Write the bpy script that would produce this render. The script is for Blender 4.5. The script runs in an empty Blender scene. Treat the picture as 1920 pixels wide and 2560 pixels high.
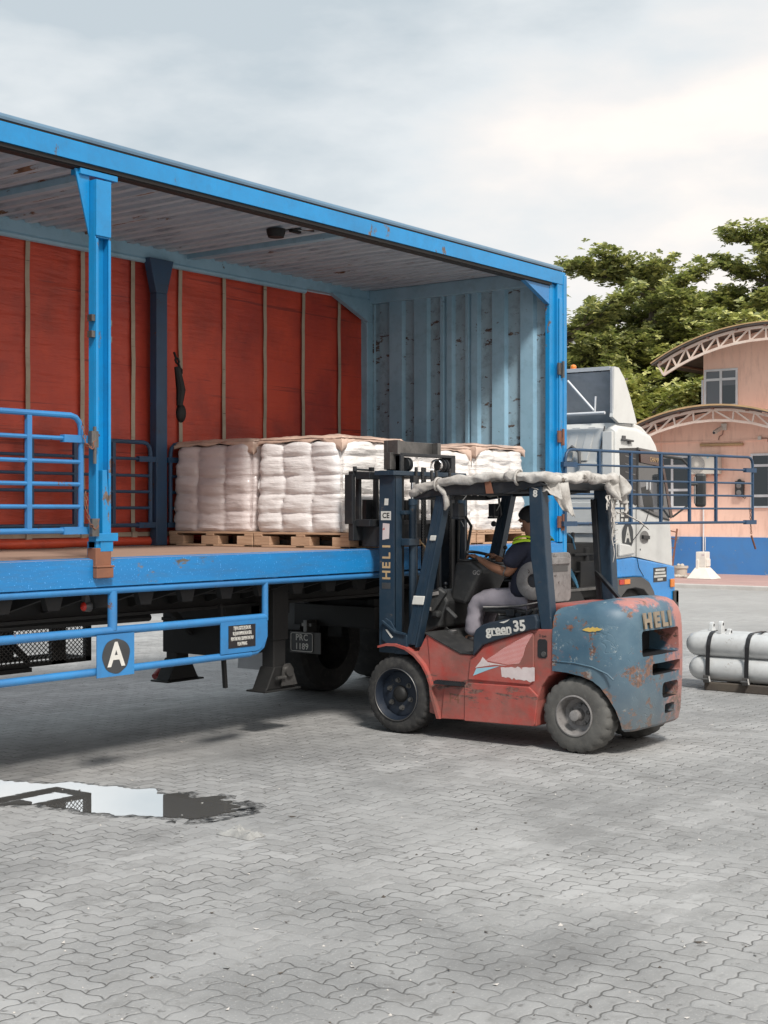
import bpy, bmesh, math, random
from mathutils import Vector, Matrix, noise
R = math.radians
random.seed(7)
scene = bpy.context.scene
COL = scene.collection

# ------------------------------------------------------------------ camera
cam_d = bpy.data.cameras.new('camera'); cam = bpy.data.objects.new('camera', cam_d); COL.objects.link(cam)
cam.location = (0, 0, 1.85); cam.rotation_euler = (R(90), 0, R(-53.03))
cam_d.sensor_width = 36; cam_d.lens = 49.65; cam_d.shift_y = -0.0008
cam_d.clip_end = 1000; cam_d.clip_start = 0.1
scene.camera = cam
# ------------------------------------------------------------------ light
SUN = Vector((-0.48, -0.72, 1.0)).normalized()
sd = bpy.data.lights.new('sun', 'SUN'); sd.energy = 2.3; sd.angle = R(10); sd.color = (1.0, 0.95, 0.88)
sun = bpy.data.objects.new('sun', sd); COL.objects.link(sun)
sun.rotation_euler = SUN.to_track_quat('Z', 'Y').to_euler()
w = bpy.data.worlds.new('World'); scene.world = w; w.use_nodes = True
def build_world():
    nt = w.node_tree; N = nt.nodes; L = nt.links
    N.clear()
    out = N.new('ShaderNodeOutputWorld')
    sky = N.new('ShaderNodeTexSky'); sky.sky_type = 'NISHITA'; sky.sun_disc = False
    sky.sun_elevation = math.asin(SUN.z); sky.sun_rotation = math.atan2(SUN.x, SUN.y)
    b1 = N.new('ShaderNodeBackground'); b1.inputs[1].default_value = 0.09
    L.new(sky.outputs[0], b1.inputs[0])
    tc = N.new('ShaderNodeTexCoord')
    mp = N.new('ShaderNodeMapping'); mp.inputs['Scale'].default_value = (1.0, 1.0, 2.6)
    mp.inputs['Location'].default_value = (0.35, 0.1, 0.2)
    L.new(tc.outputs['Generated'], mp.inputs[0])
    n1 = N.new('ShaderNodeTexNoise'); n1.inputs['Scale'].default_value = 2.6; n1.inputs['Detail'].default_value = 7; n1.inputs['Roughness'].default_value = 0.52
    L.new(mp.outputs[0], n1.inputs['Vector'])
    # brighter, warmer cloud towards the front of the truck; bluish grey cloud over its rear
    sx = N.new('ShaderNodeSeparateXYZ'); L.new(tc.outputs['Generated'], sx.inputs[0])
    def math_(op, a, b):
        m = N.new('ShaderNodeMath'); m.operation = op
        for i, v in enumerate((a, b)):
            if isinstance(v, (int, float)): m.inputs[i].default_value = v
            else: L.new(v, m.inputs[i])
        return m.outputs[0]
    lat = math_('SUBTRACT', math_('MULTIPLY', sx.outputs[0], 0.6014), math_('MULTIPLY', sx.outputs[1], 0.799))
    g = math_('MULTIPLY', lat, 1.05)
    g = math_('SUBTRACT', g, math_('MULTIPLY', sx.outputs[2], 1.7))
    f = math_('ADD', math_('MULTIPLY', math_('SUBTRACT', n1.outputs[0], 0.5), 3.2), math_('ADD', g, 0.86))
    cr = N.new('ShaderNodeValToRGB'); L.new(f, cr.inputs[0])
    e = cr.color_ramp.elements
    e[0].position = 0.0; e[0].color = (0.33, 0.37, 0.395, 1)
    e[1].position = 1.0; e[1].color = (0.68, 0.61, 0.55, 1)
    m = cr.color_ramp.elements.new(0.35); m.color = (0.45, 0.472, 0.482, 1)
    m = cr.color_ramp.elements.new(0.65); m.color = (0.535, 0.52, 0.505, 1)
    b2 = N.new('ShaderNodeBackground'); zb = N.new('ShaderNodeMapRange'); zb.inputs['From Min'].default_value = 0.36; zb.inputs['From Max'].default_value = 0.85; zb.inputs['To Min'].default_value = 1.0; zb.inputs['To Max'].default_value = 1.45
    L.new(sx.outputs[2], zb.inputs[0]); L.new(zb.outputs[0], b2.inputs[1])   # overcast sky is brighter overhead
    L.new(cr.outputs[0], b2.inputs[0])
    mx = N.new('ShaderNodeMixShader'); mx.inputs[0].default_value = 0.95
    L.new(b1.outputs[0], mx.inputs[1]); L.new(b2.outputs[0], mx.inputs[2]); L.new(mx.outputs[0], out.inputs[0])
build_world()
vs = scene.view_settings
vs.view_transform = 'Standard'; vs.look = 'None'; vs.gamma = 1.0; vs.exposure = 0.85; vs.use_curve_mapping = False

# ------------------------------------------------------------------ materials
class NT:
    def __init__(s, name):
        s.m = bpy.data.materials.new(name); s.m.use_nodes = True
        s.t = s.m.node_tree; s.t.nodes.clear()
        s.out = s.n('ShaderNodeOutputMaterial'); s.b = s.n('ShaderNodeBsdfPrincipled')
        s.l(s.b.outputs[0], s.out.inputs[0])
        s.tc = s.n('ShaderNodeTexCoord')
    def n(s, t): return s.t.nodes.new(t)
    def l(s, a, b): s.t.links.new(a, b)
    def mt(s, op, a, b=0.0, c=None):
        m = s.n('ShaderNodeMath'); m.operation = op
        for i, v in enumerate((a, b) if c is None else (a, b, c)):
            if isinstance(v, (int, float)): m.inputs[i].default_value = v
            else: s.l(v, m.inputs[i])
        return m.outputs[0]
    def noise(s, scale, detail=4, rough=0.55, stretch=(1, 1, 1), off=(0, 0, 0)):
        mp = s.n('ShaderNodeMapping'); mp.inputs['Scale'].default_value = stretch; mp.inputs['Location'].default_value = off
        s.l(s.tc.outputs['Object'], mp.inputs[0])
        n = s.n('ShaderNodeTexNoise'); n.inputs['Scale'].default_value = scale; n.inputs['Detail'].default_value = detail
        n.inputs['Roughness'].default_value = rough
        s.l(mp.outputs[0], n.inputs['Vector']); return n.outputs[0]
    def ramp(s, v, lo, hi):
        r = s.n('ShaderNodeMapRange'); r.inputs['From Min'].default_value = lo; r.inputs['From Max'].default_value = hi
        s.l(v, r.inputs[0]); return r.outputs[0]
    def mix(s, f, a, b):
        m = s.n('ShaderNodeMix'); m.data_type = 'RGBA'
        if isinstance(f, (int, float)): m.inputs[0].default_value = f
        else: s.l(f, m.inputs[0])
        for i, v in ((6, a), (7, b)):
            if isinstance(v, tuple): m.inputs[i].default_value = (*v[:3], 1)
            else: s.l(v, m.inputs[i])
        return m.outputs[2]
    def bump(s, h, strength, dist=0.01, prev=None):
        b = s.n('ShaderNodeBump'); b.inputs['Strength'].default_value = strength; b.inputs['Distance'].default_value = dist
        s.l(h, b.inputs['Height'])
        if prev is not None: s.l(prev, b.inputs['Normal'])
        return b.outputs[0]
    def set(s, name, v):
        if isinstance(v, (int, float, tuple)):
            s.b.inputs[name].default_value = v if not isinstance(v, tuple) else (*v[:3], 1)
        else: s.l(v, s.b.inputs[name])

def paint(name, col, col2=None, wear=0.0, wearcol=(0.10, 0.045, 0.025), ws=6, wst=(1, 1, 1), rough=0.45, metal=0.0,
          dirt=0.25, dirtcol=None, ds=3.0, dst=(1, 1, 1), bump=0.08, bs=60, coat=0.0, fine=0.0, off=(0, 0, 0)):
    """painted or bare surface: tone variation, grime, worn / rusty patches, fine bump"""
    s = NT(name)
    col2 = col2 or tuple(c * 0.75 for c in col)
    dirtcol = dirtcol or tuple(0.5 * c * 0.5 + 0.03 for c in col)
    n1 = s.noise(ds, 6, 0.6, dst, off)
    c = s.mix(s.ramp(n1, 0.35, 0.65), col, col2)
    n2 = s.noise(ds * 3.3, 8, 0.7, dst, (3 + off[0], 1, 2))
    c = s.mix(s.mt('MULTIPLY', s.ramp(n2, 0.5, 0.75), dirt), c, dirtcol)
    r = s.mt('ADD', s.mt('MULTIPLY', n2, 0.25), rough - 0.12)
    if fine > 0:
        n4 = s.noise(90, 2, 0.5, (1, 1, 1), (7, 3, 1))
        c = s.mix(s.mt('MULTIPLY', s.ramp(n4, 0.66, 0.72), fine), c, tuple(min(1, x * 1.6 + 0.12) for x in col))
    h = s.noise(bs, 4, 0.6)
    if wear > 0:
        n3 = s.noise(ws, 9, 0.72, wst, (11 + off[0], 5 + off[1], 4))
        lo = 0.675 - wear * 0.2
        wm = s.ramp(n3, lo, lo + 0.025)
        wc = s.mix(s.ramp(s.noise(ws * 4, 5), 0.4, 0.62), wearcol, tuple(x * 0.45 for x in wearcol))
        c = s.mix(wm, c, wc)
        r = s.mt('ADD', s.mt('MULTIPLY', wm, 0.3), r)
        h = s.mt('SUBTRACT', h, s.mt('MULTIPLY', wm, 0.9))
    s.set('Base Color', c); s.set('Roughness', r); s.set('Metallic', metal)
    if coat: s.set('Coat Weight', coat); s.set('Coat Roughness', 0.15)
    s.l(s.bump(h, bump, 0.01), s.b.inputs['Normal'])
    return s.m
def plain(name, col, rough=0.5, metal=0.0, **k):
    return paint(name, col, tuple(c * 0.85 for c in col), 0, rough=rough, metal=metal, dirt=k.pop('dirt', 0.15), **k)

M = {}
M['blue'] = paint('bright_blue_paint', (0.004, 0.235, 0.54), (0.008, 0.19, 0.43), wear=0.30, ws=5, wst=(1, 1, 0.5), wearcol=(0.17, 0.12, 0.09), rough=0.38, dirt=0.4, dirtcol=(0.02, 0.12, 0.25), ds=2.2, bump=0.06, bs=25)
M['blue_rail'] = paint('scuffed_blue_deck_rail', (0.008, 0.20, 0.50), (0.013, 0.16, 0.40), wear=0.30, ws=1.6, wst=(1, 1, 2.2), wearcol=(0.16, 0.14, 0.11), rough=0.42, dirt=0.5, dirtcol=(0.05, 0.12, 0.2), ds=2, dst=(0.5, 1, 4), fine=0.9)
M['blue_tube'] = paint('tube_blue_paint', (0.030, 0.20, 0.46), (0.035, 0.165, 0.38), wear=0.22, ws=7, wearcol=(0.15, 0.09, 0.07), rough=0.4, dirt=0.3, bump=0.03)
M['blue_dark'] = paint('dark_blue_gate_paint', (0.018, 0.06, 0.13), (0.022, 0.05, 0.095), wear=0.28, ws=9, wearcol=(0.09, 0.05, 0.045), rough=0.5)
M['blue_faded'] = paint('faded_blue_steel', (0.27, 0.44, 0.56), (0.21, 0.37, 0.48), wear=0.12, ws=5, wearcol=(0.10, 0.075, 0.06), rough=0.55, dirt=0.35, ds=2)
M['blue_scraped'] = paint('scraped_faded_blue_steel', (0.27, 0.41, 0.50), (0.22, 0.33, 0.40), wear=0.46, ws=5.5, wst=(1, 1, 2.6), wearcol=(0.115, 0.085, 0.072), rough=0.6, dirt=0.7, dirtcol=(0.08, 0.10, 0.11), ds=2)
M['roof_sheet'] = paint('weathered_roof_sheet', (0.42, 0.50, 0.57), (0.30, 0.38, 0.46), wear=0.36, ws=1.8, wst=(8, 0.7, 1), wearcol=(0.22, 0.13, 0.085), rough=0.6, dirt=0.85, dirtcol=(0.12, 0.14, 0.17), ds=2.2, dst=(5, 0.35, 1))
M['black_grime'] = paint('black_grimy_steel', (0.005, 0.0055, 0.006), (0.008, 0.008, 0.008), dirt=0.5, dirtcol=(0.016, 0.014, 0.013), rough=0.65)
M['rust'] = paint('rusty_steel', (0.22, 0.09, 0.05), (0.14, 0.06, 0.04), rough=0.8)
M['navy'] = paint('navy_mast_paint', (0.012, 0.029, 0.050), (0.016, 0.033, 0.054), wear=0.16, ws=9, wearcol=(0.12, 0.10, 0.085), rough=0.48, dirt=0.4, dirtcol=(0.05, 0.065, 0.08))
M['navy_black'] = paint('dark_oily_steel', (0.014, 0.018, 0.024), (0.028, 0.03, 0.032), rough=0.45, metal=0.3, dirt=0.5, dirtcol=(0.06, 0.055, 0.05))
M['steel'] = paint('dirty_bare_steel', (0.17, 0.165, 0.16), (0.09, 0.088, 0.085), rough=0.42, metal=0.7, dirt=0.6, ds=6)
M['chrome'] = plain('polished_rod', (0.7, 0.7, 0.7), rough=0.18, metal=1.0, dirt=0.1)
M['rubber'] = paint('dusty_tyre_rubber', (0.018, 0.018, 0.019), (0.036, 0.035, 0.034), rough=0.8, dirt=0.8, dirtcol=(0.075, 0.072, 0.066), ds=5, bump=0.25, bs=40)
M['rubber_dusty'] = paint('grey_dusty_tyre_rubber', (0.10, 0.098, 0.092), (0.07, 0.068, 0.064), rough=0.85, dirt=0.6, dirtcol=(0.15, 0.145, 0.13), ds=6, bump=0.25, bs=40)
M['black_plastic'] = paint('dusty_black_plastic', (0.022, 0.023, 0.024), (0.032, 0.032, 0.032), rough=0.5, dirt=0.5, dirtcol=(0.08, 0.078, 0.075))
M['grey_plastic'] = paint('stained_grey_plastic', (0.25, 0.24, 0.235), (0.17, 0.16, 0.155), wear=0.25, ws=12, wearcol=(0.09, 0.07, 0.065), rough=0.6, dirt=0.7, dirtcol=(0.09, 0.08, 0.08), ds=7)
M['white'] = plain('white_paint', (0.72, 0.71, 0.69), rough=0.45, ds=2)
M['letter_white'] = paint('worn_white_lettering', (0.62, 0.61, 0.57), (0.5, 0.49, 0.46), rough=0.6)
M['gold_dull'] = paint('dull_brass_lettering', (0.27, 0.215, 0.15), (0.20, 0.16, 0.12), rough=0.6)
M['gold'] = paint('worn_gold_lettering', (0.50, 0.34, 0.17), (0.36, 0.24, 0.13), wear=0.2, ws=30, wearcol=(0.08, 0.06, 0.05), rough=0.5)
M['sticker_and_shade_black'] = plain('black_sticker_and_shade', (0.02, 0.02, 0.022), rough=0.4)
M['spray_black'] = paint('black_spray_paint', (0.03, 0.032, 0.035), (0.05, 0.055, 0.06), rough=0.6)
M['amber'] = plain('amber_lens', (0.75, 0.22, 0.03), rough=0.25)
M['redlens'] = plain('red_lens', (0.50, 0.03, 0.02), rough=0.25)
M['cab_white'] = paint('white_cab_paint', (0.62, 0.62, 0.60), (0.56, 0.56, 0.54), rough=0.32, dirt=0.25, dirtcol=(0.36, 0.34, 0.32), ds=1.6, bump=0.01, coat=0.3)
M['cab_blue'] = paint('blue_cab_paint', (0.006, 0.25, 0.66), (0.008, 0.22, 0.58), rough=0.3, dirt=0.2, bump=0.01, coat=0.4)
M['cab_inner'] = paint('grey_fairing_inside', (0.46, 0.47, 0.49), (0.36, 0.37, 0.385), rough=0.7)
M['cab_dark'] = plain('dark_grey_plastic_wheel_arch', (0.085, 0.083, 0.082), rough=0.65)
M['brown_visor'] = plain('brown_tinted_visor', (0.07, 0.035, 0.028), rough=0.2)
def glass(name, col, rough=0.05, spec=0.6):
    s = NT(name); s.set('Base Color', col); s.set('Roughness', rough); s.b.inputs['Specular IOR Level'].default_value = spec
    s.set('Coat Weight', 0.5); s.set('Coat Roughness', 0.03)
    return s.m
M['glass_dark'] = glass('dark_window_glass', (0.022, 0.027, 0.032))
M['glass_grey'] = glass('grey_window_glass', (0.09, 0.095, 0.105), 0.2)
M['mirror'] = plain('mirror_glass', (0.6, 0.62, 0.64), rough=0.05, metal=1.0, dirt=0.0, bump=0)
M['skin'] = plain('skin', (0.30, 0.145, 0.085), rough=0.55, bump=0.02)
M['shirt'] = paint('navy_work_shirt', (0.014, 0.017, 0.035), (0.020, 0.023, 0.043), rough=0.85, bump=0.3, bs=12)
M['trousers'] = paint('grey_work_trousers', (0.30, 0.275, 0.31), (0.24, 0.22, 0.25), rough=0.9, bump=0.4, bs=14, dirt=0.3)
M['hair'] = plain('black_hair', (0.012, 0.011, 0.011), rough=0.7)
M['hivis'] = plain('lime_reflective_tape', (0.58, 0.85, 0.03), rough=0.5, dirt=0.2)
M['shoe'] = plain('dark_shoe_leather', (0.03, 0.025, 0.025), rough=0.5)
M['pallet_wood'] = paint('pale_pallet_wood', (0.50, 0.33, 0.22), (0.40, 0.255, 0.165), rough=0.8, dirt=0.4, dirtcol=(0.24, 0.16, 0.11), ds=4, dst=(1, 1, 14), bump=0.3)
M['timber'] = paint('dark_weathered_timber', (0.085, 0.07, 0.055), (0.055, 0.045, 0.04), rough=0.9, bump=0.3)
M['pipe_white'] = paint('pale_grey_gloss_paint', (0.56, 0.57, 0.57), (0.47, 0.48, 0.48), wear=0.18, ws=8, wearcol=(0.25, 0.19, 0.15), rough=0.33, dirt=0.5, dirtcol=(0.35, 0.34, 0.33), coat=0.3, bump=0.01)
M['pink'] = paint('salmon_pink_render', (0.92, 0.61, 0.48), (0.89, 0.58, 0.455), rough=0.85, dirt=0.55, dirtcol=(0.52, 0.30, 0.23), ds=1.3, dst=(1, 1.6, 0.35), bump=0.15)
M['dado'] = paint('blue_dado_paint', (0.045, 0.18, 0.45), (0.055, 0.20, 0.47), wear=0.40, ws=2.2, wearcol=(0.26, 0.33, 0.42), rough=0.7, dirt=0.45, dirtcol=(0.10, 0.17, 0.27), ds=0.8)
M['truss'] = paint('cream_truss_paint', (0.72, 0.60, 0.52), (0.66, 0.50, 0.42), rough=0.6)
M['purlin_brown'] = paint('brown_purlin_paint', (0.30, 0.17, 0.13), (0.25, 0.14, 0.11), rough=0.7)  # brown for purlins, brackets and wires, darker than the truss
M['roof_metal'] = paint('grey_brown_roof_metal', (0.14, 0.12, 0.11), (0.10, 0.085, 0.08), rough=0.6)
M['alu'] = plain('white_window_frame', (0.68, 0.69, 0.70), rough=0.4)
M['ac'] = plain('cream_casing', (0.66, 0.62, 0.55), rough=0.45)
M['fan'] = plain('grey_fan_grille', (0.30, 0.29, 0.28), rough=0.6)
M['tube_yellow'] = plain('yellowed_tube_cover', (0.50, 0.33, 0.17), rough=0.4)
M['barrier'] = plain('white_plastic_barrier', (0.74, 0.70, 0.63), rough=0.5, ds=4)
M['tub'] = plain('pale_stone_tub', (0.52, 0.46, 0.39), rough=0.8, ds=5)
M['red_steel'] = plain('dark_red_paint', (0.26, 0.03, 0.03), rough=0.5)
M['flap'] = plain('pale_grey_mud_flap', (0.30, 0.30, 0.31), rough=0.6)
M['yellow'] = plain('yellow_paint_scrape', (0.62, 0.42, 0.10), rough=0.6)
M['lightblue'] = plain('pale_blue_decal', (0.30, 0.52, 0.62), rough=0.5)
M['decal_white'] = paint('torn_white_decal', (0.62, 0.56, 0.55), (0.5, 0.40, 0.40), wear=0.3, ws=14, wearcol=(0.42, 0.10, 0.09), rough=0.6)
M['deck'] = paint('worn_plywood_deck', (0.36, 0.235, 0.175), (0.28, 0.185, 0.14), rough=0.75, dirt=0.5, dirtcol=(0.16, 0.115, 0.09), ds=2.5, dst=(0.4, 5, 1), bump=0.1)
M['cable'] = plain('blue_air_hose', (0.05, 0.16, 0.26), rough=0.35)

def mat_forkred():
    s = NT('faded_red_forklift_paint')
    n1 = s.noise(4, 7, 0.65); c = s.mix(s.ramp(n1, 0.38, 0.62), (0.36, 0.052, 0.040), (0.33, 0.105, 0.088))
    n2 = s.noise(2.3, 9, 0.72, (1, 1, 1.6), (5, 2, 9))
    c = s.mix(s.mt('MULTIPLY', s.ramp(n2, 0.44, 0.64), 0.75), c, (0.17, 0.085, 0.07))
    # scraped band low on the skirt
    sx = s.n('ShaderNodeSeparateXYZ'); s.l(s.tc.outputs['Object'], sx.inputs[0])
    d = s.mt('ABSOLUTE', s.mt('SUBTRACT', sx.outputs[2], 0.40))
    band = s.mt('SUBTRACT', 0.10, s.mt('MULTIPLY', d, 1.1))
    n3 = s.noise(7, 9, 0.75, (1, 0.45, 2.4), (1, 7, 3))
    wm = s.mt('MULTIPLY', s.ramp(s.mt('ADD', n3, band), 0.57, 0.61), 0.85)
    c = s.mix(wm, c, s.mix(s.ramp(s.noise(40, 4), 0.4, 0.6), (0.16, 0.11, 0.09), (0.06, 0.045, 0.04)))
    s.set('Base Color', c); s.set('Roughness', s.mt('ADD', 0.40, s.mt('MULTIPLY', n2, 0.3)))
    s.l(s.bump(s.mt('SUBTRACT', s.noise(50, 4), wm), 0.08), s.b.inputs['Normal'])
    return s.m
M['fork_red'] = mat_forkred()
def mat_cw():
    s = NT('chipped_blue_grey_counterweight_paint')
    n1 = s.noise(3.4, 7, 0.6); c = s.mix(s.ramp(n1, 0.36, 0.64), (0.040, 0.092, 0.140), (0.075, 0.135, 0.18))
    n2 = s.noise(3.0, 10, 0.75, (1, 1, 1), (5, 2, 9))
    # old red paint shows on the top and rear edge
    sx = s.n('ShaderNodeSeparateXYZ'); s.l(s.tc.outputs['Object'], sx.inputs[0])
    top = s.mt('MULTIPLY', s.ramp(sx.outputs[2], 1.07, 1.15), s.ramp(sx.outputs[1], -0.95, -1.12))
    rear = s.mt('MULTIPLY', s.ramp(sx.outputs[0], -0.05, 0.35), s.ramp(sx.outputs[1], -1.0, -1.15))
    rm = s.ramp(s.mt('ADD', n2, s.mt('MULTIPLY', s.mt('MAXIMUM', top, rear), 0.20)), 0.58, 0.66)
    c = s.mix(rm, c, (0.36, 0.15, 0.13))
    n3 = s.noise(4.5, 10, 0.76, (1, 1, 1.3), (2, 8, 3))
    low = s.mt('MULTIPLY', s.ramp(sx.outputs[2], 0.85, 0.35), 0.05)
    wm = s.ramp(s.mt('ADD', n3, low), 0.572, 0.584)
    c = s.mix(wm, c, s.mix(s.ramp(s.noise(30, 4), 0.42, 0.6), (0.21, 0.10, 0.065), (0.09, 0.055, 0.045)))
    n4 = s.noise(9, 8, 0.8, (1, 1, 1), (8, 8, 1))
    c = s.mix(s.mt('MULTIPLY', s.ramp(n4, 0.59, 0.63), 0.55), c, (0.34, 0.38, 0.38))
    dm = s.ramp(sx.outputs[2], 0.75, 0.22)
    c = s.mix(s.mt('MULTIPLY', dm, 0.55), c, (0.13, 0.125, 0.115))
    s.set('Base Color', c); s.set('Roughness', s.mt('ADD', 0.36, s.mt('MULTIPLY', n1, 0.3)))
    # cracked filler edges
    v = s.n('ShaderNodeTexVoronoi'); v.feature = 'DISTANCE_TO_EDGE'; v.inputs['Scale'].default_value = 3.0
    mp = s.n('ShaderNodeVectorMath'); mp.operation = 'ADD'; s.l(s.tc.outputs['Object'], mp.inputs[0])
    nn = s.n('ShaderNodeTexNoise'); nn.inputs['Scale'].default_value = 4; s.l(s.tc.outputs['Object'], nn.inputs['Vector'])
    s.l(nn.outputs['Color'], mp.inputs[1]); s.l(mp.outputs[0], v.inputs['Vector'])
    crack = s.mt('MULTIPLY', s.ramp(v.outputs[0], 0.03, 0.0), s.ramp(n1, 0.5, 0.56))
    h = s.mt('SUBTRACT', s.mt('SUBTRACT', s.mt('MULTIPLY', s.noise(25, 5), 0.35), wm), crack)
    s.l(s.bump(h, 0.3, 0.008), s.b.inputs['Normal'])
    return s.m
M['cw'] = mat_cw()
def mat_curtain():
    s = NT('red_tarpaulin')
    n1 = s.noise(1.3, 7, 0.6, (1, 1, 0.7)); c = s.mix(s.ramp(n1, 0.38, 0.66), (0.54, 0.066, 0.032), (0.34, 0.04, 0.028))
    n2 = s.noise(4, 8, 0.7, (0.4, 1, 6), (4, 0, 2))
    c = s.mix(s.mt('MULTIPLY', s.ramp(n2, 0.60, 0.70), 0.7), c, (0.14, 0.02, 0.02))
    n3 = s.noise(0.9, 6, 0.65, (1, 1, 1), (8, 1, 5)); c = s.mix(s.mt('MULTIPLY', s.ramp(n3, 0.50, 0.70), 0.65), c, (0.12, 0.025, 0.022))
    n4 = s.noise(1.5, 4, 0.6, (0.25, 1, 12), (2, 3, 8)); c = s.mix(s.mt('MULTIPLY', s.ramp(n4, 0.64, 0.67), 0.55), c, (0.09, 0.018, 0.018))
    s.set('Base Color', c); s.set('Roughness', 0.5)
    h = s.noise(2.2, 5, 0.6, (0.5, 1, 3.5), (0, 4, 1))
    s.l(s.bump(h, 0.5, 0.06), s.b.inputs['Normal']); return s.m
M['curtain'] = mat_curtain()
M['tarp_roll'] = paint('orange_red_tarpaulin_roll', (0.62, 0.085, 0.035), (0.50, 0.06, 0.03), rough=0.5, dirt=0.3, bump=0.3, bs=8)
M['strap'] = paint('cream_webbing_strap', (0.42, 0.36, 0.28), (0.32, 0.27, 0.21), wear=0.25, ws=4, wst=(0.3, 1, 8), wearcol=(0.15, 0.12, 0.10), rough=0.8)
def mat_sack(name, col, sh, st, amp=0.7):
    s = NT(name)
    n1 = s.noise(3, 5, 0.6); c = s.mix(s.ramp(n1, 0.35, 0.65), col, tuple(x * 0.90 for x in col))
    s.set('Base Color', c); s.set('Roughness', sh)
    s.set('Coat Weight', 0.6); s.set('Coat Roughness', 0.22)
    h = s.mt('ADD', s.noise(6, 6, 0.65, (0.6, 0.6, 7 * st)), s.mt('MULTIPLY', s.noise(14, 4, 0.6, (1.5, 1.5, 3), (3, 3, 3)), 0.5))
    s.l(s.bump(h, amp * 0.6, 0.03), s.b.inputs['Normal']); return s.m
M['sack'] = mat_sack('white_woven_sack_under_film', (0.78, 0.74, 0.73), 0.5, 1.0)
M['sack_dusty'] = mat_sack('pinkish_white_sack_under_film', (0.66, 0.58, 0.565), 0.5, 0.8)
M['film'] = mat_sack('shiny_stretch_film', (0.80, 0.76, 0.73), 0.3, 0.7, 1.0)
M['paper'] = paint('brown_paper_sheet', (0.54, 0.38, 0.30), (0.64, 0.47, 0.38), rough=0.42, dirt=0.2, ds=3, bump=0.5, bs=7, coat=0.3)
M['litter'] = paint('dull_plastic_scrap', (0.34, 0.335, 0.32), (0.22, 0.215, 0.205), rough=0.4, bump=0.4)
M['canvas'] = paint('grimy_canvas', (0.52, 0.50, 0.47), (0.33, 0.305, 0.28), wear=0.25, ws=8, wearcol=(0.20, 0.17, 0.14), rough=0.85, dirt=0.6, dirtcol=(0.19, 0.17, 0.15), ds=7, bump=0.5, bs=20)
def mat_dots():
    s = NT('red_and_white_dotted_decal')
    sx = s.n('ShaderNodeSeparateXYZ'); s.l(s.tc.outputs['Object'], sx.inputs[0])
    k = 72.0
    a = s.mt('ADD', sx.outputs[1], sx.outputs[2]); b = s.mt('SUBTRACT', sx.outputs[1], sx.outputs[2])
    p = s.mt('MULTIPLY', s.mt('SINE', s.mt('MULTIPLY', a, k * 4.4)), s.mt('SINE', s.mt('MULTIPLY', b, k * 4.4)))
    c = s.mix(s.ramp(p, -0.15, 0.1), (0.62, 0.44, 0.42), (0.44, 0.06, 0.05))
    s.set('Base Color', c); s.set('Roughness', 0.5); return s.m
M['dots'] = mat_dots()
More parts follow.
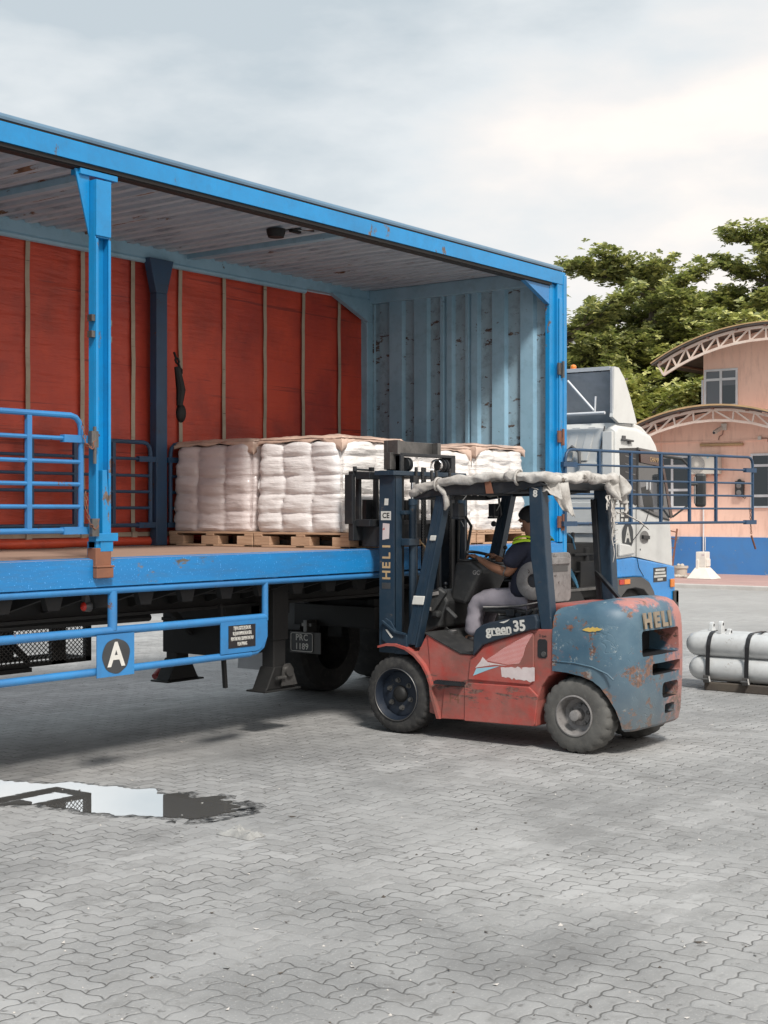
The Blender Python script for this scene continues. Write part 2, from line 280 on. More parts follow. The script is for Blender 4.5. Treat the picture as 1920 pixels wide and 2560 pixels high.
def mat_ground():
    s = NT('grey_interlocking_pavers')
    U = 0.106
    sx = s.n('ShaderNodeSeparateXYZ'); s.l(s.tc.outputs['Object'], sx.inputs[0])
    px = s.mt('DIVIDE', sx.outputs[0], U); py = s.mt('DIVIDE', sx.outputs[1], U)
    def wob(v):   # smooth zigzag of period 1
        return s.mt('MULTIPLY', s.mt('SINE', s.mt('MULTIPLY', v, 2 * math.pi)), 0.07)
    wx = s.mt('ADD', px, wob(py)); wy = s.mt('ADD', py, wob(px))
    # slight unevenness of laying
    nz = s.noise(1.1, 2, 0.5); nz2 = s.noise(1.1, 2, 0.5, (1, 1, 1), (9, 9, 0))
    wx = s.mt('ADD', wx, s.mt('ADD', s.mt('MULTIPLY', nz, 1.1), s.mt('MULTIPLY', s.noise(13, 3, 0.6), 0.16))); wy = s.mt('ADD', wy, s.mt('ADD', s.mt('MULTIPLY', nz2, 1.1), s.mt('MULTIPLY', s.noise(13, 3, 0.6, (1, 1, 1), (5, 5, 5)), 0.16)))
    i = s.mt('FLOOR', wx); j = s.mt('FLOOR', wy)
    fx = s.mt('SUBTRACT', wx, i); fy = s.mt('SUBTRACT', wy, j)
    k = s.mt('FLOORED_MODULO', s.mt('SUBTRACT', i, j), 4.0)
    k1 = s.mt('COMPARE', k, 1.0, 0.1); k2 = s.mt('COMPARE', k, 2.0, 0.1); vert = s.mt('GREATER_THAN', k, 1.5)
    def sel(m, a, b): return s.mt('ADD', s.mt('MULTIPLY', m, b), s.mt('MULTIPLY', s.mt('SUBTRACT', 1.0, m), a))
    Lh = s.mt('ADD', fx, k1); Lv = s.mt('ADD', fy, k2)
    Lc = sel(vert, Lh, Lv); Sc = sel(vert, fy, fx)
    dl = s.mt('MINIMUM', Lc, s.mt('SUBTRACT', 2.0, Lc)); dsn = s.mt('MINIMUM', Sc, s.mt('SUBTRACT', 1.0, Sc))
    d = s.mt('MINIMUM', dl, dsn)
    ox = s.mt('SUBTRACT', i, k1); oy = s.mt('SUBTRACT', j, k2)
    cv = s.n('ShaderNodeCombineXYZ'); s.l(ox, cv.inputs[0]); s.l(oy, cv.inputs[1])
    wn = s.n('ShaderNodeTexWhiteNoise'); wn.noise_dimensions = '3D'; s.l(cv.outputs[0], wn.inputs['Vector'])
    rnd = wn.outputs['Value']
    base = s.mix(rnd, (0.262, 0.258, 0.253), (0.345, 0.341, 0.336))
    big = s.noise(0.45, 6, 0.6); base = s.mix(s.ramp(big, 0.42, 0.64), base, (0.20, 0.199, 0.197))
    mid = s.noise(2.6, 7, 0.68, (1, 1, 1), (4, 4, 4)); base = s.mix(s.mt('MULTIPLY', s.ramp(mid, 0.54, 0.72), 0.6), base, (0.125, 0.124, 0.122))
    dust = s.noise(0.8, 5, 0.6, (1, 1, 1), (14, 2, 4)); base = s.mix(s.mt('MULTIPLY', s.ramp(dust, 0.5, 0.7), 0.5), base, (0.385, 0.382, 0.375))
    sp = s.noise(70, 3, 0.6); base = s.mix(s.mt('MULTIPLY', s.ramp(sp, 0.58, 0.68), 0.4), base, (0.46, 0.45, 0.43))
    sp2 = s.noise(14, 4, 0.6, (1, 1, 1), (2, 2, 2)); base = s.mix(s.mt('MULTIPLY', s.ramp(sp2, 0.62, 0.67), 0.65), base, (0.09, 0.085, 0.08))
    sp3 = s.noise(5.5, 8, 0.75, (1, 1, 1), (21, 2, 2)); base = s.mix(s.mt('MULTIPLY', s.ramp(sp3, 0.53, 0.66), 0.6), base, (0.17, 0.165, 0.158))
    # dark worn tracks where vehicles turn, sandy patches that fill the joints
    tr = s.noise(0.8, 6, 0.65, (0.5, 2.0, 1), (3, 9, 4)); base = s.mix(s.mt('MULTIPLY', s.ramp(tr, 0.54, 0.70), 0.5), base, (0.13, 0.128, 0.126))
    # dark damp stain between the truck and the puddle; tyre tracks
    grout = s.ramp(d, 0.055, 0.022)
    gfill = s.ramp(s.noise(1.4, 6, 0.7, (1, 1, 1), (7, 7, 7)), 0.60, 0.44)
    grout = s.mt('MULTIPLY', grout, s.mt('ADD', 0.12, s.mt('MULTIPLY', gfill, 0.88)))
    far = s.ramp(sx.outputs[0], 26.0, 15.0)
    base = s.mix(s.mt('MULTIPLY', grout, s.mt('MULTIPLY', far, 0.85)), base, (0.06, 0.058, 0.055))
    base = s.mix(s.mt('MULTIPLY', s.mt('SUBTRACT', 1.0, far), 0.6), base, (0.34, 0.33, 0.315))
    s.set('Base Color', base); s.set('Roughness', s.mt('ADD', 0.62, s.mt('MULTIPLY', mid, 0.3)))
    h = s.mt('ADD', s.mt('MULTIPLY', s.ramp(d, 0.0, 0.14), 0.9), s.mt('MULTIPLY', rnd, 0.6))
    h = s.mt('ADD', h, s.mt('MULTIPLY', s.noise(120, 3), 0.12))
    s.l(s.bump(h, 0.35, 0.007), s.b.inputs['Normal']); return s.m
M['ground'] = mat_ground()
def mat_water():
    s = NT('puddle_water'); s.set('Base Color', (0.90, 0.87, 0.83)); s.set('Metallic', 0.85); s.set('Roughness', 0.012); s.b.inputs['IOR'].default_value = 1.6
    s.b.inputs['Specular IOR Level'].default_value = 1.0
    s.set('Coat Weight', 1.0); s.set('Coat Roughness', 0.01); s.b.inputs['Coat IOR'].default_value = 2.0
    s.l(s.bump(s.noise(6, 2, 0.5), 0.02, 0.01), s.b.inputs['Normal']); return s.m
M['water'] = mat_water()
M['pavement'] = paint('reddish_pavement', (0.42, 0.27, 0.24), (0.36, 0.23, 0.21), rough=0.85, dirt=0.5, dirtcol=(0.28, 0.23, 0.21), ds=1.5)
M['kerb'] = plain('pale_kerb_concrete', (0.50, 0.47, 0.44), rough=0.85)
def mat_damp():
    s = NT('damp_dark_pavers'); s.set('Base Color', (0.035, 0.034, 0.032)); s.set('Roughness', 0.28)
    n = s.noise(16, 6, 0.7); tr = s.n('ShaderNodeBsdfTransparent'); mx = s.n('ShaderNodeMixShader')
    s.l(s.mt('MULTIPLY', s.ramp(n, 0.40, 0.62), 0.75), mx.inputs[0]); s.l(tr.outputs[0], mx.inputs[1]); s.l(s.b.outputs[0], mx.inputs[2]); s.l(mx.outputs[0], s.out.inputs[0])
    return s.m
M['damp'] = mat_damp()
def mat_leaf(name, a, b):
    s = NT(name)
    gi = s.n('ShaderNodeNewGeometry')
    c = s.mix(gi.outputs['Random Per Island'], a, b)
    s.set('Base Color', c); s.set('Roughness', 0.5)
    tr = s.n('ShaderNodeBsdfTranslucent'); s.l(s.mix(0.5, c, (0.20, 0.28, 0.03)), tr.inputs[0])
    mx = s.n('ShaderNodeMixShader'); mx.inputs[0].default_value = 0.35
    s.l(s.b.outputs[0], mx.inputs[1]); s.l(tr.outputs[0], mx.inputs[2]); s.l(mx.outputs[0], s.out.inputs[0])
    return s.m
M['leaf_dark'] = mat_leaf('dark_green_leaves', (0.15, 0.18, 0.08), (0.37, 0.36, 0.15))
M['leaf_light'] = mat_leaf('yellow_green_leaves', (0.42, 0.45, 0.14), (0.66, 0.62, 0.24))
M['bark'] = paint('grey_bark', (0.15, 0.12, 0.10), (0.10, 0.08, 0.065), rough=0.9)

# ------------------------------------------------------------------ mesh helpers
ORG = {}
def _org(p):
    return ORG.get(p.name, Vector((0, 0, 0))) if p else Vector((0, 0, 0))
def tag(o, label=None, cat=None, group=None, kind=None):
    if label: o['label'] = label
    if cat: o['category'] = cat
    if group: o['group'] = group
    if kind: o['kind'] = kind
    return o
def thing(name, label, cat, loc, group=None):
    o = bpy.data.objects.new(name, None); COL.objects.link(o); o.location = loc; o.empty_display_size = 0.2
    ORG[o.name] = Vector(loc); return tag(o, label, cat, group)
class MB:
    def __init__(s): s.v = []; s.f = []; s.mi = []; s.cur = 0
    def add(s, vs, fs):
        b = len(s.v); s.v += [Vector(v) for v in vs]
        for f in fs: s.f.append([b + i for i in f]); s.mi.append(s.cur)
        return s
    def box(s, x0, x1, y0, y1, z0, z1):
        return s.add([(x, y, z) for x in (x0, x1) for y in (y0, y1) for z in (z0, z1)],
                     [(0, 1, 3, 2), (4, 6, 7, 5), (0, 4, 5, 1), (2, 3, 7, 6), (0, 2, 6, 4), (1, 5, 7, 3)])
    def hexa(s, q0, q1):
        """solid between two quads (lists of 4 points)"""
        return s.add(list(q0) + list(q1), [(3, 2, 1, 0), (4, 5, 6, 7), (0, 1, 5, 4), (1, 2, 6, 5), (2, 3, 7, 6), (3, 0, 4, 7)])
    def prism(s, pts, axis, a, b):
        """closed polygon in the plane across `axis`, extruded from a to b.  x: pts=(y,z)  y: pts=(x,z)  z: pts=(x,y)"""
        def P(p, t): return {'x': (t, p[0], p[1]), 'y': (p[0], t, p[1]), 'z': (p[0], p[1], t)}[axis]
        n = len(pts)
        return s.add([P(p, a) for p in pts] + [P(p, b) for p in pts],
                     [tuple(range(n))[::-1], tuple(range(n, 2 * n))] + [(i, (i + 1) % n, n + (i + 1) % n, n + i) for i in range(n)])
    def bar(s, p, q, wd, ht, up=(0, 0, 1)):
        p = Vector(p); q = Vector(q); d = (q - p).normalized(); u = Vector(up)
        sd_ = d.cross(u)
        if sd_.length < 1e-4: sd_ = d.cross(Vector((1, 0, 0)))
        sd_.normalize(); u = sd_.cross(d).normalized()
        def ring(c): return [c + sd_ * wd / 2 + u * ht / 2, c - sd_ * wd / 2 + u * ht / 2, c - sd_ * wd / 2 - u * ht / 2, c + sd_ * wd / 2 - u * ht / 2]
        return s.hexa(ring(p), ring(q))
    def tube(s, pts, r, seg=10, caps=True, flat=1.0):
        pts = [Vector(p) for p in pts]; n = len(pts)
        rr = r if isinstance(r, (list, tuple)) else [r] * n
        b = len(s.v); pu = None
        for i, p in enumerate(pts):
            d = (pts[min(i + 1, n - 1)] - pts[max(i - 1, 0)]).normalized()
            if pu is None:
                u = d.cross(Vector((0, 0, 1)))
                if u.length < 0.05: u = d.cross(Vector((1, 0, 0)))
            else: u = pu - d * pu.dot(d)
            u.normalize(); pu = u; v = d.cross(u)
            for k in range(seg):
                a = 2 * math.pi * k / seg
                s.v.append(p + u * math.cos(a) * rr[i] + v * math.sin(a) * rr[i] * flat)
        for i in range(n - 1):
            for k in range(seg):
                k2 = (k + 1) % seg
                s.f.append([b + i * seg + k, b + i * seg + k2, b + (i + 1) * seg + k2, b + (i + 1) * seg + k]); s.mi.append(s.cur)
        if caps:
            s.f.append([b + k for k in range(seg)][::-1]); s.mi.append(s.cur)
            s.f.append([b + (n - 1) * seg + k for k in range(seg)]); s.mi.append(s.cur)
        return s
    def lathe(s, prof, c, axis='x', seg=48, mod=None, close=False, caps=True):
        """prof: list of (along axis, radius)"""
        c = Vector(c); b = len(s.v); n = len(prof)
        for k in range(seg):
            a = 2 * math.pi * k / seg
            for j, (t, r) in enumerate(prof):
                if mod: t, r = mod(k, j, t, r)
                ca, sa = math.cos(a) * r, math.sin(a) * r
                s.v.append(c + Vector({'x': (t, ca, sa), 'y': (ca, t, sa), 'z': (ca, sa, t)}[axis]))
        for k in range(seg):
            k2 = (k + 1) % seg
            for j in range(n - 1 + (1 if close else 0)):
                j2 = (j + 1) % n
                s.f.append([b + k * n + j, b + k2 * n + j, b + k2 * n + j2, b + k * n + j2]); s.mi.append(s.cur)
        if not close and caps and not (n == 2 and min(prof[0][1], prof[1][1]) < 0.002):
            for j in (0, n - 1):
                if prof[j][1] > 1e-4:
                    s.f.append([b + k * n + j for k in range(seg)]); s.mi.append(s.cur)
        return s
    def grid(s, fn, nu, nv):
        b = len(s.v)
        for i in range(nu + 1):
            for j in range(nv + 1): s.v.append(Vector(fn(i / nu, j / nv)))
        for i in range(nu):
            for j in range(nv):
                a = b + i * (nv + 1) + j
                s.f.append([a, a + nv + 1, a + nv + 2, a + 1]); s.mi.append(s.cur)
        return s
    def sphere(s, c, r, seg=12, rings=8, sc=(1, 1, 1)):
        c = Vector(c)
        pr = [(-math.cos(math.pi * i / rings), max(1e-5, math.sin(math.pi * i / rings))) for i in range(rings + 1)]
        b = len(s.v); s.lathe(pr, (0, 0, 0), 'z', seg)
        for i in range(b, len(s.v)):
            v = s.v[i]; s.v[i] = c + Vector((v.x * r * sc[0], v.y * r * sc[1], v.z * r * sc[2]))
        return s
    def torus(s, c, nrm, R0, r0, seg=36, ms=8):
        c = Vector(c); nz_ = Vector(nrm).normalized(); u = nz_.orthogonal().normalized(); v = nz_.cross(u)
        pts = [c + (u * math.cos(2 * math.pi * k / seg) + v * math.sin(2 * math.pi * k / seg)) * R0 for k in range(seg + 1)]
        return s.tube(pts, r0, ms, False)
    def build(s, name, mat, parent=None, smooth=None, bevel=0, label=None, clean=False, thick=0):
        o0 = _org(parent)
        me = bpy.data.meshes.new(name)
        me.from_pydata([tuple(v - o0) for v in s.v], [], s.f); me.validate(clean_customdata=False)
        mats = mat if isinstance(mat, (list, tuple)) else [mat]
        for m in mats: me.materials.append(M[m] if isinstance(m, str) else m)
        if len(mats) > 1 and len(me.polygons) == len(s.mi):
            me.polygons.foreach_set('material_index', s.mi)
        bm = bmesh.new(); bm.from_mesh(me)
        if clean: bmesh.ops.remove_doubles(bm, verts=bm.verts, dist=1e-5)
        bmesh.ops.recalc_face_normals(bm, faces=bm.faces)
        if smooth:
            th = R(smooth)
            for f in bm.faces: f.smooth = True
            for e in bm.edges:
                if len(e.link_faces) == 2 and e.calc_face_angle(0) > th: e.smooth = False
        bm.to_mesh(me); bm.free()
        o = bpy.data.objects.new(name, me); COL.objects.link(o)
        if parent: o.parent = parent; ORG[o.name] = o0.copy()
        if thick:
            md = o.modifiers.new('thick', 'SOLIDIFY'); md.thickness = thick
        if bevel:
            md = o.modifiers.new('bevel', 'BEVEL'); md.width = bevel; md.segments = 2; md.limit_method = 'ANGLE'; md.angle_limit = R(40); md.harden_normals = False
        if label: o['label'] = label
        return o
def part(name, mat, parent, fn, **k):
    b = MB(); fn(b); return b.build(name, mat, parent, **k)
def parts(name, mat, parent, fns, **k):
    for fn in fns: part(name, mat, parent, fn, **k)
def text(name, body, size, mat, parent, origin, xd, ud, ext=0.002, bold=0.0, align='CENTER', squash=1.0, shear=0.0, conform=None, space=1.0):
    cu = bpy.data.curves.new('t', 'FONT'); cu.body = body; cu.size = size; cu.align_x = align; cu.align_y = 'CENTER'
    cu.extrude = ext; cu.offset = bold; cu.shear = shear; cu.space_character = space; cu.resolution_u = 3
    to = bpy.data.objects.new('t', cu); COL.objects.link(to)
    bpy.context.view_layer.update()
    me = bpy.data.meshes.new_from_object(to.evaluated_get(bpy.context.evaluated_depsgraph_get()))
    bpy.data.objects.remove(to); bpy.data.curves.remove(cu)
    xd = Vector(xd).normalized(); ud = Vector(ud).normalized(); nd = xd.cross(ud); og = Vector(origin); o0 = _org(parent)
    for v in me.vertices:
        p = og + xd * v.co.x * squash + ud * v.co.y + nd * v.co.z
        if conform: p = conform(p)
        v.co = p - o0
    me.name = name; me.materials.clear(); me.materials.append(M[mat])
    o = bpy.data.objects.new(name, me); COL.objects.link(o)
    if parent: o.parent = parent; ORG[o.name] = o0.copy()
    return o
def arc(cx, cy, r, a0, a1, n):
    return [(cx + r * math.cos(R(a0 + (a1 - a0) * i / n)), cy + r * math.sin(R(a0 + (a1 - a0) * i / n))) for i in range(n + 1)]
def apply_mods(o):
    """bake the modifiers of o into its mesh"""
    bpy.context.view_layer.update()
    me = bpy.data.meshes.new_from_object(o.evaluated_get(bpy.context.evaluated_depsgraph_get()))
    o.modifiers.clear(); o.data = me
def boolean(o, cutters):
    for c in cutters:
        m = o.modifiers.new('cut', 'BOOLEAN'); m.operation = 'DIFFERENCE'; m.object = c; m.solver = 'EXACT'
    apply_mods(o)
    for c in cutters: bpy.data.objects.remove(c)
def resmooth(o, ang):
    bm = bmesh.new(); bm.from_mesh(o.data)
    for f in bm.faces: f.smooth = True
    for e in bm.edges: e.smooth = not (len(e.link_faces) == 2 and e.calc_face_angle(0) > R(ang))
    bm.to_mesh(o.data); bm.free()
# ================================================================== ground
g = part('paved_yard', 'ground', None, lambda b: b.add([(-80, -90, 0), (31.45, -90, 0), (31.45, 110, 0), (-80, 110, 0)], [(0, 1, 2, 3)]))
tag(g, kind='structure')
g = part('far_ground', 'kerb', None, lambda b: b.box(31.75, 260, -90, 110, -0.4, 0.06)); tag(g, kind='structure')
g = part('pavement', 'pavement', None, lambda b: b.box(31.6, 37.2, -20, 60, -0.1, 0.10)); tag(g, kind='structure')
g = part('kerb', 'kerb', None, lambda b: b.box(31.44, 31.6, -20, 60, -0.1, 0.105), bevel=0.02); tag(g, kind='structure')

PUD = [(5.2, 8.35), (5.72, 8.25), (6.10, 7.93), (6.32, 7.58), (6.45, 7.24), (6.53, 6.80), (6.60, 6.52), (6.62, 6.33), (6.56, 6.12),
       (6.46, 6.02), (6.36, 5.98), (6.23, 5.96), (6.10, 6.05), (6.00, 6.20), (5.88, 6.42), (5.85, 6.62), (5.80, 6.98), (5.72, 7.2), (5.62, 7.45), (5.3, 7.9), (5.0, 8.2)]
def puddle_outline():
    pts = []
    n = len(PUD)
    for i in range(n):
        a = Vector(PUD[i]); b = Vector(PUD[(i + 1) % n])
        m = max(2, int((b - a).length / 0.018))
        for k in range(m):
            p = a.lerp(b, k / m)
            nrm = Vector((b.y - a.y, a.x - b.x)).normalized()
            w1 = noise.noise(Vector((p.x * 9, p.y * 9, 2))) * 0.075 + noise.noise(Vector((p.x * 26, p.y * 26, 5))) * 0.04
            w1 += 0.035 * math.sin((p.x + p.y) * 2 * math.pi / 0.21)
            pts.append(p + nrm * w1)
    return pts
po = puddle_outline()
def damp_ring(b):
    n = len(po); c = Vector((6.1, 6.9)); b0 = len(b.v)
    for i, p in enumerate(po):
        a = po[i - 1]; q = po[(i + 1) % n]; t = Vector((q.y - a.y, a.x - q.x))
        t = t.normalized() if t.length > 1e-6 else Vector((0, 0))
        if t.dot(p - c) < 0: t = -t
        w_ = 0.05 + 0.05 * noise.noise(Vector((p.x * 14, p.y * 14, 9))) + (0.10 if p.y < 6.15 else 0.0)
        b.v += [Vector((p.x, p.y, 0.0022)), Vector((p.x + t.x * w_, p.y + t.y * w_, 0.0022))]
    for i in range(n):
        j = (i + 1) % n; b.f.append([b0 + 2 * i, b0 + 2 * i + 1, b0 + 2 * j + 1, b0 + 2 * j]); b.mi.append(0)
tag(part('damp_margin', 'damp', None, damp_ring), kind='structure')
pw = MB(); pw.add([(p.x, p.y, 0.004) for p in po], [tuple(range(len(po)))])
tag(pw.build('puddle_water', 'water'), kind='structure')
# crumpled plastic litter
def litter_piece(loc, s, seed, label, col):
    b = MB(); 
    def fn(u, v):
        x = (u - 0.5) * s * (1 + 0.3 * noise.noise(Vector((v * 3, seed, 0)))); y = (v - 0.5) * s * 0.55 * (1 + 0.4 * noise.noise(Vector((u * 3, seed, 4))))
        z = 0.012 + abs(noise.noise(Vector((u * 4, v * 4, seed)))) * s * 0.22 + abs(noise.noise(Vector((u * 11, v * 11, seed)))) * s * 0.07
        edge = min(u, 1 - u, v, 1 - v) * 5
        return Vector(loc) + Vector((y, -x, z * min(1, edge + 0.1)))
    b.grid(fn, 14, 10)
    o = b.build('plastic_litter', col, smooth=30); tag(o, label, 'litter'); return o
litter_piece((5.95, 5.50, 0.0), 0.26, 3, 'crumpled clear plastic scrap lying on the pavers right of the puddle', 'litter')
def debris(b):
    r_ = random.Random(11)
    for k in range(900):
        d = 4.5 + 17 * r_.random() ** 1.5; lat = (r_.random() - 0.5) * 0.62 * d
        x, y = 0.799 * d + 0.6014 * lat, 0.6014 * d - 0.799 * lat; s_ = r_.uniform(0.003, 0.009) * (1.7 if r_.random() < 0.06 else 1); a = r_.random() * 6.28
        b.cur = r_.choice((0, 0, 1, 2)); ca, sa = math.cos(a) * s_, math.sin(a) * s_
        if r_.random() < 0.5: b.add([(x + ca, y + sa, 0.001), (x - sa, y + ca, 0.001), (x - ca, y - sa, 0.001), (x + sa, y - ca, 0.001), (x, y, s_ * 0.9)], [(0, 1, 4), (1, 2, 4), (2, 3, 4), (3, 0, 4)])
        else: b.add([(x + ca * 2, y + sa * 2, 0.006), (x - sa, y + ca, 0.003), (x - ca * 2, y - sa * 2, 0.009), (x + sa, y - ca, 0.003)], [(0, 1, 2, 3)])
tag(part('grit_and_leaf_litter', ['litter', 'timber', 'kerb'], None, debris), kind='stuff')
# ================================================================== semi trailer
TR = thing('semi_trailer', 'blue open-sided curtain trailer with its red far curtain drawn, pallets on its deck', 'trailer', (6.5, 8.55, 0))
X0, X1, YN, YF, ZD = 0.9, 12.88, 7.33, 9.84, 1.525
# --- deck
dk = part('deck', 'deck', TR, lambda b: b.box(X0, 12.7, YN + 0.012, YF, ZD - 0.05, ZD))
def rail(b):
    y = YN
    b.prism([(y, 1.345), (y, 1.52), (y + 0.045, 1.531), (y + 0.06, 1.531), (y + 0.06, 1.345)], 'x', X0, X1)
    b.box(X0, X1, y + 0.0, y + 0.09, 1.335, 1.3449)
part('side_rail', 'blue_rail', TR, rail)
part('far_side_rail', 'blue_rail', TR, lambda b: b.box(X0, X1, YF, YF + 0.06, 1.345, 1.535))
M['trim_grey'] = paint('dull_blue_grey_roof_edge', (0.10, 0.19, 0.28), (0.075, 0.14, 0.21), rough=0.4, dirt=0.4, ds=1.5, dst=(0.5, 1, 1))
# --- roof rail, near side
def roofrail(b):
    pr = [(YN, 4.200), (YN, 4.322), (YN + 0.008, 4.330), (YN + 0.14, 4.330), (YN + 0.14, 4.325), (YN + 0.07, 4.325), (YN + 0.07, 4.235), (YN + 0.03, 4.200)]
    b.prism(pr, 'x', X0, X1 - 0.001)
rr = part('roof_rail', 'blue', TR, roofrail, smooth=25)
part('roof_edge_seal', 'black_grime', TR, lambda b: b.box(X0, X1 - 0.05, YN + 0.012, YN + 0.13, 4.3302, 4.345))
part('roof_edge_trim', 'trim_grey', TR, lambda b: b.prism([(YN + 0.006, 4.3452), (YN + 0.004, 4.362), (YN + 0.012, 4.378), (YN + 0.03, 4.390), (YN + 0.14, 4.393), (YN + 0.14, 4.3452)], 'x', X0, X1 - 0.03), smooth=30)
def track(b):
    b.box(X0, 12.62, YN + 0.035, YN + 0.115, 4.165, 4.2335); b.box(X0, 12.62, YN + 0.015, YN + 0.034, 4.172, 4.199)
part('curtain_track', 'black_grime', TR, track)
def farrail(b):
    b.box(X0, 12.7, YF - 0.12, YF + 0.02, 4.225, 4.34)
    b.tube([(X0, YF - 0.09, 4.205), (11.55, YF - 0.09, 4.205)], 0.03, 8)
    b.box(X0, X1, YF - 0.03, YF + 0.04, 4.341, 4.39)
part('far_roof_rail', 'blue_faded', TR, farrail, smooth=30)
# --- roof sheet, corrugated across
def roof(b):
    n = int((12.72 - X0) / 0.165); st = (12.72 - X0) / n
    pr = []
    for i in range(n):
        x = X0 + i * st
        pr += [(x, 4.352), (x + st * 0.42, 4.352), (x + st * 0.5, 4.322), (x + st * 0.92, 4.322)]
    pr.append((12.72, 4.352))
    def fn(i, y): return (pr[i][0], y, pr[i][1])
    ny = 2; ys = [YN + 0.12, 8.6, YF - 0.02]
    bs = len(b.v)
    for y in ys:
        for p in pr: b.v.append(Vector((p[0], y, p[1])))
    m = len(pr)
    for j in range(ny):
        for i in range(m - 1):
            b.f.append([bs + j * m + i, bs + j * m + i + 1, bs + (j + 1) * m + i + 1, bs + (j + 1) * m + i]); b.mi.append(0)
    b.box(X0, X1, YN + 0.1, YF, 4.36, 4.386)
part('roof', 'roof_sheet', TR, roof)
for x in (1.4, 4.2, 7.0, 9.8):
    part('roof_bow', 'blue_faded', TR, lambda b: b.box(x - 0.045, x + 0.045, YN + 0.12, YF - 0.1, 4.285, 4.333))
def lampf(b):
    b.lathe([(-0.05, 0.055), (-0.05, 0.07), (0, 0.085), (0.02, 0.085)], (9.32, 8.2, 4.30), 'z', 20)
    b.box(9.40, 9.52, 8.08, 8.12, 4.30, 4.325); b.tube([(9.35, 8.2, 4.32), (9.45, 8.05, 4.325), (9.6, 8.0, 4.325)], 0.008, 6)
part('roof_lamp', 'black_grime', TR, lampf, smooth=40)
# --- bulkhead
RIBS = [(9.46, 9.27), (9.12, 8.93), (8.77, 8.715), (8.685, 8.60), (8.44, 8.39), (8.365, 8.27), (8.10, 7.93), (7.75, 7.58)]
def bulk(b):
    xr, xf = 12.70, 12.655
    prof = [(xr, 9.80)]
    prof += [(xr, 9.70), (xr + 0.02, 9.69), (xr + 0.02, 9.63), (xr, 9.62)]
    for a, c in RIBS: prof += [(xr, a + 0.012), (xf, a - 0.008), (xf, c + 0.008), (xr, c - 0.012)]
    prof.append((xr, 7.40))
    bs = len(b.v); m = len(prof)
    for z in (1.525, 4.19):
        for p in prof: b.v.append(Vector((p[0], p[1], z)))
    for i in range(m - 1):
        flat = abs(prof[i][0] - prof[i + 1][0]) < 1e-6 and prof[i][0] > 12.69
        b.f.append([bs + i, bs + i + 1, bs + m + i + 1, bs + m + i]); b.mi.append(1 if flat else 0)
    b.cur = 0; b.box(12.73, 12.78, 7.40, 9.80, 1.3, 4.33)
part('bulkhead', ['blue_faded', 'blue_scraped'], TR, bulk)
part('bulkhead_header', 'blue_faded', TR, lambda b: b.box(12.62, 12.82, 7.42, 9.80, 4.185, 4.333), bevel=0.01)
def gus(y0, y1):
    return lambda b: b.prism([(11.95, 4.229), (12.66, 4.229), (12.66, 3.98), (12.60, 3.98)], 'y', y0, y1)
part('corner_gusset', 'blue_faded', TR, gus(9.70, 9.76)); 
part('corner_gusset', 'blue_tube', TR, lambda b: b.prism([(12.05, 4.198), (12.70, 4.198), (12.70, 3.98), (12.61, 3.98)], 'y', 7.37, 7.42))
def ncorner(b):
    b.box(12.615, 12.72, YN + 0.035, YN + 0.09, 1.53, 4.19)       # inner angle
    b.box(12.72, 12.88, YN + 0.003, YN + 0.10, 1.53, 4.199)
    b.box(12.735, 12.80, YN - 0.012, YN + 0.002, 1.53, 4.05)
    b.box(12.83, 12.90, YN - 0.006, YN + 0.012, 1.4, 4.30)
part('front_corner_post', 'blue', TR, ncorner, bevel=0.006)
for z in (3.32, 2.62, 1.74):
    def hg(b):
        b.box(12.70, 12.76, YN - 0.022, YN - 0.004, z - 0.06, z + 0.06); b.box(12.76, 12.80, YN - 0.035, YN - 0.013, z - 0.09, z - 0.01)
        b.tube([(12.78, YN - 0.03, z - 0.08), (12.78, YN - 0.03, z + 0.08)], 0.014, 8)
    part('hinge', 'steel' if z > 3 else 'rust', TR, hg, smooth=40)
part('front_corner_post', 'blue_faded', TR, lambda b: b.box(12.60, 12.74, 9.72, 9.84, 1.53, 4.22), bevel=0.006)
part('front_panel', 'blue', TR, lambda b: b.box(12.80, 12.885, 7.40, 9.84, 1.35, 4.36))
# --- red curtain on the far side
def curtain(b):
    nu, nv = 160, 24
    def fn(u, v):
        x = X0 + (12.63 - X0) * u; z = 1.60 + (4.22 - 1.60) * v
        y = YF - 0.03 + 0.018 * noise.noise(Vector((x * 1.6, z * 0.7, 3))) + 0.008 * noise.noise(Vector((x * 6, z * 9, 1)))
        return (x, y, z)
    b.grid(fn, nu, nv)
cu = part('curtain', 'curtain', TR, curtain, smooth=60)
xs = [7.89 + 0.613 * k for k in range(-11, 8)]
for x in xs:
    def st(b):
        b.grid(lambda u, v: (x - 0.024 + 0.048 * u + 0.006 * noise.noise(Vector((x, v * 8, 0))), YF - 0.052 + 0.010 * noise.noise(Vector((x * 1.6, (1.6 + 2.6 * v) * 3, 3))), 1.62 + 2.58 * v), 1, 30)
        b.box(x - 0.03, x + 0.03, YF - 0.075, YF - 0.056, 1.60, 1.66)
    o = part('curtain_strap', 'strap', cu, st)
part('curtain_hem', 'strap', cu, lambda b: b.box(X0, 12.6, YF - 0.056, YF - 0.047, 1.615, 1.655))
def roll(b):
    n = 120; pts = []; rs = []
    for i in range(n + 1):
        x = X0 + (12.58 - X0) * i / n
        pts.append((x, YF - 0.075, 1.567 + 0.004 * math.sin(x * 3))); rs.append(0.041 + 0.006 * noise.noise(Vector((x * 4, 0, 0))))
    b.tube(pts, rs, 12)
part('curtain_roll', 'tarp_roll', cu, roll, smooth=60)
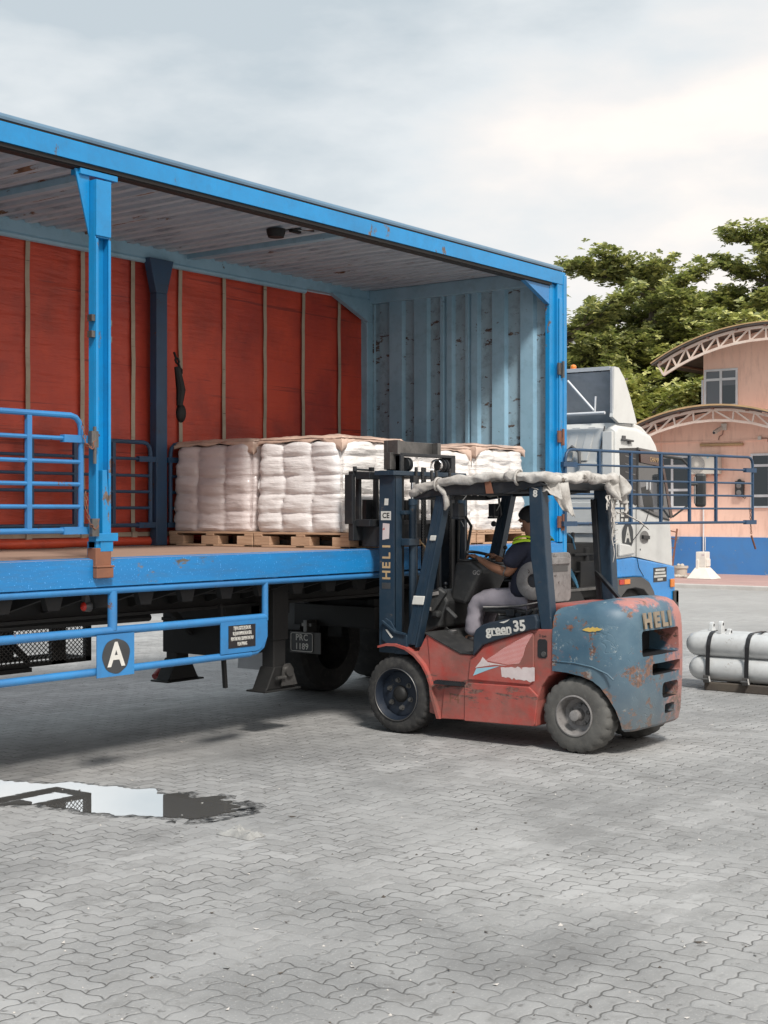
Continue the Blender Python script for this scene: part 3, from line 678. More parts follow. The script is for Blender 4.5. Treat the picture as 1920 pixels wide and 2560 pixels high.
# --- pillars
def npost(b):
    x0, x1 = 6.468, 6.602; y = YN
    b.box(x0, x0 + 0.012, y - 0.01, y + 0.055, 1.60, 4.10); b.box(x1 - 0.012, x1, y - 0.01, y + 0.055, 1.60, 4.10)
    b.box(x0 + 0.0125, x1 - 0.0125, y + 0.040, y + 0.052, 1.60, 4.10)
    b.box(x0, x0 + 0.022, y - 0.022, y - 0.0105, 1.60, 3.70); b.box(x1 - 0.022, x1, y - 0.022, y - 0.0105, 1.60, 3.70)
    b.box(x0, x1, y - 0.024, y - 0.0105, 3.72, 4.10); b.box(x0 + 0.013, x1 - 0.013, y - 0.01, y + 0.039, 3.71, 3.725)
    b.prism([(x0 - 0.13, 4.16), (x0 - 0.004, 4.16), (x0 - 0.004, 3.72), (x0 - 0.015, 3.76)], 'y', y + 0.04, y + 0.055)
    b.prism([(x1 + 0.07, 4.16), (x1 + 0.004, 4.16), (x1 + 0.004, 3.80), (x1 + 0.01, 3.84)], 'y', y + 0.04, y + 0.055)
    b.box(x0 - 0.1, x1 + 0.1, y + 0.02, y + 0.12, 4.125, 4.164)
    b.prism([(x0 + 0.05, 1.66), (x1 - 0.01, 1.66), (x1 - 0.045, 2.13), (x0 + 0.05, 2.13)], 'y', y - 0.03, y + 0.06)
    b.box(x0 - 0.012, x1 + 0.05, y - 0.038, y - 0.0245, 1.645, 1.70)
    b.box(x0, x0 + 0.05, y - 0.02, y + 0.07, 1.54, 1.6447); b.box(x1 - 0.10, x1 + 0.012, y - 0.03, y + 0.02, 1.575, 1.6447)
px = part('side_pillar', 'blue', TR, npost, bevel=0.004)
def pfoot(b):
    b.box(6.46, 6.60, YN - 0.028, YN + 0.06, 1.47, 1.60); b.box(6.455, 6.605, YN - 0.045, YN - 0.002, 1.395, 1.465); b.box(6.452, 6.612, YN - 0.05, YN - 0.002, 1.466, 1.48)
part('pillar_foot', 'rust', px, pfoot, bevel=0.006)
for z in (3.16, 3.05):
    parts('hinge_pin', 'steel', px, [lambda b: b.box(6.435, 6.467, YN - 0.015, YN + 0.03, z - 0.022, z + 0.022), lambda b: b.box(6.603, 6.63, YN + 0.0, YN + 0.05, z - 0.04, z + 0.0)])
def fpost(x):
    def f(b):
        b.box(x - 0.07, x + 0.07, 9.66, 9.75, 1.53, 3.90)
        b.prism([(x - 0.07, 3.90), (x + 0.07, 3.90), (x + 0.155, 4.22), (x - 0.155, 4.22)], 'y', 9.66, 9.75)
    return f
for x in (9.36, 6.35, 3.35): part('far_pillar', 'blue_dark', TR, fpost(x), bevel=0.006)
def chainb(b, pts, r=0.007, step=0.028):
    """little links along a sagging line"""
    P = [Vector(p) for p in pts]; L = 0; k = 0
    for a, c in zip(P, P[1:]):
        n = max(1, int((c - a).length / step))
        for i in range(n):
            q = a.lerp(c, (i + 0.5) / n); d = (c - a).normalized(); s_ = d.orthogonal().normalized()
            if k % 2: s_ = s_.cross(d).normalized()
            k += 1
            e = step * 0.62
            b.tube([q - d * e, q - d * e * 0.5 + s_ * e * 0.45, q + d * e * 0.5 + s_ * e * 0.45, q + d * e, q + d * e * 0.5 - s_ * e * 0.45, q - d * e * 0.5 - s_ * e * 0.45, q - d * e], r * 0.55, 5, False)
def hangrope(b):
    b.tube([(9.52, 9.62, 2.72 + 0.5), (9.55, 9.60, 3.0), (9.53, 9.6, 2.85)], [0.03, 0.045, 0.03], 8)
    b.sphere((9.55, 9.6, 2.78), 0.07, 12, 8, (0.8, 0.6, 1.3)); chainb(b, [(9.5, 9.64, 3.35), (9.54, 9.60, 3.2), (9.55, 9.6, 2.9)], 0.02, 0.05)
part('ratchet', 'black_grime', TR, hangrope, smooth=40)
# --- gates
ZG = [2.49, 2.335, 2.18, 2.03, 1.88, 1.72]
def gate(name, mat, a, c, verts, r=0.02, ra=0.09, endA=True, endC=True, chain=None, plates=True, label=None):
    a = Vector(a); c = Vector(c); d = (c - a).normalized(); L = (c - a).length
    def P(t, z): return a + d * t + Vector((0, 0, z))
    def f(b):
        outer = []
        if endA: outer += [P(0, ZG[-1]), P(0, ZG[0] - ra)] + [P(ra - ra * math.cos(R(k)), ZG[0] - ra + ra * math.sin(R(k))) for k in (30, 60)]
        outer += [P(ra if endA else 0, ZG[0]), P(L - (ra if endC else 0), ZG[0])]
        if endC: outer += [P(L - ra + ra * math.sin(R(k)), ZG[0] - ra + ra * math.cos(R(k))) for k in (30, 60)] + [P(L, ZG[0] - ra), P(L, ZG[-1])]
        b.tube(outer, r, 10)
        b.tube([P(0, ZG[-1]), P(L, ZG[-1])], r, 10)
        for z in ZG[1:-1]: b.tube([P(0, z), P(L, z)], r * 0.72, 8)
        for t in verts: b.bar(P(t, ZG[-1]), P(t, ZG[0]), 0.028, r * 1.9, d)
        if plates:
            for z in (ZG[1], ZG[-1]):
                for t0, t1, on in ((-0.05, 0.16, endA), (L - 0.16, L + 0.05, endC)):
                    if on: b.bar(P(t0, z), P(t1, z), 0.045, 0.05)
    return part(name, mat, TR, f, smooth=35, label=label)
gate('side_gate', 'blue_tube', (3.55, YN + 0.02, 0), (6.37, YN + 0.02, 0), [0.45, 0.95, 1.45, 1.94, 2.38], label='near blue tube gate closed beside the front pillar')
gate('side_gate', 'blue_tube', (0.95, YN + 0.02, 0), (3.45, YN + 0.02, 0), [0.5, 1.0, 1.5, 2.0])
gate('open_side_gate', 'blue_dark', (12.80, YN - 0.045, 0), (16.06, 6.60, 0), [0.53, 1.06, 1.58, 2.10, 2.60], r=0.016, label='blue tube gate swung open past the trailer front')
gate('far_side_gate', 'blue_dark', (6.45, 9.69, 0), (9.24, 9.69, 0), [0.4, 0.9, 1.4, 1.88, 2.33])
gate('far_side_gate', 'blue_dark', (9.50, 9.69, 0), (12.5, 9.69, 0), [0.5, 1.0, 1.5, 2.0, 2.5])
gate('far_side_gate', 'blue_dark', (3.45, 9.69, 0), (6.25, 9.69, 0), [0.5, 1.0, 1.5, 2.0, 2.4])
part('gate_chain', 'rust', TR, lambda b: (chainb(b, [(6.33, 7.29, 2.46), (6.35, 7.28, 2.30), (6.40, 7.27, 2.27), (6.45, 7.29, 2.37), (6.48, 7.29, 2.36)])), smooth=50)
part('gate_chain', 'rust', TR, lambda b: (chainb(b, [(6.36, 7.29, 1.98), (6.36, 7.28, 1.86), (6.39, 7.28, 1.76), (6.44, 7.28, 1.73), (6.48, 7.29, 1.80)])), smooth=50)
parts('gate_latch', 'steel', TR, [lambda b: (b.box(6.40, 6.46, 7.275, 7.31, 2.28, 2.39), b.tube([(6.435, 7.285, 2.17), (6.435, 7.285, 2.42)], 0.012, 8)), lambda b: b.box(6.41, 6.47, 7.28, 7.31, 1.68, 1.80)], smooth=40)
part('gate_chain', 'rust', TR, lambda b: (chainb(b, [(15.98, 6.6, 1.88), (16.0, 6.6, 1.70), (16.02, 6.6, 1.58)]), b.tube([(16.02, 6.6, 1.56), (16.10, 6.58, 1.40)], 0.012, 6)), smooth=50)
# --- chassis
def beam(y):
    def f(b):
        b.box(X0, 12.6, y - 0.06, y + 0.06, 1.05, 1.075); b.box(X0, 12.6, y - 0.01, y + 0.01, 1.075, 1.30); b.box(X0, 12.6, y - 0.06, y + 0.06, 1.3, 1.325)
    return f
part('chassis_beam', 'black_grime', TR, beam(8.10)); part('chassis_beam', 'black_grime', TR, beam(9.05))
k = 0
x = 1.2
while x < 12.5:
    part('cross_member', 'black_grime', TR, lambda b: (b.prism([(YN + 0.07, 1.34), (YN + 0.07, 1.30), (8.05, 1.12), (9.1, 1.12), (YF - 0.03, 1.3), (YF - 0.03, 1.34)], 'x', x - 0.02, x + 0.02), b.box(x - 0.06, x + 0.06, YN + 0.07, YF - 0.02, 1.341, 1.352),
         b.prism([(x - 0.10, 1.34), (x + 0.10, 1.34), (x + 0.05, 1.18), (x - 0.05, 1.18)], 'y', YN + 0.14, YN + 0.19)))
    x += 0.42
part('deck_underside', 'black_grime', TR, lambda b: b.box(X0, 12.6, YN + 0.095, YF - 0.01, 1.40, 1.474))
# --- side guard
def guard(b):
    y = YN + 0.03
    b.tube([(X0, y, 1.315), (10.4, y, 1.30)], 0.026, 12)
    b.tube([(X0, y, 1.025), (8.23, y, 1.025)], 0.030, 12)
    b.tube([(X0, y, 0.745), (8.06, y, 0.755)], 0.027, 12)
    b.tube([(6.66, y, 1.30), (6.66, y, 1.03)], 0.034, 12)
    b.tube([(8.235, y, 1.31), (8.235, y, 1.0)], 0.026, 12)
    b.tube([(8.235, y, 1.02), (8.235, y, 0.88), (8.20, y, 0.80), (8.13, y, 0.762), (8.0, y, 0.752)], 0.022, 12)
    for x in (5.85, 6.48, 7.1, 7.72, 8.34, 8.96, 9.58): b.box(x - 0.035, x + 0.035, y - 0.01, y + 0.012, 1.31, 1.345)
    for x in (2.0, 3.6, 5.2): b.tube([(x, y, 1.30), (x, y, 0.75)], 0.03, 10)
sg = part('side_guard', 'blue_tube', TR, guard, smooth=40)
sp_ = part('sign_plate', 'blue_tube', sg, lambda b: b.box(6.485, 6.825, YN - 0.012, YN - 0.004, 0.715, 1.005))
def blob(b, cx, cz, rx, rz, y, seed):
    n = 40
    b.add([(cx + math.cos(2 * math.pi * k / n) * rx * (1 + 0.10 * noise.noise(Vector((math.cos(2 * math.pi * k / n) * 1.6, math.sin(2 * math.pi * k / n) * 1.6, seed)))), y, cz + math.sin(2 * math.pi * k / n) * rz * (1 + 0.10 * noise.noise(Vector((math.cos(2 * math.pi * k / n) * 1.6, math.sin(2 * math.pi * k / n) * 1.6, seed + 5))))) for k in range(n)], [tuple(range(n))])
part('sign_ground', 'spray_black', sg, lambda b: blob(b, 6.655, 0.857, 0.125, 0.122, YN - 0.0145, 2))
text('lettering', 'A', 0.23, 'letter_white', sg, (6.655, YN - 0.016, 0.857), (1, 0, 0), (0, 0, 1), 0.001, 0.006, squash=0.95)
def eplate(b):
    pts = [(7.71, 1.015), (7.71, 0.775)] + [(8.22 - 0.12 + 0.12 * math.cos(R(a)), 0.89 - 0.115 + 0.0 + 0.12 * (1 + math.sin(R(a))) - 0.12 + 0.12) for a in (-90, -70, -50, -30, -10, 0)] + [(8.22, 1.015)]
    b.prism(pts, 'y', YN + 0.001, YN + 0.009)
part('sign_plate', 'blue_tube', sg, eplate)
part('sticker', 'sticker_and_shade_black', sg, lambda b: b.box(7.79, 8.09, YN - 0.003, YN + 0.0005, 0.815, 0.985))
for i, t in enumerate(('TITIJAYA LOGISTICS (M) SDN. BHD.', 'NO, JALAN KAMPUNG BAGAN SERAI,', 'PERMATANG PAUH, 13500 PERMATANG PAUH', 'PULAU PINANG')):
    text('lettering', t, 0.038, 'letter_white', sg, (7.94, YN - 0.004, 0.962 - 0.040 * i), (1, 0, 0), (0, 0, 1), 0.0005, 0.0006, squash=0.32 if i == 2 else (0.33 if i < 2 else 0.4))
# --- landing legs, boxes, lamp
def leg(y, near=True):
    def f(b):
        x = 8.86
        b.box(x - 0.095, x + 0.095, y - 0.08, y + 0.08, 0.78, 1.34)
        b.box(x - 0.075, x + 0.075, y - 0.065, y + 0.065, 0.50, 0.80)
        b.prism([(x - 0.19, 0.375), (x + 0.19, 0.375), (x + 0.17, 0.395), (x + 0.08, 0.56), (x - 0.08, 0.56), (x - 0.17, 0.395)], 'y', y - 0.08, y + 0.08)
        b.box(x - 0.225, x + 0.225, y - 0.11, y + 0.11, 0.360, 0.376)
    return f
lg = part('landing_leg', 'black_grime', TR, leg(7.82), bevel=0.008)
def legfoot(b):
    b.prism([(8.84, 0.40), (9.04, 0.40), (8.97, 0.56), (8.95, 0.58), (8.89, 0.58), (8.86, 0.55)], 'y', 7.715, 7.727)
    b.lathe([(7.675 - 7.7, 0.045), (0.0, 0.045)], (8.92, 7.715, 0.52), 'y', 16); b.tube([(8.76, 7.70, 0.475), (8.87, 7.70, 0.475)], 0.014, 8)
part('foot_bracket', 'steel', lg, legfoot, smooth=40)
part('landing_leg', 'black_grime', TR, leg(8.95), bevel=0.008)
parts('leg_brace', 'black_grime', TR, [lambda b: b.bar((7.9, 8.4, 1.3), (8.70, 8.6, 0.80), 0.04, 0.05), lambda b: b.bar((8.86, 7.8, 0.95), (8.86, 9.0, 0.95), 0.04, 0.04), lambda b: b.bar((8.30, 7.9, 1.1), (8.36, 7.9, 0.42), 0.03, 0.03)])
part('toolbox', 'black_grime', TR, lambda b: (b.box(8.675, 9.40, 8.20, 8.945, 0.625, 1.05), b.box(8.66, 8.674, 8.20, 8.95, 0.90, 0.93)), bevel=0.012)
def marker(b):
    b.lathe([(0, 0.034), (0.05, 0.040), (0.055, 0.036)], (6.55, YN + 0.20, 1.19), 'x', 18); b.box(6.55, 6.60, YN + 0.18, YN + 0.22, 1.21, 1.30)
mk = part('marker_lamp', 'steel', TR, marker, smooth=40)
part('lens', 'redlens', mk, lambda b: b.lathe([(-0.02, 0.001), (-0.012, 0.022), (0.0, 0.032)], (6.55, YN + 0.20, 1.19), 'x', 18), smooth=60)
# expanded metal cage
def cageframe(b):
    y = 9.30
    for (x0, x1, z0, z1) in ((5.3, 8.16, 0.90, 0.94), (5.3, 8.16, 0.571, 0.61), (8.10, 8.16, 0.571, 0.94), (7.73, 7.88, 0.571, 0.94), (6.6, 6.65, 0.571, 0.94)): b.box(x0, x1, y - 0.02, y + 0.02, z0, z1)
    b.box(5.3, 8.16, 9.70, 9.74, 0.571, 0.61); b.box(8.12, 8.16, 9.3, 9.74, 0.571, 0.61); b.box(8.12, 8.16, 9.3, 9.74, 0.90, 0.94)
    b.box(6.8, 7.45, 9.42, 9.68, 0.63, 0.89)
    b.bar((7.25, 9.36, 0.90), (7.55, 9.36, 0.60), 0.03, 0.05); b.box(7.1, 7.5, 9.25, 9.4, 0.535, 0.570)
cg = part('storage_cage', 'black_grime', TR, cageframe)
def mesh_(b):
    y = 9.275; x0, x1, z0, z1 = 5.3, 8.12, 0.60, 0.91
    p = 0.045; h = 0.020
    zz = z0; row = 0
    while zz < z1:
        xx = x0 + (p / 2 if row % 2 else 0)
        while xx < x1 - p:
            b.bar((xx, y, zz), (xx + p / 2, y, zz + h), 0.005, 0.006, (0, 1, 0)); b.bar((xx + p, y, zz), (xx + p / 2, y, zz + h), 0.005, 0.006, (0, 1, 0))
            xx += p
        zz += h; row += 1
part('wire_mesh', 'steel', cg, mesh_)
def under(b):
    b.tube([(5.0, 8.3, 1.02), (7.9, 8.3, 1.0)], 0.03, 8); b.tube([(6.0, 7.9, 1.25), (8.6, 7.9, 1.2), (9.2, 7.9, 1.28)], 0.02, 8)
    b.box(9.0, 9.5, 8.2, 8.95, 0.95, 1.3)
part('air_pipes', 'black_grime', TR, under)
# wheels of the trailer, far behind the left edge
for x in (1.7, 3.0):
    for y in (7.55, 9.6):
        part('trailer_wheel', 'rubber', TR, lambda b: b.lathe([(-0.13, 0.28), (-0.13, 0.45), (-0.10, 0.5), (0.10, 0.5), (0.13, 0.45), (0.13, 0.28)], (x, y, 0.5), 'y', 36, close=True), smooth=35)
# ================================================================== pallets and loads
def pallet(x0, x1, y0, y1, label):
    z = ZD + 0.001
    P = thing('pallet', label, 'pallet', ((x0 + x1) / 2, (y0 + y1) / 2, ZD), 'wooden pallets on the trailer deck')
    def top(b):
        n = 7; w_ = (x1 - x0); st = w_ / n
        for i in range(n): b.box(x0 + i * st + 0.004, x0 + (i + 1) * st - 0.012, y0 - 0.005, y1 + 0.005, z + 0.118, z + 0.138)
        for y in (y0, (y0 + y1) / 2 - 0.05, y1 - 0.10): b.box(x0, x1, y, y + 0.10, z + 0.098, z + 0.1178)
    part('deck_boards', 'pallet_wood', P, top, bevel=0.003)
    def bot(b):
        for y in (y0, (y0 + y1) / 2 - 0.05, y1 - 0.10): b.box(x0, x1, y, y + 0.10, z, z + 0.02)
        for x in (x0, x1 - 0.1): b.box(x, x + 0.1, y0, y1, z + 0.001, z + 0.0195)
    part('bottom_boards', 'pallet_wood', P, bot, bevel=0.003)
    for xc in (x0, (x0 + x1) / 2 - 0.07, x1 - 0.14):
        for y, wd in ((y0 + 0.003, 0.19), ((y0 + y1) / 2 - 0.11, 0.22), (y1 - 0.193, 0.19)):
            part('block', 'pallet_wood', P, lambda b: b.box(xc + 0.002, xc + 0.138, y, y + wd, z + 0.0202, z + 0.0978), bevel=0.004)
    return P
def load(x0, x1, y0, y1, z0, z1, cx, cy, rows, label, mats, seed, flaps=0.17, lean=0.0, amp=0.044, film_near=False, round_=0.12, flapc=None):
    Ld = thing('wrapped_sacks', label, 'sacks', ((x0 + x1) / 2, (y0 + y1) / 2, z0), 'film-wrapped sack loads on the pallets')
    xm, ym, zm = (x0 + x1) / 2, (y0 + y1) / 2, (z0 + z1) / 2
    hx, hy, hz = (x1 - x0) / 2, (y1 - y0) / 2, (z1 - z0) / 2
    def cush(t, n, p=0.34):
        f = (t * n) % 1.0
        return (max(0.0, math.sin(math.pi * f))) ** p
    def surf(u, v, face, a=1.0):
        """u along the side, v up"""
        nrm = {'-x': (-1, 0), '+x': (1, 0), '-y': (0, -1), '+y': (0, 1)}[face]
        if face[1] == 'x': px_ = xm + nrm[0] * hx; py_ = ym + (2 * u - 1) * hy; ncol = cy
        else: px_ = xm + (2 * u - 1) * hx; py_ = ym + nrm[1] * hy; ncol = cx
        pz = z0 + (z1 - z0) * v
        off = 0.25 * noise.noise(Vector((seed, u * 3, v * 2)))
        vv = min(0.9999, max(0.0, v + 0.06 * noise.noise(Vector((u * 3, seed, 1))) * (1 if 0.02 < v < 0.98 else 0)))
        uu = min(0.9999, max(0.0, u + 0.09 * noise.noise(Vector((seed + 3, v * 3, 1))) * (1 if 0.02 < u < 0.98 else 0)))
        c = cush(uu, ncol) * (0.35 + 0.65 * cush(vv, rows, 0.5)) if (0 < u < 1 and 0 < v < 1) else 0
        c *= 1 + 0.5 * noise.noise(Vector((u * 2.6, v * 2.6, seed)))
        d = a * amp * (c - 0.4)
        # round the box
        q = Vector((px_ - xm, py_ - ym, pz - zm)); r = round_
        zlow = -hz
        inner = Vector((max(-hx + r, min(hx - r, q.x)), max(-hy + r, min(hy - r, q.y)), max(-hz + 0.02, min(hz - r, q.z))))
        dd = q - inner
        nn = dd.normalized() if dd.length > 1e-6 else Vector((nrm[0], nrm[1], 0))
        if dd.length > 1e-6: q = inner + nn * min(dd.length, r)
        q += nn * d * (1 if pz > z0 + 0.02 else 0.3)
        wr = 0.012 * noise.noise(Vector((q.x * 4 + seed, q.y * 4, q.z * 24))) + 0.004 * noise.noise(Vector((q.x * 9 + seed, q.y * 9, q.z * 52)))
        q += nn * wr
        t = (pz - z0) / (z1 - z0)
        q.y += lean * t; 
        taper = 1 - 0.055 * max(0, t - 0.25) + 0.012 * noise.noise(Vector((seed, t * 4, 3)))
        return Vector((xm + q.x * taper, ym + q.y * taper, zm + q.z))
    for i, face in enumerate(('-x', '-y', '+x', '+y')):
        b = MB(); b.grid(lambda u, v: surf(u, v, face), 48, 60)
        if i == 0: allb = b
        else:
            n0 = len(allb.v); allb.v += b.v; allb.f += [[n0 + k for k in f] for f in b.f]; allb.mi += [1 if face == '-y' and film_near else 0] * len(b.f)
    n0 = len(allb.v)
    b = MB()
    b.grid(lambda u, v: (xm + (2 * u - 1) * (hx - 0.02), ym + (2 * v - 1) * (hy - 0.02) + lean, z1 - 0.01 + 0.015 * noise.noise(Vector((u * 4, v * 4, seed)))), 20, 20)
    allb.v += b.v; allb.f += [[n0 + k for k in f] for f in b.f]; allb.mi += [0] * len(b.f)
    allb.build('sacks', mats, Ld, smooth=50)
    # paper sheet laid over the top
    fl = flapc or {}
    def top(u, v):
        x = (2 * u - 1); y = (2 * v - 1)
        ex = 0.015 + 0.04 * noise.noise(Vector((y * 3, seed, x)))
        ang = max(0.0, (abs(x) + abs(y)) - 1.45) / 0.55
        cid = (('-' if x < 0 else '+') + ('-' if y < 0 else '+'))
        e = ex + flaps * fl.get(cid, 0.5) * max(0, ang) ** 1.2
        X = x * (hx + e); Y = y * (hy + e)
        over = max(abs(X) - (hx - 0.02), abs(Y) - (hy - 0.02), 0)
        Xc = max(-hx - 0.012, min(hx + 0.012, X)) * 0.955; Yc = max(-hy - 0.012, min(hy + 0.012, Y)) * 0.955
        z = z1 - 0.004 + 0.035 * (1 - max(abs(x), abs(y)) ** 3) - (over * 0.9 if over > 0 else 0)
        z += 0.014 * noise.noise(Vector((X * 5, Y * 5, seed))) + 0.006 * noise.noise(Vector((X * 15, Y * 15, seed)))
        rr_ = min(1, over / 0.06)
        sh = 1.0 - 0.02 * rr_
        return (xm + Xc * sh, ym + Yc * sh + lean, z)
    part('paper_sheet', 'paper', Ld, lambda b: b.grid(top, 44, 44), smooth=50, thick=0.004)
    return Ld
FX = 9.49
pallet(FX, FX + 1.0, 8.635, 9.70, 'pale wooden pallet under the far sack load, against the red curtain')
load(FX + 0.01, FX + 0.99, 8.655, 9.70, ZD + 0.14, 2.50, 3, 3, 5, 'wrapped sack load beside the red curtain, farthest from the deck edge', ['sack_dusty', 'film'], 1.0, lean=-0.02, flapc={'--': 1.0, '-+': 0.2, '+-': 0.5})
pallet(FX, FX + 1.0, 7.515, 8.62, 'pale wooden pallet the forklift carriage stands against')
load(FX + 0.01, FX + 0.99, 7.60, 8.625, ZD + 0.14, 2.50, 2, 3, 5, 'plump white sack load at the deck edge, left of the forklift mast', ['sack', 'film'], 2.0, film_near=True, flapc={'--': 1.0, '-+': 0.3, '+-': 0.3})
pallet(10.52, 11.47, 7.515, 8.60, 'pale wooden pallet seen through the forklift cab, left one')
load(10.53, 11.46, 7.53, 8.58, ZD + 0.14, 2.46, 3, 3, 5, 'shiny wrapped load behind the forklift mast and canopy', ['film', 'film'], 3.0, amp=0.03, flapc={'--': 0.3, '+-': 1.0})
pallet(11.49, 12.46, 7.515, 8.60, 'pale wooden pallet nearest the blue front wall of the trailer')
load(11.50, 12.45, 7.53, 8.58, ZD + 0.14, 2.50, 3, 3, 5, 'shiny wrapped load nearest the blue front wall of the trailer', ['film', 'film'], 4.0, amp=0.032, round_=0.13, flapc={'--': 1.0, '+-': 0.5})
# ================================================================== forklift
XL, XR, XC = 9.45, 10.60, 10.03
FK = thing('forklift', 'worn red and blue counterbalance forklift lifting at the trailer deck', 'forklift', (XC, 6.1, 0))
M['canvas'].node_tree.nodes['Bump'].inputs['Strength'].default_value = 0.9 if 'Bump' in M['canvas'].node_tree.nodes else 0.5
M['rim_navy'] = paint('dark_greasy_navy_rim', (0.008, 0.014, 0.026), (0.012, 0.018, 0.03), wear=0.2, ws=12, wearcol=(0.10, 0.09, 0.075), rough=0.5)
# --- red body
def body(b):
    pl = [(6.66, 0.20), (6.66, 0.60), (6.685, 0.845), (6.60, 0.80), (6.35, 0.70), (6.21, 0.70), (6.21, 0.72), (6.14, 0.78), (6.02, 0.83), (5.85, 0.88), (5.70, 0.93), (5.49, 0.945), (5.49, 0.60),
          (5.54, 0.57), (5.60, 0.49), (5.635, 0.38), (5.645, 0.18), (6.30, 0.168), (6.51, 0.18)]
    b.prism(pl, 'x', XL + 0.012, XR - 0.012)
bd = part('body', 'fork_red', FK, body, bevel=0.012)
def skirt(b):   # lower skirt stands proud, with its pressed edge
    b.prism([(6.30, 0.168), (6.30, 0.455), (6.26, 0.475), (5.70, 0.485), (5.62, 0.42), (5.645, 0.20), (5.66, 0.182)], 'x', XL - 0.012, XL + 0.0115)
    b.prism([(6.53, 0.165), (6.50, 0.43), (6.305, 0.445), (6.305, 0.175)], 'x', XL - 0.004, XL + 0.0117)
part('skirt', 'fork_red', bd, skirt, bevel=0.006)
def panel(b):   # raised side panel behind the step
    b.prism([(6.27, 0.50), (6.25, 0.66), (6.20, 0.69), (6.12, 0.77), (6.00, 0.82), (5.84, 0.87), (5.69, 0.915), (5.66, 0.90), (5.66, 0.53), (5.70, 0.50)], 'x', XL - 0.002, XL + 0.0113)
part('side_panel', 'fork_red', bd, panel, bevel=0.008)
def fender(x0, x1):
    def f(b):
        outer = [(7.16, 0.722)] + [(7.02 + 0.42 * math.cos(R(a)), 0.33 + 0.42 * math.sin(R(a))) for a in (82, 95, 110, 125, 140, 152, 165)] + [(6.60, 0.36), (6.53, 0.165)]
        inner = [(6.56, 0.165), (6.625, 0.36)] + [(7.02 + 0.40 * math.cos(R(a)), 0.33 + 0.40 * math.sin(R(a))) for a in (165, 152, 140, 125, 110, 95, 82)] + [(7.16, 0.705)]
        b.prism(outer + inner, 'x', x0, x1)
        o2 = [(6.685, 0.845), (6.62, 0.76), (6.56, 0.60), (6.52, 0.46), (6.60, 0.40)] + [(7.02 + 0.41 * math.cos(R(a)), 0.33 + 0.41 * math.sin(R(a))) for a in (165, 152, 140, 125)]
        b.prism(o2, 'x', x0 + 0.05, x0 + 0.09)
    return f
part('fender', 'fork_red', bd, fender(XL - 0.03, 9.74), smooth=30)
part('fender', 'fork_red', bd, fender(10.34, XR + 0.03), smooth=30)
def step(b):
    b.box(XL - 0.05, XL + 0.012, 6.30, 6.575, 0.448, 0.472)
    for i in range(12):
        for j in range(2): b.box(XL - 0.045 + j * 0.026, XL - 0.027 + j * 0.026, 6.308 + i * 0.022, 6.318 + i * 0.022, 0.4721, 0.480)
part('step', 'navy_black', FK, step)
part('floor_plate', 'black_plastic', FK, lambda b: b.add([(x, y, z) for x in (XL + 0.005, XR - 0.01) for (y, z) in ((6.70, 0.858), (6.60, 0.812), (6.35, 0.712), (6.20, 0.712), (6.20, 0.703), (6.35, 0.703), (6.60, 0.803), (6.70, 0.848))],
     [(0, 1, 2, 3, 4, 5, 6, 7), (15, 14, 13, 12, 11, 10, 9, 8)] + [(i, (i + 1) % 8, 8 + (i + 1) % 8, 8 + i) for i in range(8)]))
def cover(b):
    pl = [(6.212, 0.692), (6.205, 0.86), (6.185, 0.905), (6.13, 0.945), (6.05, 0.972), (5.85, 1.012), (5.66, 1.05), (5.63, 1.045), (5.615, 1.0), (5.62, 0.935), (5.69, 0.925), (5.84, 0.878), (6.00, 0.828), (6.12, 0.785), (6.19, 0.715)]
    b.prism(pl, 'x', XL - 0.025, XL + 0.10)
cv = part('side_cover', 'black_plastic', FK, cover, bevel=0.015)
cv.data.materials[0] = paint('navy_black_side_cover', (0.016, 0.026, 0.040), (0.022, 0.032, 0.045), rough=0.35, dirt=0.35, dirtcol=(0.05, 0.055, 0.06))
XT = XL - 0.0262
text('lettering', 'green', 0.105, 'letter_white', cv, (XT, 5.965, 0.915), (0, -1, 0.12), (0, 0.12, 1), 0.001, 0.0035)
text('lettering', '35', 0.115, 'letter_white', cv, (XT, 5.775, 0.953), (0, -1, 0.12), (0, 0.12, 1), 0.001, 0.004)
part('lettering', 'letter_white', cv, lambda b: (b.prism([(6.02, 0.875), (5.86, 0.894), (5.86, 0.885), (6.03, 0.864)], 'x', XT - 0.001, XT + 0.0005),
     b.prism([(5.96, 0.975), (5.90, 0.99), (5.86, 1.005), (5.885, 0.985), (5.92, 0.97)], 'x', XT - 0.001, XT + 0.0005)))
XD = XL - 0.0032
part('decal', 'dots', bd, lambda b: b.prism([(6.10, 0.665), (5.92, 0.78), (5.70, 0.895), (5.665, 0.90), (5.73, 0.80), (5.755, 0.72), (5.79, 0.66), (5.9, 0.645)], 'x', XD, XD + 0.001))
part('decal', 'decal_white', bd, lambda b: b.prism([(6.15, 0.655), (6.20, 0.60), (6.02, 0.635), (5.90, 0.636), (6.08, 0.652), (6.13, 0.69)], 'x', XD - 0.0005, XD + 0.0005))
part('decal', 'lightblue', bd, lambda b: b.prism([(6.19, 0.595), (6.22, 0.535), (6.08, 0.59), (5.97, 0.628)], 'x', XD - 0.0003, XD + 0.0007))
def torn(b):
    pts = [(5.95 - 0.30 * i / 16, 0.545 - 0.02 * i / 16 + 0.02 * noise.noise(Vector((i * 0.9, 3, 1)))) for i in range(17)]
    top = [(5.65 + 0.31 * i / 16, 0.618 + 0.02 * (1 - i / 16) + 0.012 * noise.noise(Vector((i * 1.3, 9, 1)))) for i in range(17)]
    b.prism(pts + top, 'x', XD, XD + 0.0011)
part('decal', 'decal_white', bd, torn)
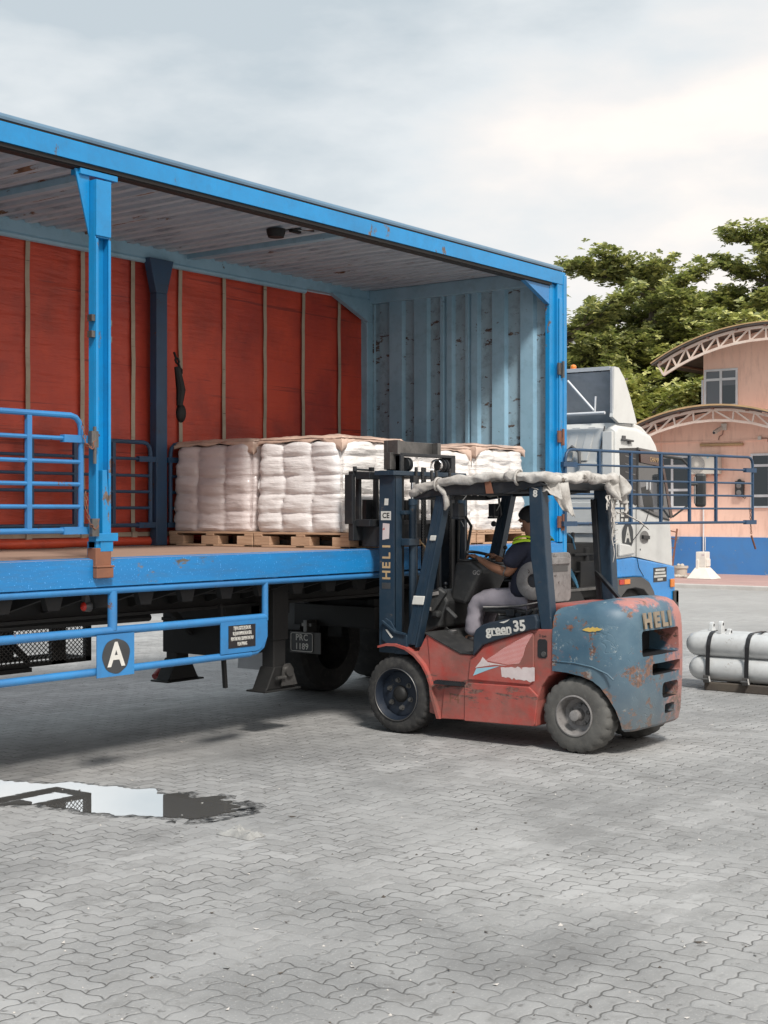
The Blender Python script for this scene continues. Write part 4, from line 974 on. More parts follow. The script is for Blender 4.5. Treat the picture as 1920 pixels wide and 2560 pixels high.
part('vent_hole', 'sticker_and_shade_black', bd, lambda b: b.prism([(5.62, 0.715), (5.555, 0.715), (5.545, 0.73), (5.545, 0.845), (5.56, 0.86), (5.615, 0.86), (5.63, 0.845), (5.63, 0.73)], 'x', XL + 0.008, XL + 0.0125))
part('cap', 'steel', bd, lambda b: b.lathe([(-0.004, 0.02), (0.012, 0.024)], (XL + 0.005, 5.575, 0.745), 'x', 16), smooth=40)
text('sticker_lettering', '3 ton', 0.03, 'sticker_and_shade_black', bd, (XL + 0.0105, 5.585, 0.885), (0, -1, 0), (0, 0, 1), 0.0005)
# --- counterweight
def plan(ins):
    x0, x1, yb, yf = XL + ins, XR - ins, 4.865 + ins, 5.495
    r = 0.235 - ins * 0.35
    pts = [(x0, yf), (x0, yb + r + 0.02)]
    for i in range(1, 13):
        a = math.pi / 2 * i / 12
        pts.append((x0 + r * (1 - math.cos(a)) ** 0.9, yb + 0.03 * (1 - math.sin(a)) + r * (1 - math.sin(a))))
    pts.append((XC, yb - 0.012))
    m = [(2 * XC - x, y) for (x, y) in pts[:-1]]
    pts = pts + m[::-1]
    return pts
def cwm(b):
    levels = [(0.185, 0.045), (0.205, 0.025), (0.28, 0.012), (0.45, 0.004), (0.60, 0.0), (0.80, 0.0), (0.95, 0.004), (1.03, 0.011), (1.09, 0.028), (1.135, 0.058), (1.162, 0.10), (1.176, 0.16), (1.184, 0.26)]
    rings = []
    for z, ins in levels:
        p = plan(ins); b0 = len(b.v)
        for (x, y) in p:
            zz = z
            if z > 0.9:   # shoulder slopes down towards the front
                t = max(0.0, min(1.0, (y - 5.1) / 0.40)); zz = z - (z - 0.9) / 0.28 * 0.075 * t
            b.v.append(Vector((x, y, zz)))
        rings.append((b0, len(p)))
    for (a, n), (c, _) in zip(rings, rings[1:]):
        for i in range(n):
            j = (i + 1) % n; b.f.append([a + i, a + j, c + j, c + i]); b.mi.append(0)
    a, n = rings[0]; b.f.append([a + i for i in range(n)][::-1]); b.mi.append(0)
    a, n = rings[-1]; b.f.append([a + i for i in range(n)]); b.mi.append(0)
cw = part('counterweight', 'cw', FK, cwm)
def cutter(fn):
    b = MB(); fn(b); o = b.build('cutter', 'cw'); return o
def rbox(b, x0, x1, z0, z1, y0, y1, r=0.03):
    pts = []
    for cx, cz, a0 in ((x1 - r, z1 - r, 0), (x0 + r, z1 - r, 90), (x0 + r, z0 + r, 180), (x1 - r, z0 + r, 270)):
        for i in range(5): a = R(a0 + 90 * i / 4); pts.append((cx + r * math.cos(a), cz + r * math.sin(a)))
    b.prism(pts, 'y', y0, y1)
cut = [cutter(lambda b: b.prism([(5.60, 0.622), (5.48, 0.622), (5.37, 0.618), (5.25, 0.60), (5.15, 0.57), (5.09, 0.53), (5.03, 0.45), (4.985, 0.36), (4.96, 0.27), (4.95, 0.1), (5.60, 0.1)], 'x', 9.0, 11.0)),
       cutter(lambda b: rbox(b, 9.71, 10.345, 0.745, 0.940, 4.5, 5.12)),
       cutter(lambda b: rbox(b, 9.87, 10.37, 0.592, 0.680, 4.5, 5.06, 0.02)),
       cutter(lambda b: rbox(b, 10.04, 10.34, 0.40, 0.520, 4.5, 5.03, 0.04)),
       cutter(lambda b: rbox(b, 10.10, 10.28, 0.275, 0.350, 4.5, 5.02, 0.02))]
# arch only hollows the sides: leave a solid belly between the wheels
boolean(cw, cut)
o0 = ORG[cw.name]
resmooth(cw, 28)
cw.data.materials.append(M['sticker_and_shade_black'])  # black given to the recess faces stands in for shade inside the openings
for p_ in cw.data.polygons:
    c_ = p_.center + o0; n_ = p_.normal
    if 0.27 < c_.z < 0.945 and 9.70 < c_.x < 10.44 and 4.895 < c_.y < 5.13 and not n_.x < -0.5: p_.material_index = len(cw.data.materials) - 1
def cwlip(b):
    pts = [(5.495, 0.700), (5.30, 0.695), (5.15, 0.675), (5.02, 0.63), (4.97, 0.59)]
    b.tube([(XL - 0.001, y, z) for y, z in pts], 0.007, 6)
part('wheel_arch_lip', 'cw', cw, cwlip, smooth=60)
text('lettering', 'F4', 0.11, 'rust', bd, (XL - 0.0045, 6.40, 0.335), (0, -1, 0), (0, 0, 1), 0.0003, -0.001)
part('chassis', 'black_grime', FK, lambda b: (b.box(9.78, 10.28, 4.95, 7.0, 0.25, 0.55), b.box(9.74, 10.32, 6.60, 7.12, 0.28, 0.70), b.box(9.7, 10.4, 5.13, 5.45, 0.55, 0.85)))
part('scrape', 'yellow', cw, lambda b: (b.add([(XL - 0.0012, 5.06 + 0.17 * (1 - t) , 0.958 + d * (0.016 + 0.010 * noise.noise(Vector((t * 9, d, 2)))) * math.sin(math.pi * min(1, t * 1.0 + 0.03)) ** 0.6 - 0.006 + t * 0.012) for d in (1, -1) for t in [i / 14 for i in range(15)]],
      [(i, i + 1, 15 + i + 1, 15 + i) for i in range(14)])))
def backcurve(p):
    # lay the letters on the rear skin, following the rounded corner
    x = p.x; yb = 4.865 - 0.012
    s_ = XL + 0.30 - x
    y = yb + 0.006 * 0
    if s_ > 0: y = yb + 0.03 + 0.9 * s_ * s_
    return Vector((x, y + (p.y - 4.80), p.z))
for ch, xx, wd in (('H', 9.79, 0.17), ('E', 9.945, 0.14), ('L', 10.075, 0.13), ('I', 10.17, 0.09)):
    text('lettering', ch, 0.155, 'gold_dull', cw, (xx, 4.858, 1.012 - 0.002), (1, 0, 0), (0, 0.10, 1), 0.006, 0.008, squash=1.2)
# --- hood and seat
part('hood', 'fork_red', FK, lambda b: b.prism([(5.72, 0.95), (5.72, 1.10), (5.68, 1.115), (5.35, 1.125), (5.05, 1.172), (5.05, 0.95)], 'x', 9.62, 10.44), bevel=0.02)
part('seat_base', 'black_plastic', FK, lambda b: (b.box(9.80, 10.26, 5.72, 6.22, 0.90, 1.0), b.box(9.62, 10.42, 5.62, 6.15, 0.80, 0.93)), bevel=0.02)
def cush_(b):
    b.prism([(5.74, 1.00), (6.34, 1.015), (6.37, 1.045), (6.33, 1.075), (5.95, 1.055), (5.80, 1.09), (5.74, 1.10)], 'x', 9.79, 10.26)
st_ = part('seat', 'black_plastic', FK, cush_, bevel=0.02)
part('piping', 'grey_plastic', st_, lambda b: b.tube([(9.785, 6.34, 1.06), (9.785, 6.2, 1.065), (9.785, 5.98, 1.085), (9.785, 5.80, 1.12)], 0.009, 6), smooth=60)
def sback(b):
    b.prism([(5.79, 1.11), (5.86, 1.11), (5.84, 1.46), (5.78, 1.50)], 'x', 9.84, 10.24)
part('backrest', 'black_plastic', FK, sback, bevel=0.02)
def shell(b):
    pts = []
    for cx, cz, a0 in ((10.17 - .05, 1.515 - .05, 0), (9.80 + .05, 1.515 - .05, 90), (9.80 + .05, 1.115 + .05, 180), (10.17 - .05, 1.115 + .05, 270)):
        for i in range(5): a = R(a0 + 90 * i / 4); pts.append((cx + .05 * math.cos(a), cz + .05 * math.sin(a)))
    b.prism(pts, 'y', 5.735, 5.785)
    b.box(9.84, 10.13, 5.722, 5.7349, 1.42, 1.48); 
sh = part('backrest_shell', 'grey_plastic', FK, shell, bevel=0.01)
part('shell_recess', 'cab_dark', sh, lambda b: b.box(9.86, 10.11, 5.7325, 5.7347, 1.36, 1.41))
def disc(b):
    c = (9.80, 5.87, 1.29)
    b.lathe([(-0.015, 0.055), (-0.022, 0.075), (-0.022, 0.135), (-0.012, 0.155), (0.010, 0.155), (0.010, 0.055)], c, 'x', 40, close=True)
hd = part('hip_restraint', 'grey_plastic', FK, disc, smooth=35)
part('restraint_slot', 'sticker_and_shade_black', hd, lambda b: b.lathe([(-0.004, 0.001), (-0.004, 0.056), (0.004, 0.056)], (9.80, 5.87, 1.29), 'x', 24))
def belt(b):
    b.box(9.74, 9.79, 6.02, 6.10, 1.00, 1.055); b.tube([(9.76, 5.85, 1.06), (9.76, 5.92, 1.0), (9.76, 6.02, 1.01)], 0.014, 6); b.box(9.735, 9.78, 5.95, 6.0, 0.98, 1.03)
    b.tube([(9.75, 5.80, 1.07), (9.75, 5.84, 0.98), (9.75, 5.9, 0.96)], 0.012, 6)
part('belt_buckle', 'navy_black', FK, belt, bevel=0.006)
# --- dashboard, column, wheel, pedals
def dash(b):
    for x0, x1, pl in ((9.80, 10.24, [(6.635, 1.43), (6.48, 1.435), (6.36, 1.36), (6.53, 1.07), (6.69, 1.10)]),):
        b.prism(pl, 'x', x0, x1)
da = part('dashboard', 'black_plastic', FK, dash, bevel=0.03)
part('instrument_face', 'grey_plastic', da, lambda b: b.lathe([(0.0, 0.001), (0.0, 0.07)], (9.89, 6.57, 1.442), 'z', 24))
part('instrument_rim', 'black_plastic', da, lambda b: b.torus((9.89, 6.57, 1.440), (0, 0, 1), 0.073, 0.008, 28, 6), smooth=60)
text('lettering', 'GC', 0.05, 'grey_plastic', da, (9.797, 6.42, 1.34), (0, -1, 0), (0, 0, 1), 0.0005, 0.001)
part('steering_column', 'black_plastic', FK, lambda b: (b.tube([(10.02, 6.55, 1.15), (10.02, 6.45, 1.44)], 0.035, 12), b.tube([(10.02, 6.62, 0.82), (10.02, 6.56, 1.15)], 0.05, 10)), smooth=40)
WC = Vector((10.0, 6.46, 1.458)); WN = Vector((0, -0.30, 1)).normalized()
sw = part('steering_wheel', 'navy_black', FK, lambda b: (b.torus(WC, WN, 0.165, 0.013, 40, 8), b.tube([WC + Vector((-0.16, 0, 0)), WC - WN * 0.02, WC + Vector((0.16, 0, 0))], 0.011, 6), b.tube([WC - WN * 0.02, WC + Vector((0, -0.15, -0.045))], 0.011, 6), b.tube([WC - WN * 0.045, WC - WN * 0.005], 0.035, 12)), smooth=60)
part('lever', 'navy_black', FK, lambda b: (b.tube([(10.2, 6.5, 1.2), (10.25, 6.42, 1.52)], 0.008, 6), b.sphere((10.25, 6.42, 1.54), 0.02)), smooth=60)
part('lever', 'navy_black', FK, lambda b: (b.tube([(9.84, 6.70, 1.0), (9.80, 6.73, 1.22)], 0.008, 6), b.sphere((9.80, 6.73, 1.24), 0.017)), smooth=60)
def frontcowl(b):
    b.prism([(6.90, 0.80), (6.72, 0.88), (6.64, 1.10), (6.72, 1.20), (6.86, 1.18), (6.95, 1.05)], 'x', 9.70, 10.40)
    b.bar((9.66, 6.80, 1.02), (9.70, 6.68, 1.20), 0.07, 0.09); b.bar((9.70, 6.66, 1.05), (9.72, 6.56, 0.96), 0.04, 0.04); b.box(9.65, 9.72, 6.70, 6.78, 0.96, 1.02)
part('cowl', 'black_plastic', FK, frontcowl, bevel=0.02)
part('loose_panel', 'grey_plastic', FK, lambda b: (b.bar((9.62, 6.84, 1.14), (9.66, 6.70, 1.17), 0.04, 0.03), b.box(9.62, 9.645, 6.76, 6.79, 1.02, 1.05)), bevel=0.004)
part('pedal', 'black_plastic', FK, lambda b: (b.lathe([(-0.02, 0.05), (0.0, 0.055), (0.015, 0.05)], (9.80, 6.67, 0.835), 'z', 18), b.tube([(9.84, 6.80, 1.0), (9.82, 6.76, 0.88), (9.80, 6.70, 0.845)], 0.015, 6)), smooth=40)
part('pedal_pad', 'grey_plastic', FK, lambda b: b.lathe([(0, 0.001), (0.0, 0.042), (-0.004, 0.044)], (9.80, 6.67, 0.852), 'z', 18))
# --- overhead guard
def apil(x0, x1):
    def f(b):
        lo, hi = (6.865, 0.745), (6.555, 2.00)
        d = Vector((0, hi[0] - lo[0], hi[1] - lo[1])).normalized()
        b.prism([(lo[0] - 0.055, lo[1]), (lo[0] + 0.045, lo[1]), (hi[0] + 0.035, hi[1]), (hi[0] - 0.05, hi[1])], 'x', x0, x1)
        b.prism([(lo[0] - 0.075, lo[1] - 0.02), (lo[0] - 0.057, lo[1] - 0.02), (hi[0] - 0.053, hi[1]), (hi[0] - 0.065, hi[1])], 'x', x0 - 0.005, x1)
        b.prism([(lo[0] - 0.02, lo[1] + 0.01), (lo[0] - 0.012, lo[1] + 0.01), (hi[0] - 0.010, hi[1]), (hi[0] - 0.018, hi[1])], 'x', x0 - 0.006, x0 - 0.0005)
    return f
gd = part('overhead_guard_post', 'navy', FK, apil(9.47, 9.55), bevel=0.006)
part('overhead_guard_post', 'navy', FK, apil(10.47, 10.55), bevel=0.006)
def lerpA(t): return Vector((9.47, 6.865 + (6.555 - 6.865) * t, 0.745 + 1.255 * t))
for t, h, m_ in ((0.295, 0.075, 'letter_white'), (0.705, 0.045, 'letter_white')):
    p = lerpA(t)
    def tape(b):
        d = (lerpA(1) - lerpA(0)).normalized()
        q0, q1 = p - d * h / 2, p + d * h / 2
        wdt = 0.062 if h > 0.05 else 0.03
        off = 0 if h > 0.05 else -0.02
        b.hexa([q0 + Vector((-0.012, -wdt + off, 0)), q0 + Vector((0.09, -wdt + off, 0)), q0 + Vector((0.09, wdt * 0.85 + off, 0)), q0 + Vector((-0.012, wdt * 0.85 + off, 0))],
               [q1 + Vector((-0.012, -wdt + off, 0)), q1 + Vector((0.09, -wdt + off, 0)), q1 + Vector((0.09, wdt * 0.85 + off, 0)), q1 + Vector((-0.012, wdt * 0.85 + off, 0))])
    part('tape_wrap', m_, gd, tape, bevel=0.006)
rp = part('overhead_guard_post', 'navy', FK, lambda b: b.prism([(5.605, 0.935), (5.505, 0.935), (5.56, 1.5), (5.60, 2.05), (5.715, 2.07), (5.70, 1.5)], 'x', 9.465, 9.56), bevel=0.008)
text('lettering', '8', 0.075, 'letter_white', rp, (9.4635, 5.655, 1.985), (0, -1, 0), (0, 0, 1), 0.0005, 0.003)
part('overhead_guard_post', 'navy', FK, lambda b: b.prism([(5.50, 1.06), (5.62, 1.06), (5.665, 1.6), (5.69, 2.06), (5.57, 2.06), (5.53, 1.6)], 'x', 10.46, 10.56), bevel=0.008)
part('post_rib', 'navy_black', FK, lambda b: (b.bar((10.45, 5.62, 1.08), (10.45, 5.68, 1.95), 0.03, 0.05), b.bar((10.3, 5.32, 1.1), (10.45, 5.66, 1.35), 0.03, 0.03)), bevel=0.004)
def roofg(b):
    # side rails
    for x in (9.48, 10.52):
        b.prism([(6.56, 1.975), (6.80, 1.945), (6.80, 1.965), (6.56, 2.06), (5.62, 2.09), (5.55, 2.05), (5.72, 2.03), (5.95, 1.99)], 'x', x - 0.03, x + 0.04)
    b.box(9.52, 10.49, 6.50, 6.56, 1.985, 2.05); b.box(9.52, 10.49, 5.58, 5.66, 2.02, 2.08); b.box(9.52, 10.49, 6.76, 6.80, 1.945, 1.985)
    for i in range(9):
        y = 5.74 + i * 0.09
        b.bar((9.52, y, 2.03), (10.49, y, 2.03), 0.014, 0.06)
part('overhead_guard_roof', 'navy_black', FK, roofg, bevel=0.005)
def worklamp(b, c):
    c = Vector(c); b.box(c.x - 0.04, c.x + 0.04, c.y - 0.03, c.y + 0.03, c.z - 0.055, c.z + 0.055); b.box(c.x - 0.045, c.x + 0.045, c.y - 0.036, c.y + 0.036, c.z - 0.075, c.z - 0.0555)
part('work_lamp', 'navy_black', FK, lambda b: (worklamp(b, (9.56, 6.44, 1.86)), b.tube([(9.56, 6.47, 1.97), (9.56, 6.45, 1.90)], 0.01, 6), b.tube([(9.56, 6.43, 1.80), (9.56, 6.38, 1.72)], 0.006, 6)), bevel=0.006)
part('work_lamp', 'navy_black', FK, lambda b: (worklamp(b, (10.38, 6.62, 1.86)), b.tube([(10.40, 6.58, 1.96), (10.40, 6.56, 1.82), (10.42, 6.6, 1.78)], 0.012, 6), b.sphere((10.38, 6.62, 1.74), 0.025)), bevel=0.006)
part('cable', 'letter_white', FK, lambda b: (b.tube([(9.50, 6.30, 2.03), (9.495, 6.32, 1.97), (9.495, 6.35, 1.94)], 0.004, 5), b.tube([(10.38, 6.58, 1.98), (10.38, 6.56, 1.90), (10.38, 6.6, 1.84)], 0.004, 5)), smooth=60)
# --- mast
def upright(x0, x1, sgn):
    def f(b):
        y0, y1 = 7.02, 7.18
        xa, xb = (x0, x1)
        web = (xa, xa + 0.02) if sgn > 0 else (xb - 0.02, xb)
        b.box(web[0], web[1], y0, y1, 0.665, 2.15)
        b.box(xa + 0.0001, xb, y0, y0 + 0.02, 0.665, 2.149); b.box(xa + 0.0001, xb, y1 - 0.02, y1, 0.665, 2.149)
    return f
mst = part('mast', 'navy', FK, lambda b: (upright(9.47, 9.58, 1)(b), upright(10.46, 10.57, -1)(b), b.box(9.43, 10.60, 7.05, 7.20, 2.150, 2.19), b.box(9.43, 9.9, 7.0, 7.05, 2.15, 2.188),
        b.box(9.581, 10.459, 7.10, 7.16, 0.35, 0.45)), bevel=0.004)
def lowbr(b):
    b.prism([(7.12, 0.94), (7.10, 0.955), (7.05, 0.93), (6.99, 0.85), (6.90, 0.84), (6.88, 0.815), (6.88, 0.70), (7.04, 0.70), (7.14, 0.78)], 'x', 9.452, 9.469)
    b.bar((9.446, 7.13, 0.93), (9.446, 6.99, 0.84), 0.02, 0.022, (1, 0, 0)); b.bar((9.446, 6.99, 0.845), (9.446, 6.885, 0.83), 0.02, 0.022, (1, 0, 0))
    b.box(9.4695, 9.60, 6.88, 7.019, 0.66, 0.80)
part('mast_bracket', 'navy', mst, lowbr, bevel=0.003)
part('bracket_mark', 'letter_white', mst, lambda b: b.prism([(7.10, 0.86), (7.08, 0.86), (7.02, 0.80), (7.035, 0.79)], 'x', 9.449, 9.4515))
part('inner_mast', 'navy_black', FK, lambda b: (b.box(9.60, 9.665, 7.06, 7.17, 0.55, 2.33), b.box(10.375, 10.44, 7.06, 7.17, 0.55, 2.33), b.box(9.62, 10.44, 7.06, 7.18, 2.32, 2.345), b.box(9.60, 9.64, 7.05, 7.2, 2.18, 2.32)), bevel=0.004)
def lift(b):
    b.box(9.56, 10.27, 7.16, 7.20, 2.345, 2.45); b.box(9.56, 9.60, 7.05, 7.159, 2.33, 2.45); b.box(9.64, 9.70, 7.14, 7.1599, 2.34, 2.455); b.box(10.22, 10.27, 7.1, 7.159, 2.33, 2.45)
    b.box(9.52, 9.60, 7.10, 7.17, 2.20, 2.345)
part('mast_crosshead', 'steel', FK, lift, bevel=0.004)
def pulley(x, z, r):
    def f(b):
        b.lathe([(-0.03, r * 0.3), (-0.03, r), (-0.018, r), (-0.014, r * 0.8), (0.014, r * 0.8), (0.018, r), (0.03, r), (0.03, r * 0.3)], (x, 7.10, z), 'x', 28)
    return f
part('pulley', 'navy_black', FK, pulley(9.74, 2.25, 0.06), smooth=30); part('pulley', 'navy_black', FK, pulley(10.28, 2.25, 0.065), smooth=30)
part('hose_reel', 'chrome', FK, lambda b: (b.torus((10.20, 7.1, 2.25), (1, 0.3, 0), 0.05, 0.010, 24, 6)), smooth=60)
def cyl(x, both=True):
    def f(b):
        b.tube([(x, 6.965, 0.66), (x, 6.965, 1.93)], 0.035, 16); b.tube([(x, 6.965, 1.90), (x, 6.965, 1.955)], 0.041, 16)
    return f
for x in (9.66, 10.40):
    lc = part('lift_cylinder', 'navy', FK, cyl(x), smooth=40)
    part('cylinder_rod', 'chrome', lc, lambda b: b.tube([(x, 6.965, 1.955), (x, 6.965, 2.09)], 0.020, 12), smooth=40)
    part('rod_end', 'navy_black', lc, lambda b: b.box(x - 0.02, x + 0.02, 6.945, 6.985, 2.0905, 2.15))
parts('cylinder_clamp', 'navy', FK, [lambda b: b.box(9.56, 9.70, 6.925, 7.02, 1.56, 1.62), lambda b: b.box(9.55, 9.64, 6.975, 7.02, 1.82, 1.855)], bevel=0.006)
def chn(x, y):
    def f(b):
        z = 0.75
        while z < 2.22:
            b.box(x - 0.016, x + 0.016, y - 0.006, y + 0.006, z, z + 0.014); b.box(x - 0.011, x + 0.011, y - 0.009, y + 0.009, z + 0.0142, z + 0.0218); z += 0.022
    return f
for x, y in ((9.74, 6.99), (9.82, 6.98), (9.92, 7.03), (10.26, 7.0)): part('lift_chain', 'navy_black', FK, chn(x, y))
def hoses(b):
    b.tube([(9.98, 7.0, 2.2), (9.99, 6.98, 1.8), (9.97, 6.98, 1.2), (9.95, 6.98, 0.8)], 0.013, 8)
    b.tube([(10.05, 7.0, 2.2), (10.08, 6.97, 1.7), (10.03, 6.98, 1.1), (9.98, 6.96, 0.8)], 0.013, 8)
    b.tube([(10.36, 6.93, 1.2), (10.40, 6.90, 1.55), (10.42, 6.88, 1.72), (10.36, 6.9, 1.80), (10.30, 6.95, 1.78)], 0.014, 8)
    b.tube([(10.31, 6.95, 1.3), (10.30, 6.93, 1.7), (10.32, 6.94, 1.9)], 0.012, 8)
part('hydraulic_hoses', 'black_plastic', FK, hoses, smooth=60)
part('hydraulic_pipe', 'tube_yellow', FK, lambda b: b.tube([(9.74, 6.96, 1.60), (9.80, 6.94, 1.55), (9.81, 6.94, 1.46)], 0.008, 6), smooth=60)
part('centre_cylinder', 'navy', FK, lambda b: (b.tube([(10.12, 7.04, 0.5), (10.12, 7.04, 2.10)], 0.04, 14), b.box(10.08, 10.2, 6.99, 7.03, 1.75, 1.95)), smooth=40)
parts('mast_crossbar', 'navy_black', FK, [lambda b: b.box(9.70, 10.36, 7.185, 7.21, 1.62, 1.74), lambda b: b.box(9.70, 10.36, 7.10, 7.13, 0.62, 0.80)])
# carriage and load backrest inside the deck opening
def carriage(b):
    y0, y1 = 7.40, 7.455; xa, xb = 9.40, 10.66
    b.box(xa, xb, y0, y1, 1.60, 1.77)
    for x in (9.42, 9.505, 9.75, 10.1, 10.35, 10.62): b.box(x - 0.016, x + 0.016, y0 + 0.005, y1 - 0.005, 1.72, 2.17)
    b.box(xa, xb, y0 + 0.001, y1 - 0.001, 2.14, 2.19); b.box(9.43, 9.60, 7.25, 7.40, 1.72, 1.78); b.box(9.43, 9.60, 7.25, 7.40, 2.12, 2.18); b.box(9.52, 9.58, 7.2, 7.4, 1.55, 1.72)
    b.box(9.385, 9.41, y0, y1 + 0.03, 1.74, 2.16)
part('fork_carriage', 'navy_black', FK, carriage, bevel=0.005)
part('carriage_knob', 'navy_black', FK, lambda b: (b.tube([(9.42, 7.40, 2.19), (9.42, 7.40, 2.23)], 0.018, 10), b.tube([(9.42, 7.40, 2.205), (9.62, 7.36, 2.20)], 0.010, 6), b.box(9.56, 9.60, 7.33, 7.36, 2.19, 2.225)), smooth=40)
for x in (9.70, 10.28):
    part('fork', 'navy_black', FK, lambda b: (b.box(x - 0.05, x + 0.05, 7.456, 7.50, 1.565, 1.95), b.box(x - 0.05, x + 0.05, 7.456, 8.45, 1.555, 1.5895)))
# mast lettering and stickers
XM = 9.4695
for i, ch in enumerate(('H', 'E', 'L', 'I')):
    text('lettering', ch, 0.115, 'gold', mst, (XM, 7.10, 1.315 + i * 0.080), (0, 0, 1), (0, 1, 0), 0.0006, 0.003, squash=1.0)
part('sticker', 'letter_white', mst, lambda b: b.box(XM - 0.001, XM, 7.055, 7.16, 1.775, 1.85))
text('lettering', 'CE', 0.062, 'sticker_and_shade_black', mst, (XM - 0.0016, 7.107, 1.812), (0, -1, 0), (0, 0, 1), 0.0004, 0.0015)
part('sticker', 'letter_white', mst, lambda b: (b.prism([(7.125, 1.90), (7.085, 1.90), (7.08, 1.955), (7.12, 1.957)], 'x', XM - 0.001, XM)))
part('sticker', 'decal_white', mst, lambda b: (b.prism([(7.145, 1.61), (7.075, 1.62), (7.07, 1.745), (7.14, 1.75)], 'x', XM - 0.001, XM)))
part('sticker', 'steel', mst, lambda b: b.box(XM - 0.001, XM, 7.06, 7.15, 1.20, 1.25))
# --- wheels
def tyre(b, c, r, rr_, w_, nlug, depth):
    """outer radius r, rim radius rr_, width w_ ; c = centre of the outer face side"""
    pr = [(-w_ / 2, rr_), (-w_ / 2 - 0.004, rr_ + 0.02), (-w_ / 2 - 0.002, r - 0.045), (-w_ / 2 + 0.012, r - 0.018), (-w_ / 2 + 0.035, r - 0.002), (-0.02, r), (0.02, r), (w_ / 2 - 0.035, r - 0.002), (w_ / 2 - 0.012, r - 0.018), (w_ / 2, r - 0.045), (w_ / 2, rr_)]
    def mod(k, j, t, q):
        if j in (3, 4, 5) and (k % 4) < 1: return t, q - depth
        if j in (6, 7, 8) and ((k + 2) % 4) < 1: return t, q - depth
        if j in (3, 4): q += 0.003 * noise.noise(Vector((k * 0.9, j, r)))
        return t, q
    b.lathe(pr, c, 'x', nlug * 4, mod=mod, close=True)
def fwheel(x, face):
    W = part('front_wheel', 'rubber', FK, lambda b: tyre(b, (x, 6.985, 0.325), 0.325, 0.215, 0.24, 30, 0.010), smooth=40)
    f = -face
    def rim(b):
        s_ = 1 if face < 0 else -1
        pr = [(-0.12, 0.222), (-0.128, 0.222), (-0.128, 0.208), (-0.10, 0.196), (-0.055, 0.188), (-0.062, 0.172), (-0.055, 0.085), (-0.055, 0.01), (0.0, 0.01), (0.08, 0.17), (0.118, 0.214)]
        b.lathe([(t * s_, q) for t, q in pr], (x, 6.985, 0.325), 'x', 48, caps=False)
    rm = part('rim', 'rim_navy', W, rim, smooth=40)
    s_ = 1 if face < 0 else -1
    part('rim_edge', 'steel', W, lambda b: b.torus((x - 0.129 * s_, 6.985, 0.325), (1, 0, 0), 0.216, 0.0045, 56, 6), smooth=60)
    def hub(b):
        b.lathe([(t * s_, q) for t, q in [(-0.055, 0.072), (-0.08, 0.062), (-0.092, 0.045), (-0.098, 0.02), (-0.098, 0.001)]], (x, 6.985, 0.325), 'x', 24)
    part('hub', 'black_grime', W, hub, smooth=35)
    for k in range(6):
        a = R(60 * k + 20)
        part('bolt', 'steel', W, lambda b: b.lathe([(t * s_, q) for t, q in [(-0.055, 0.023), (-0.065, 0.023), (-0.066, 0.015), (-0.088, 0.015), (-0.089, 0.001)]], (x, 6.985 + 0.115 * math.cos(a), 0.325 + 0.115 * math.sin(a)), 'x', 8))
fwheel(9.57, -1); fwheel(10.49, 1)
def rwheel(x, face):
    s_ = 1 if face < 0 else -1
    W = part('rear_wheel', 'rubber_dusty', FK, lambda b: tyre(b, (x, 5.315, 0.290), 0.290, 0.155, 0.22, 20, 0.012), smooth=40)
    def rim(b):
        pr = [(-0.105, 0.158), (-0.118, 0.158), (-0.120, 0.148), (-0.085, 0.138), (-0.02, 0.125), (0.0, 0.08), (0.0, 0.01), (0.02, 0.01), (0.07, 0.12), (0.11, 0.155)]
        b.lathe([(t * s_, q) for t, q in pr], (x, 5.315, 0.290), 'x', 40, caps=False)
    part('rim', 'grey_plastic', W, rim, smooth=40)
    def hub(b):
        b.lathe([(t * s_, q) for t, q in [(0.0, 0.085), (-0.015, 0.085), (-0.03, 0.05), (-0.085, 0.042), (-0.115, 0.040), (-0.118, 0.030), (-0.118, 0.001)]], (x, 5.315, 0.290), 'x', 20)
    part('hub', 'grey_plastic', W, hub, smooth=35)
    for k in range(5):
        a = R(72 * k + 20)
        part('bolt', 'steel', W, lambda b: b.lathe([(t * s_, q) for t, q in [(0.0, 0.016), (-0.03, 0.016), (-0.031, 0.001)]], (x, 5.315 + 0.075 * math.cos(a), 0.290 + 0.075 * math.sin(a)), 'x', 6))
rwheel(9.58, -1); rwheel(10.47, 1)
part('rear_axle', 'black_grime', FK, lambda b: b.box(9.65, 10.4, 5.25, 5.38, 0.22, 0.36))
# ================================================================== canvas tied over the forklift roof
CV = thing('canvas_cover', 'grimy torn canvas bundled and tied around the forklift roof edges', 'canvas', (XC, 6.15, 2.05))
def lump(path, r, seed, seg=20, flat=1.0, amp=0.3):
    """lumpy cloth roll following a path"""
    def f(b):
        P = [Vector(p) for p in path]; pts = []; rs = []
        for a, c in zip(P, P[1:]):
            n = max(3, int((c - a).length / 0.022))
            for i in range(n): pts.append(a.lerp(c, i / n))
        pts.append(P[-1])
        n = len(pts)
        for i, p in enumerate(pts):
            e = min(1.0, min(i, n - 1 - i) / 3 + 0.45)
            rs.append(r * e * (1 + 0.35 * noise.noise(Vector((i * 0.11, seed, 0)))))
        b.tube(pts, rs, seg)
        for q in b.v:
            d = noise.noise_vector(q * 7 + Vector((seed, 0, 0))) * 0.022 * amp / 0.3 + noise.noise_vector(Vector((q.x * 22, q.y * 14, q.z * 30 + seed))) * 0.013
            q += d
    return f
part('roll', 'canvas', CV, lump([(9.44, 6.83, 1.965), (9.45, 6.74, 2.04), (9.455, 6.56, 2.085), (9.455, 6.2, 2.11), (9.455, 5.9, 2.125)], 0.031, 1), smooth=60)
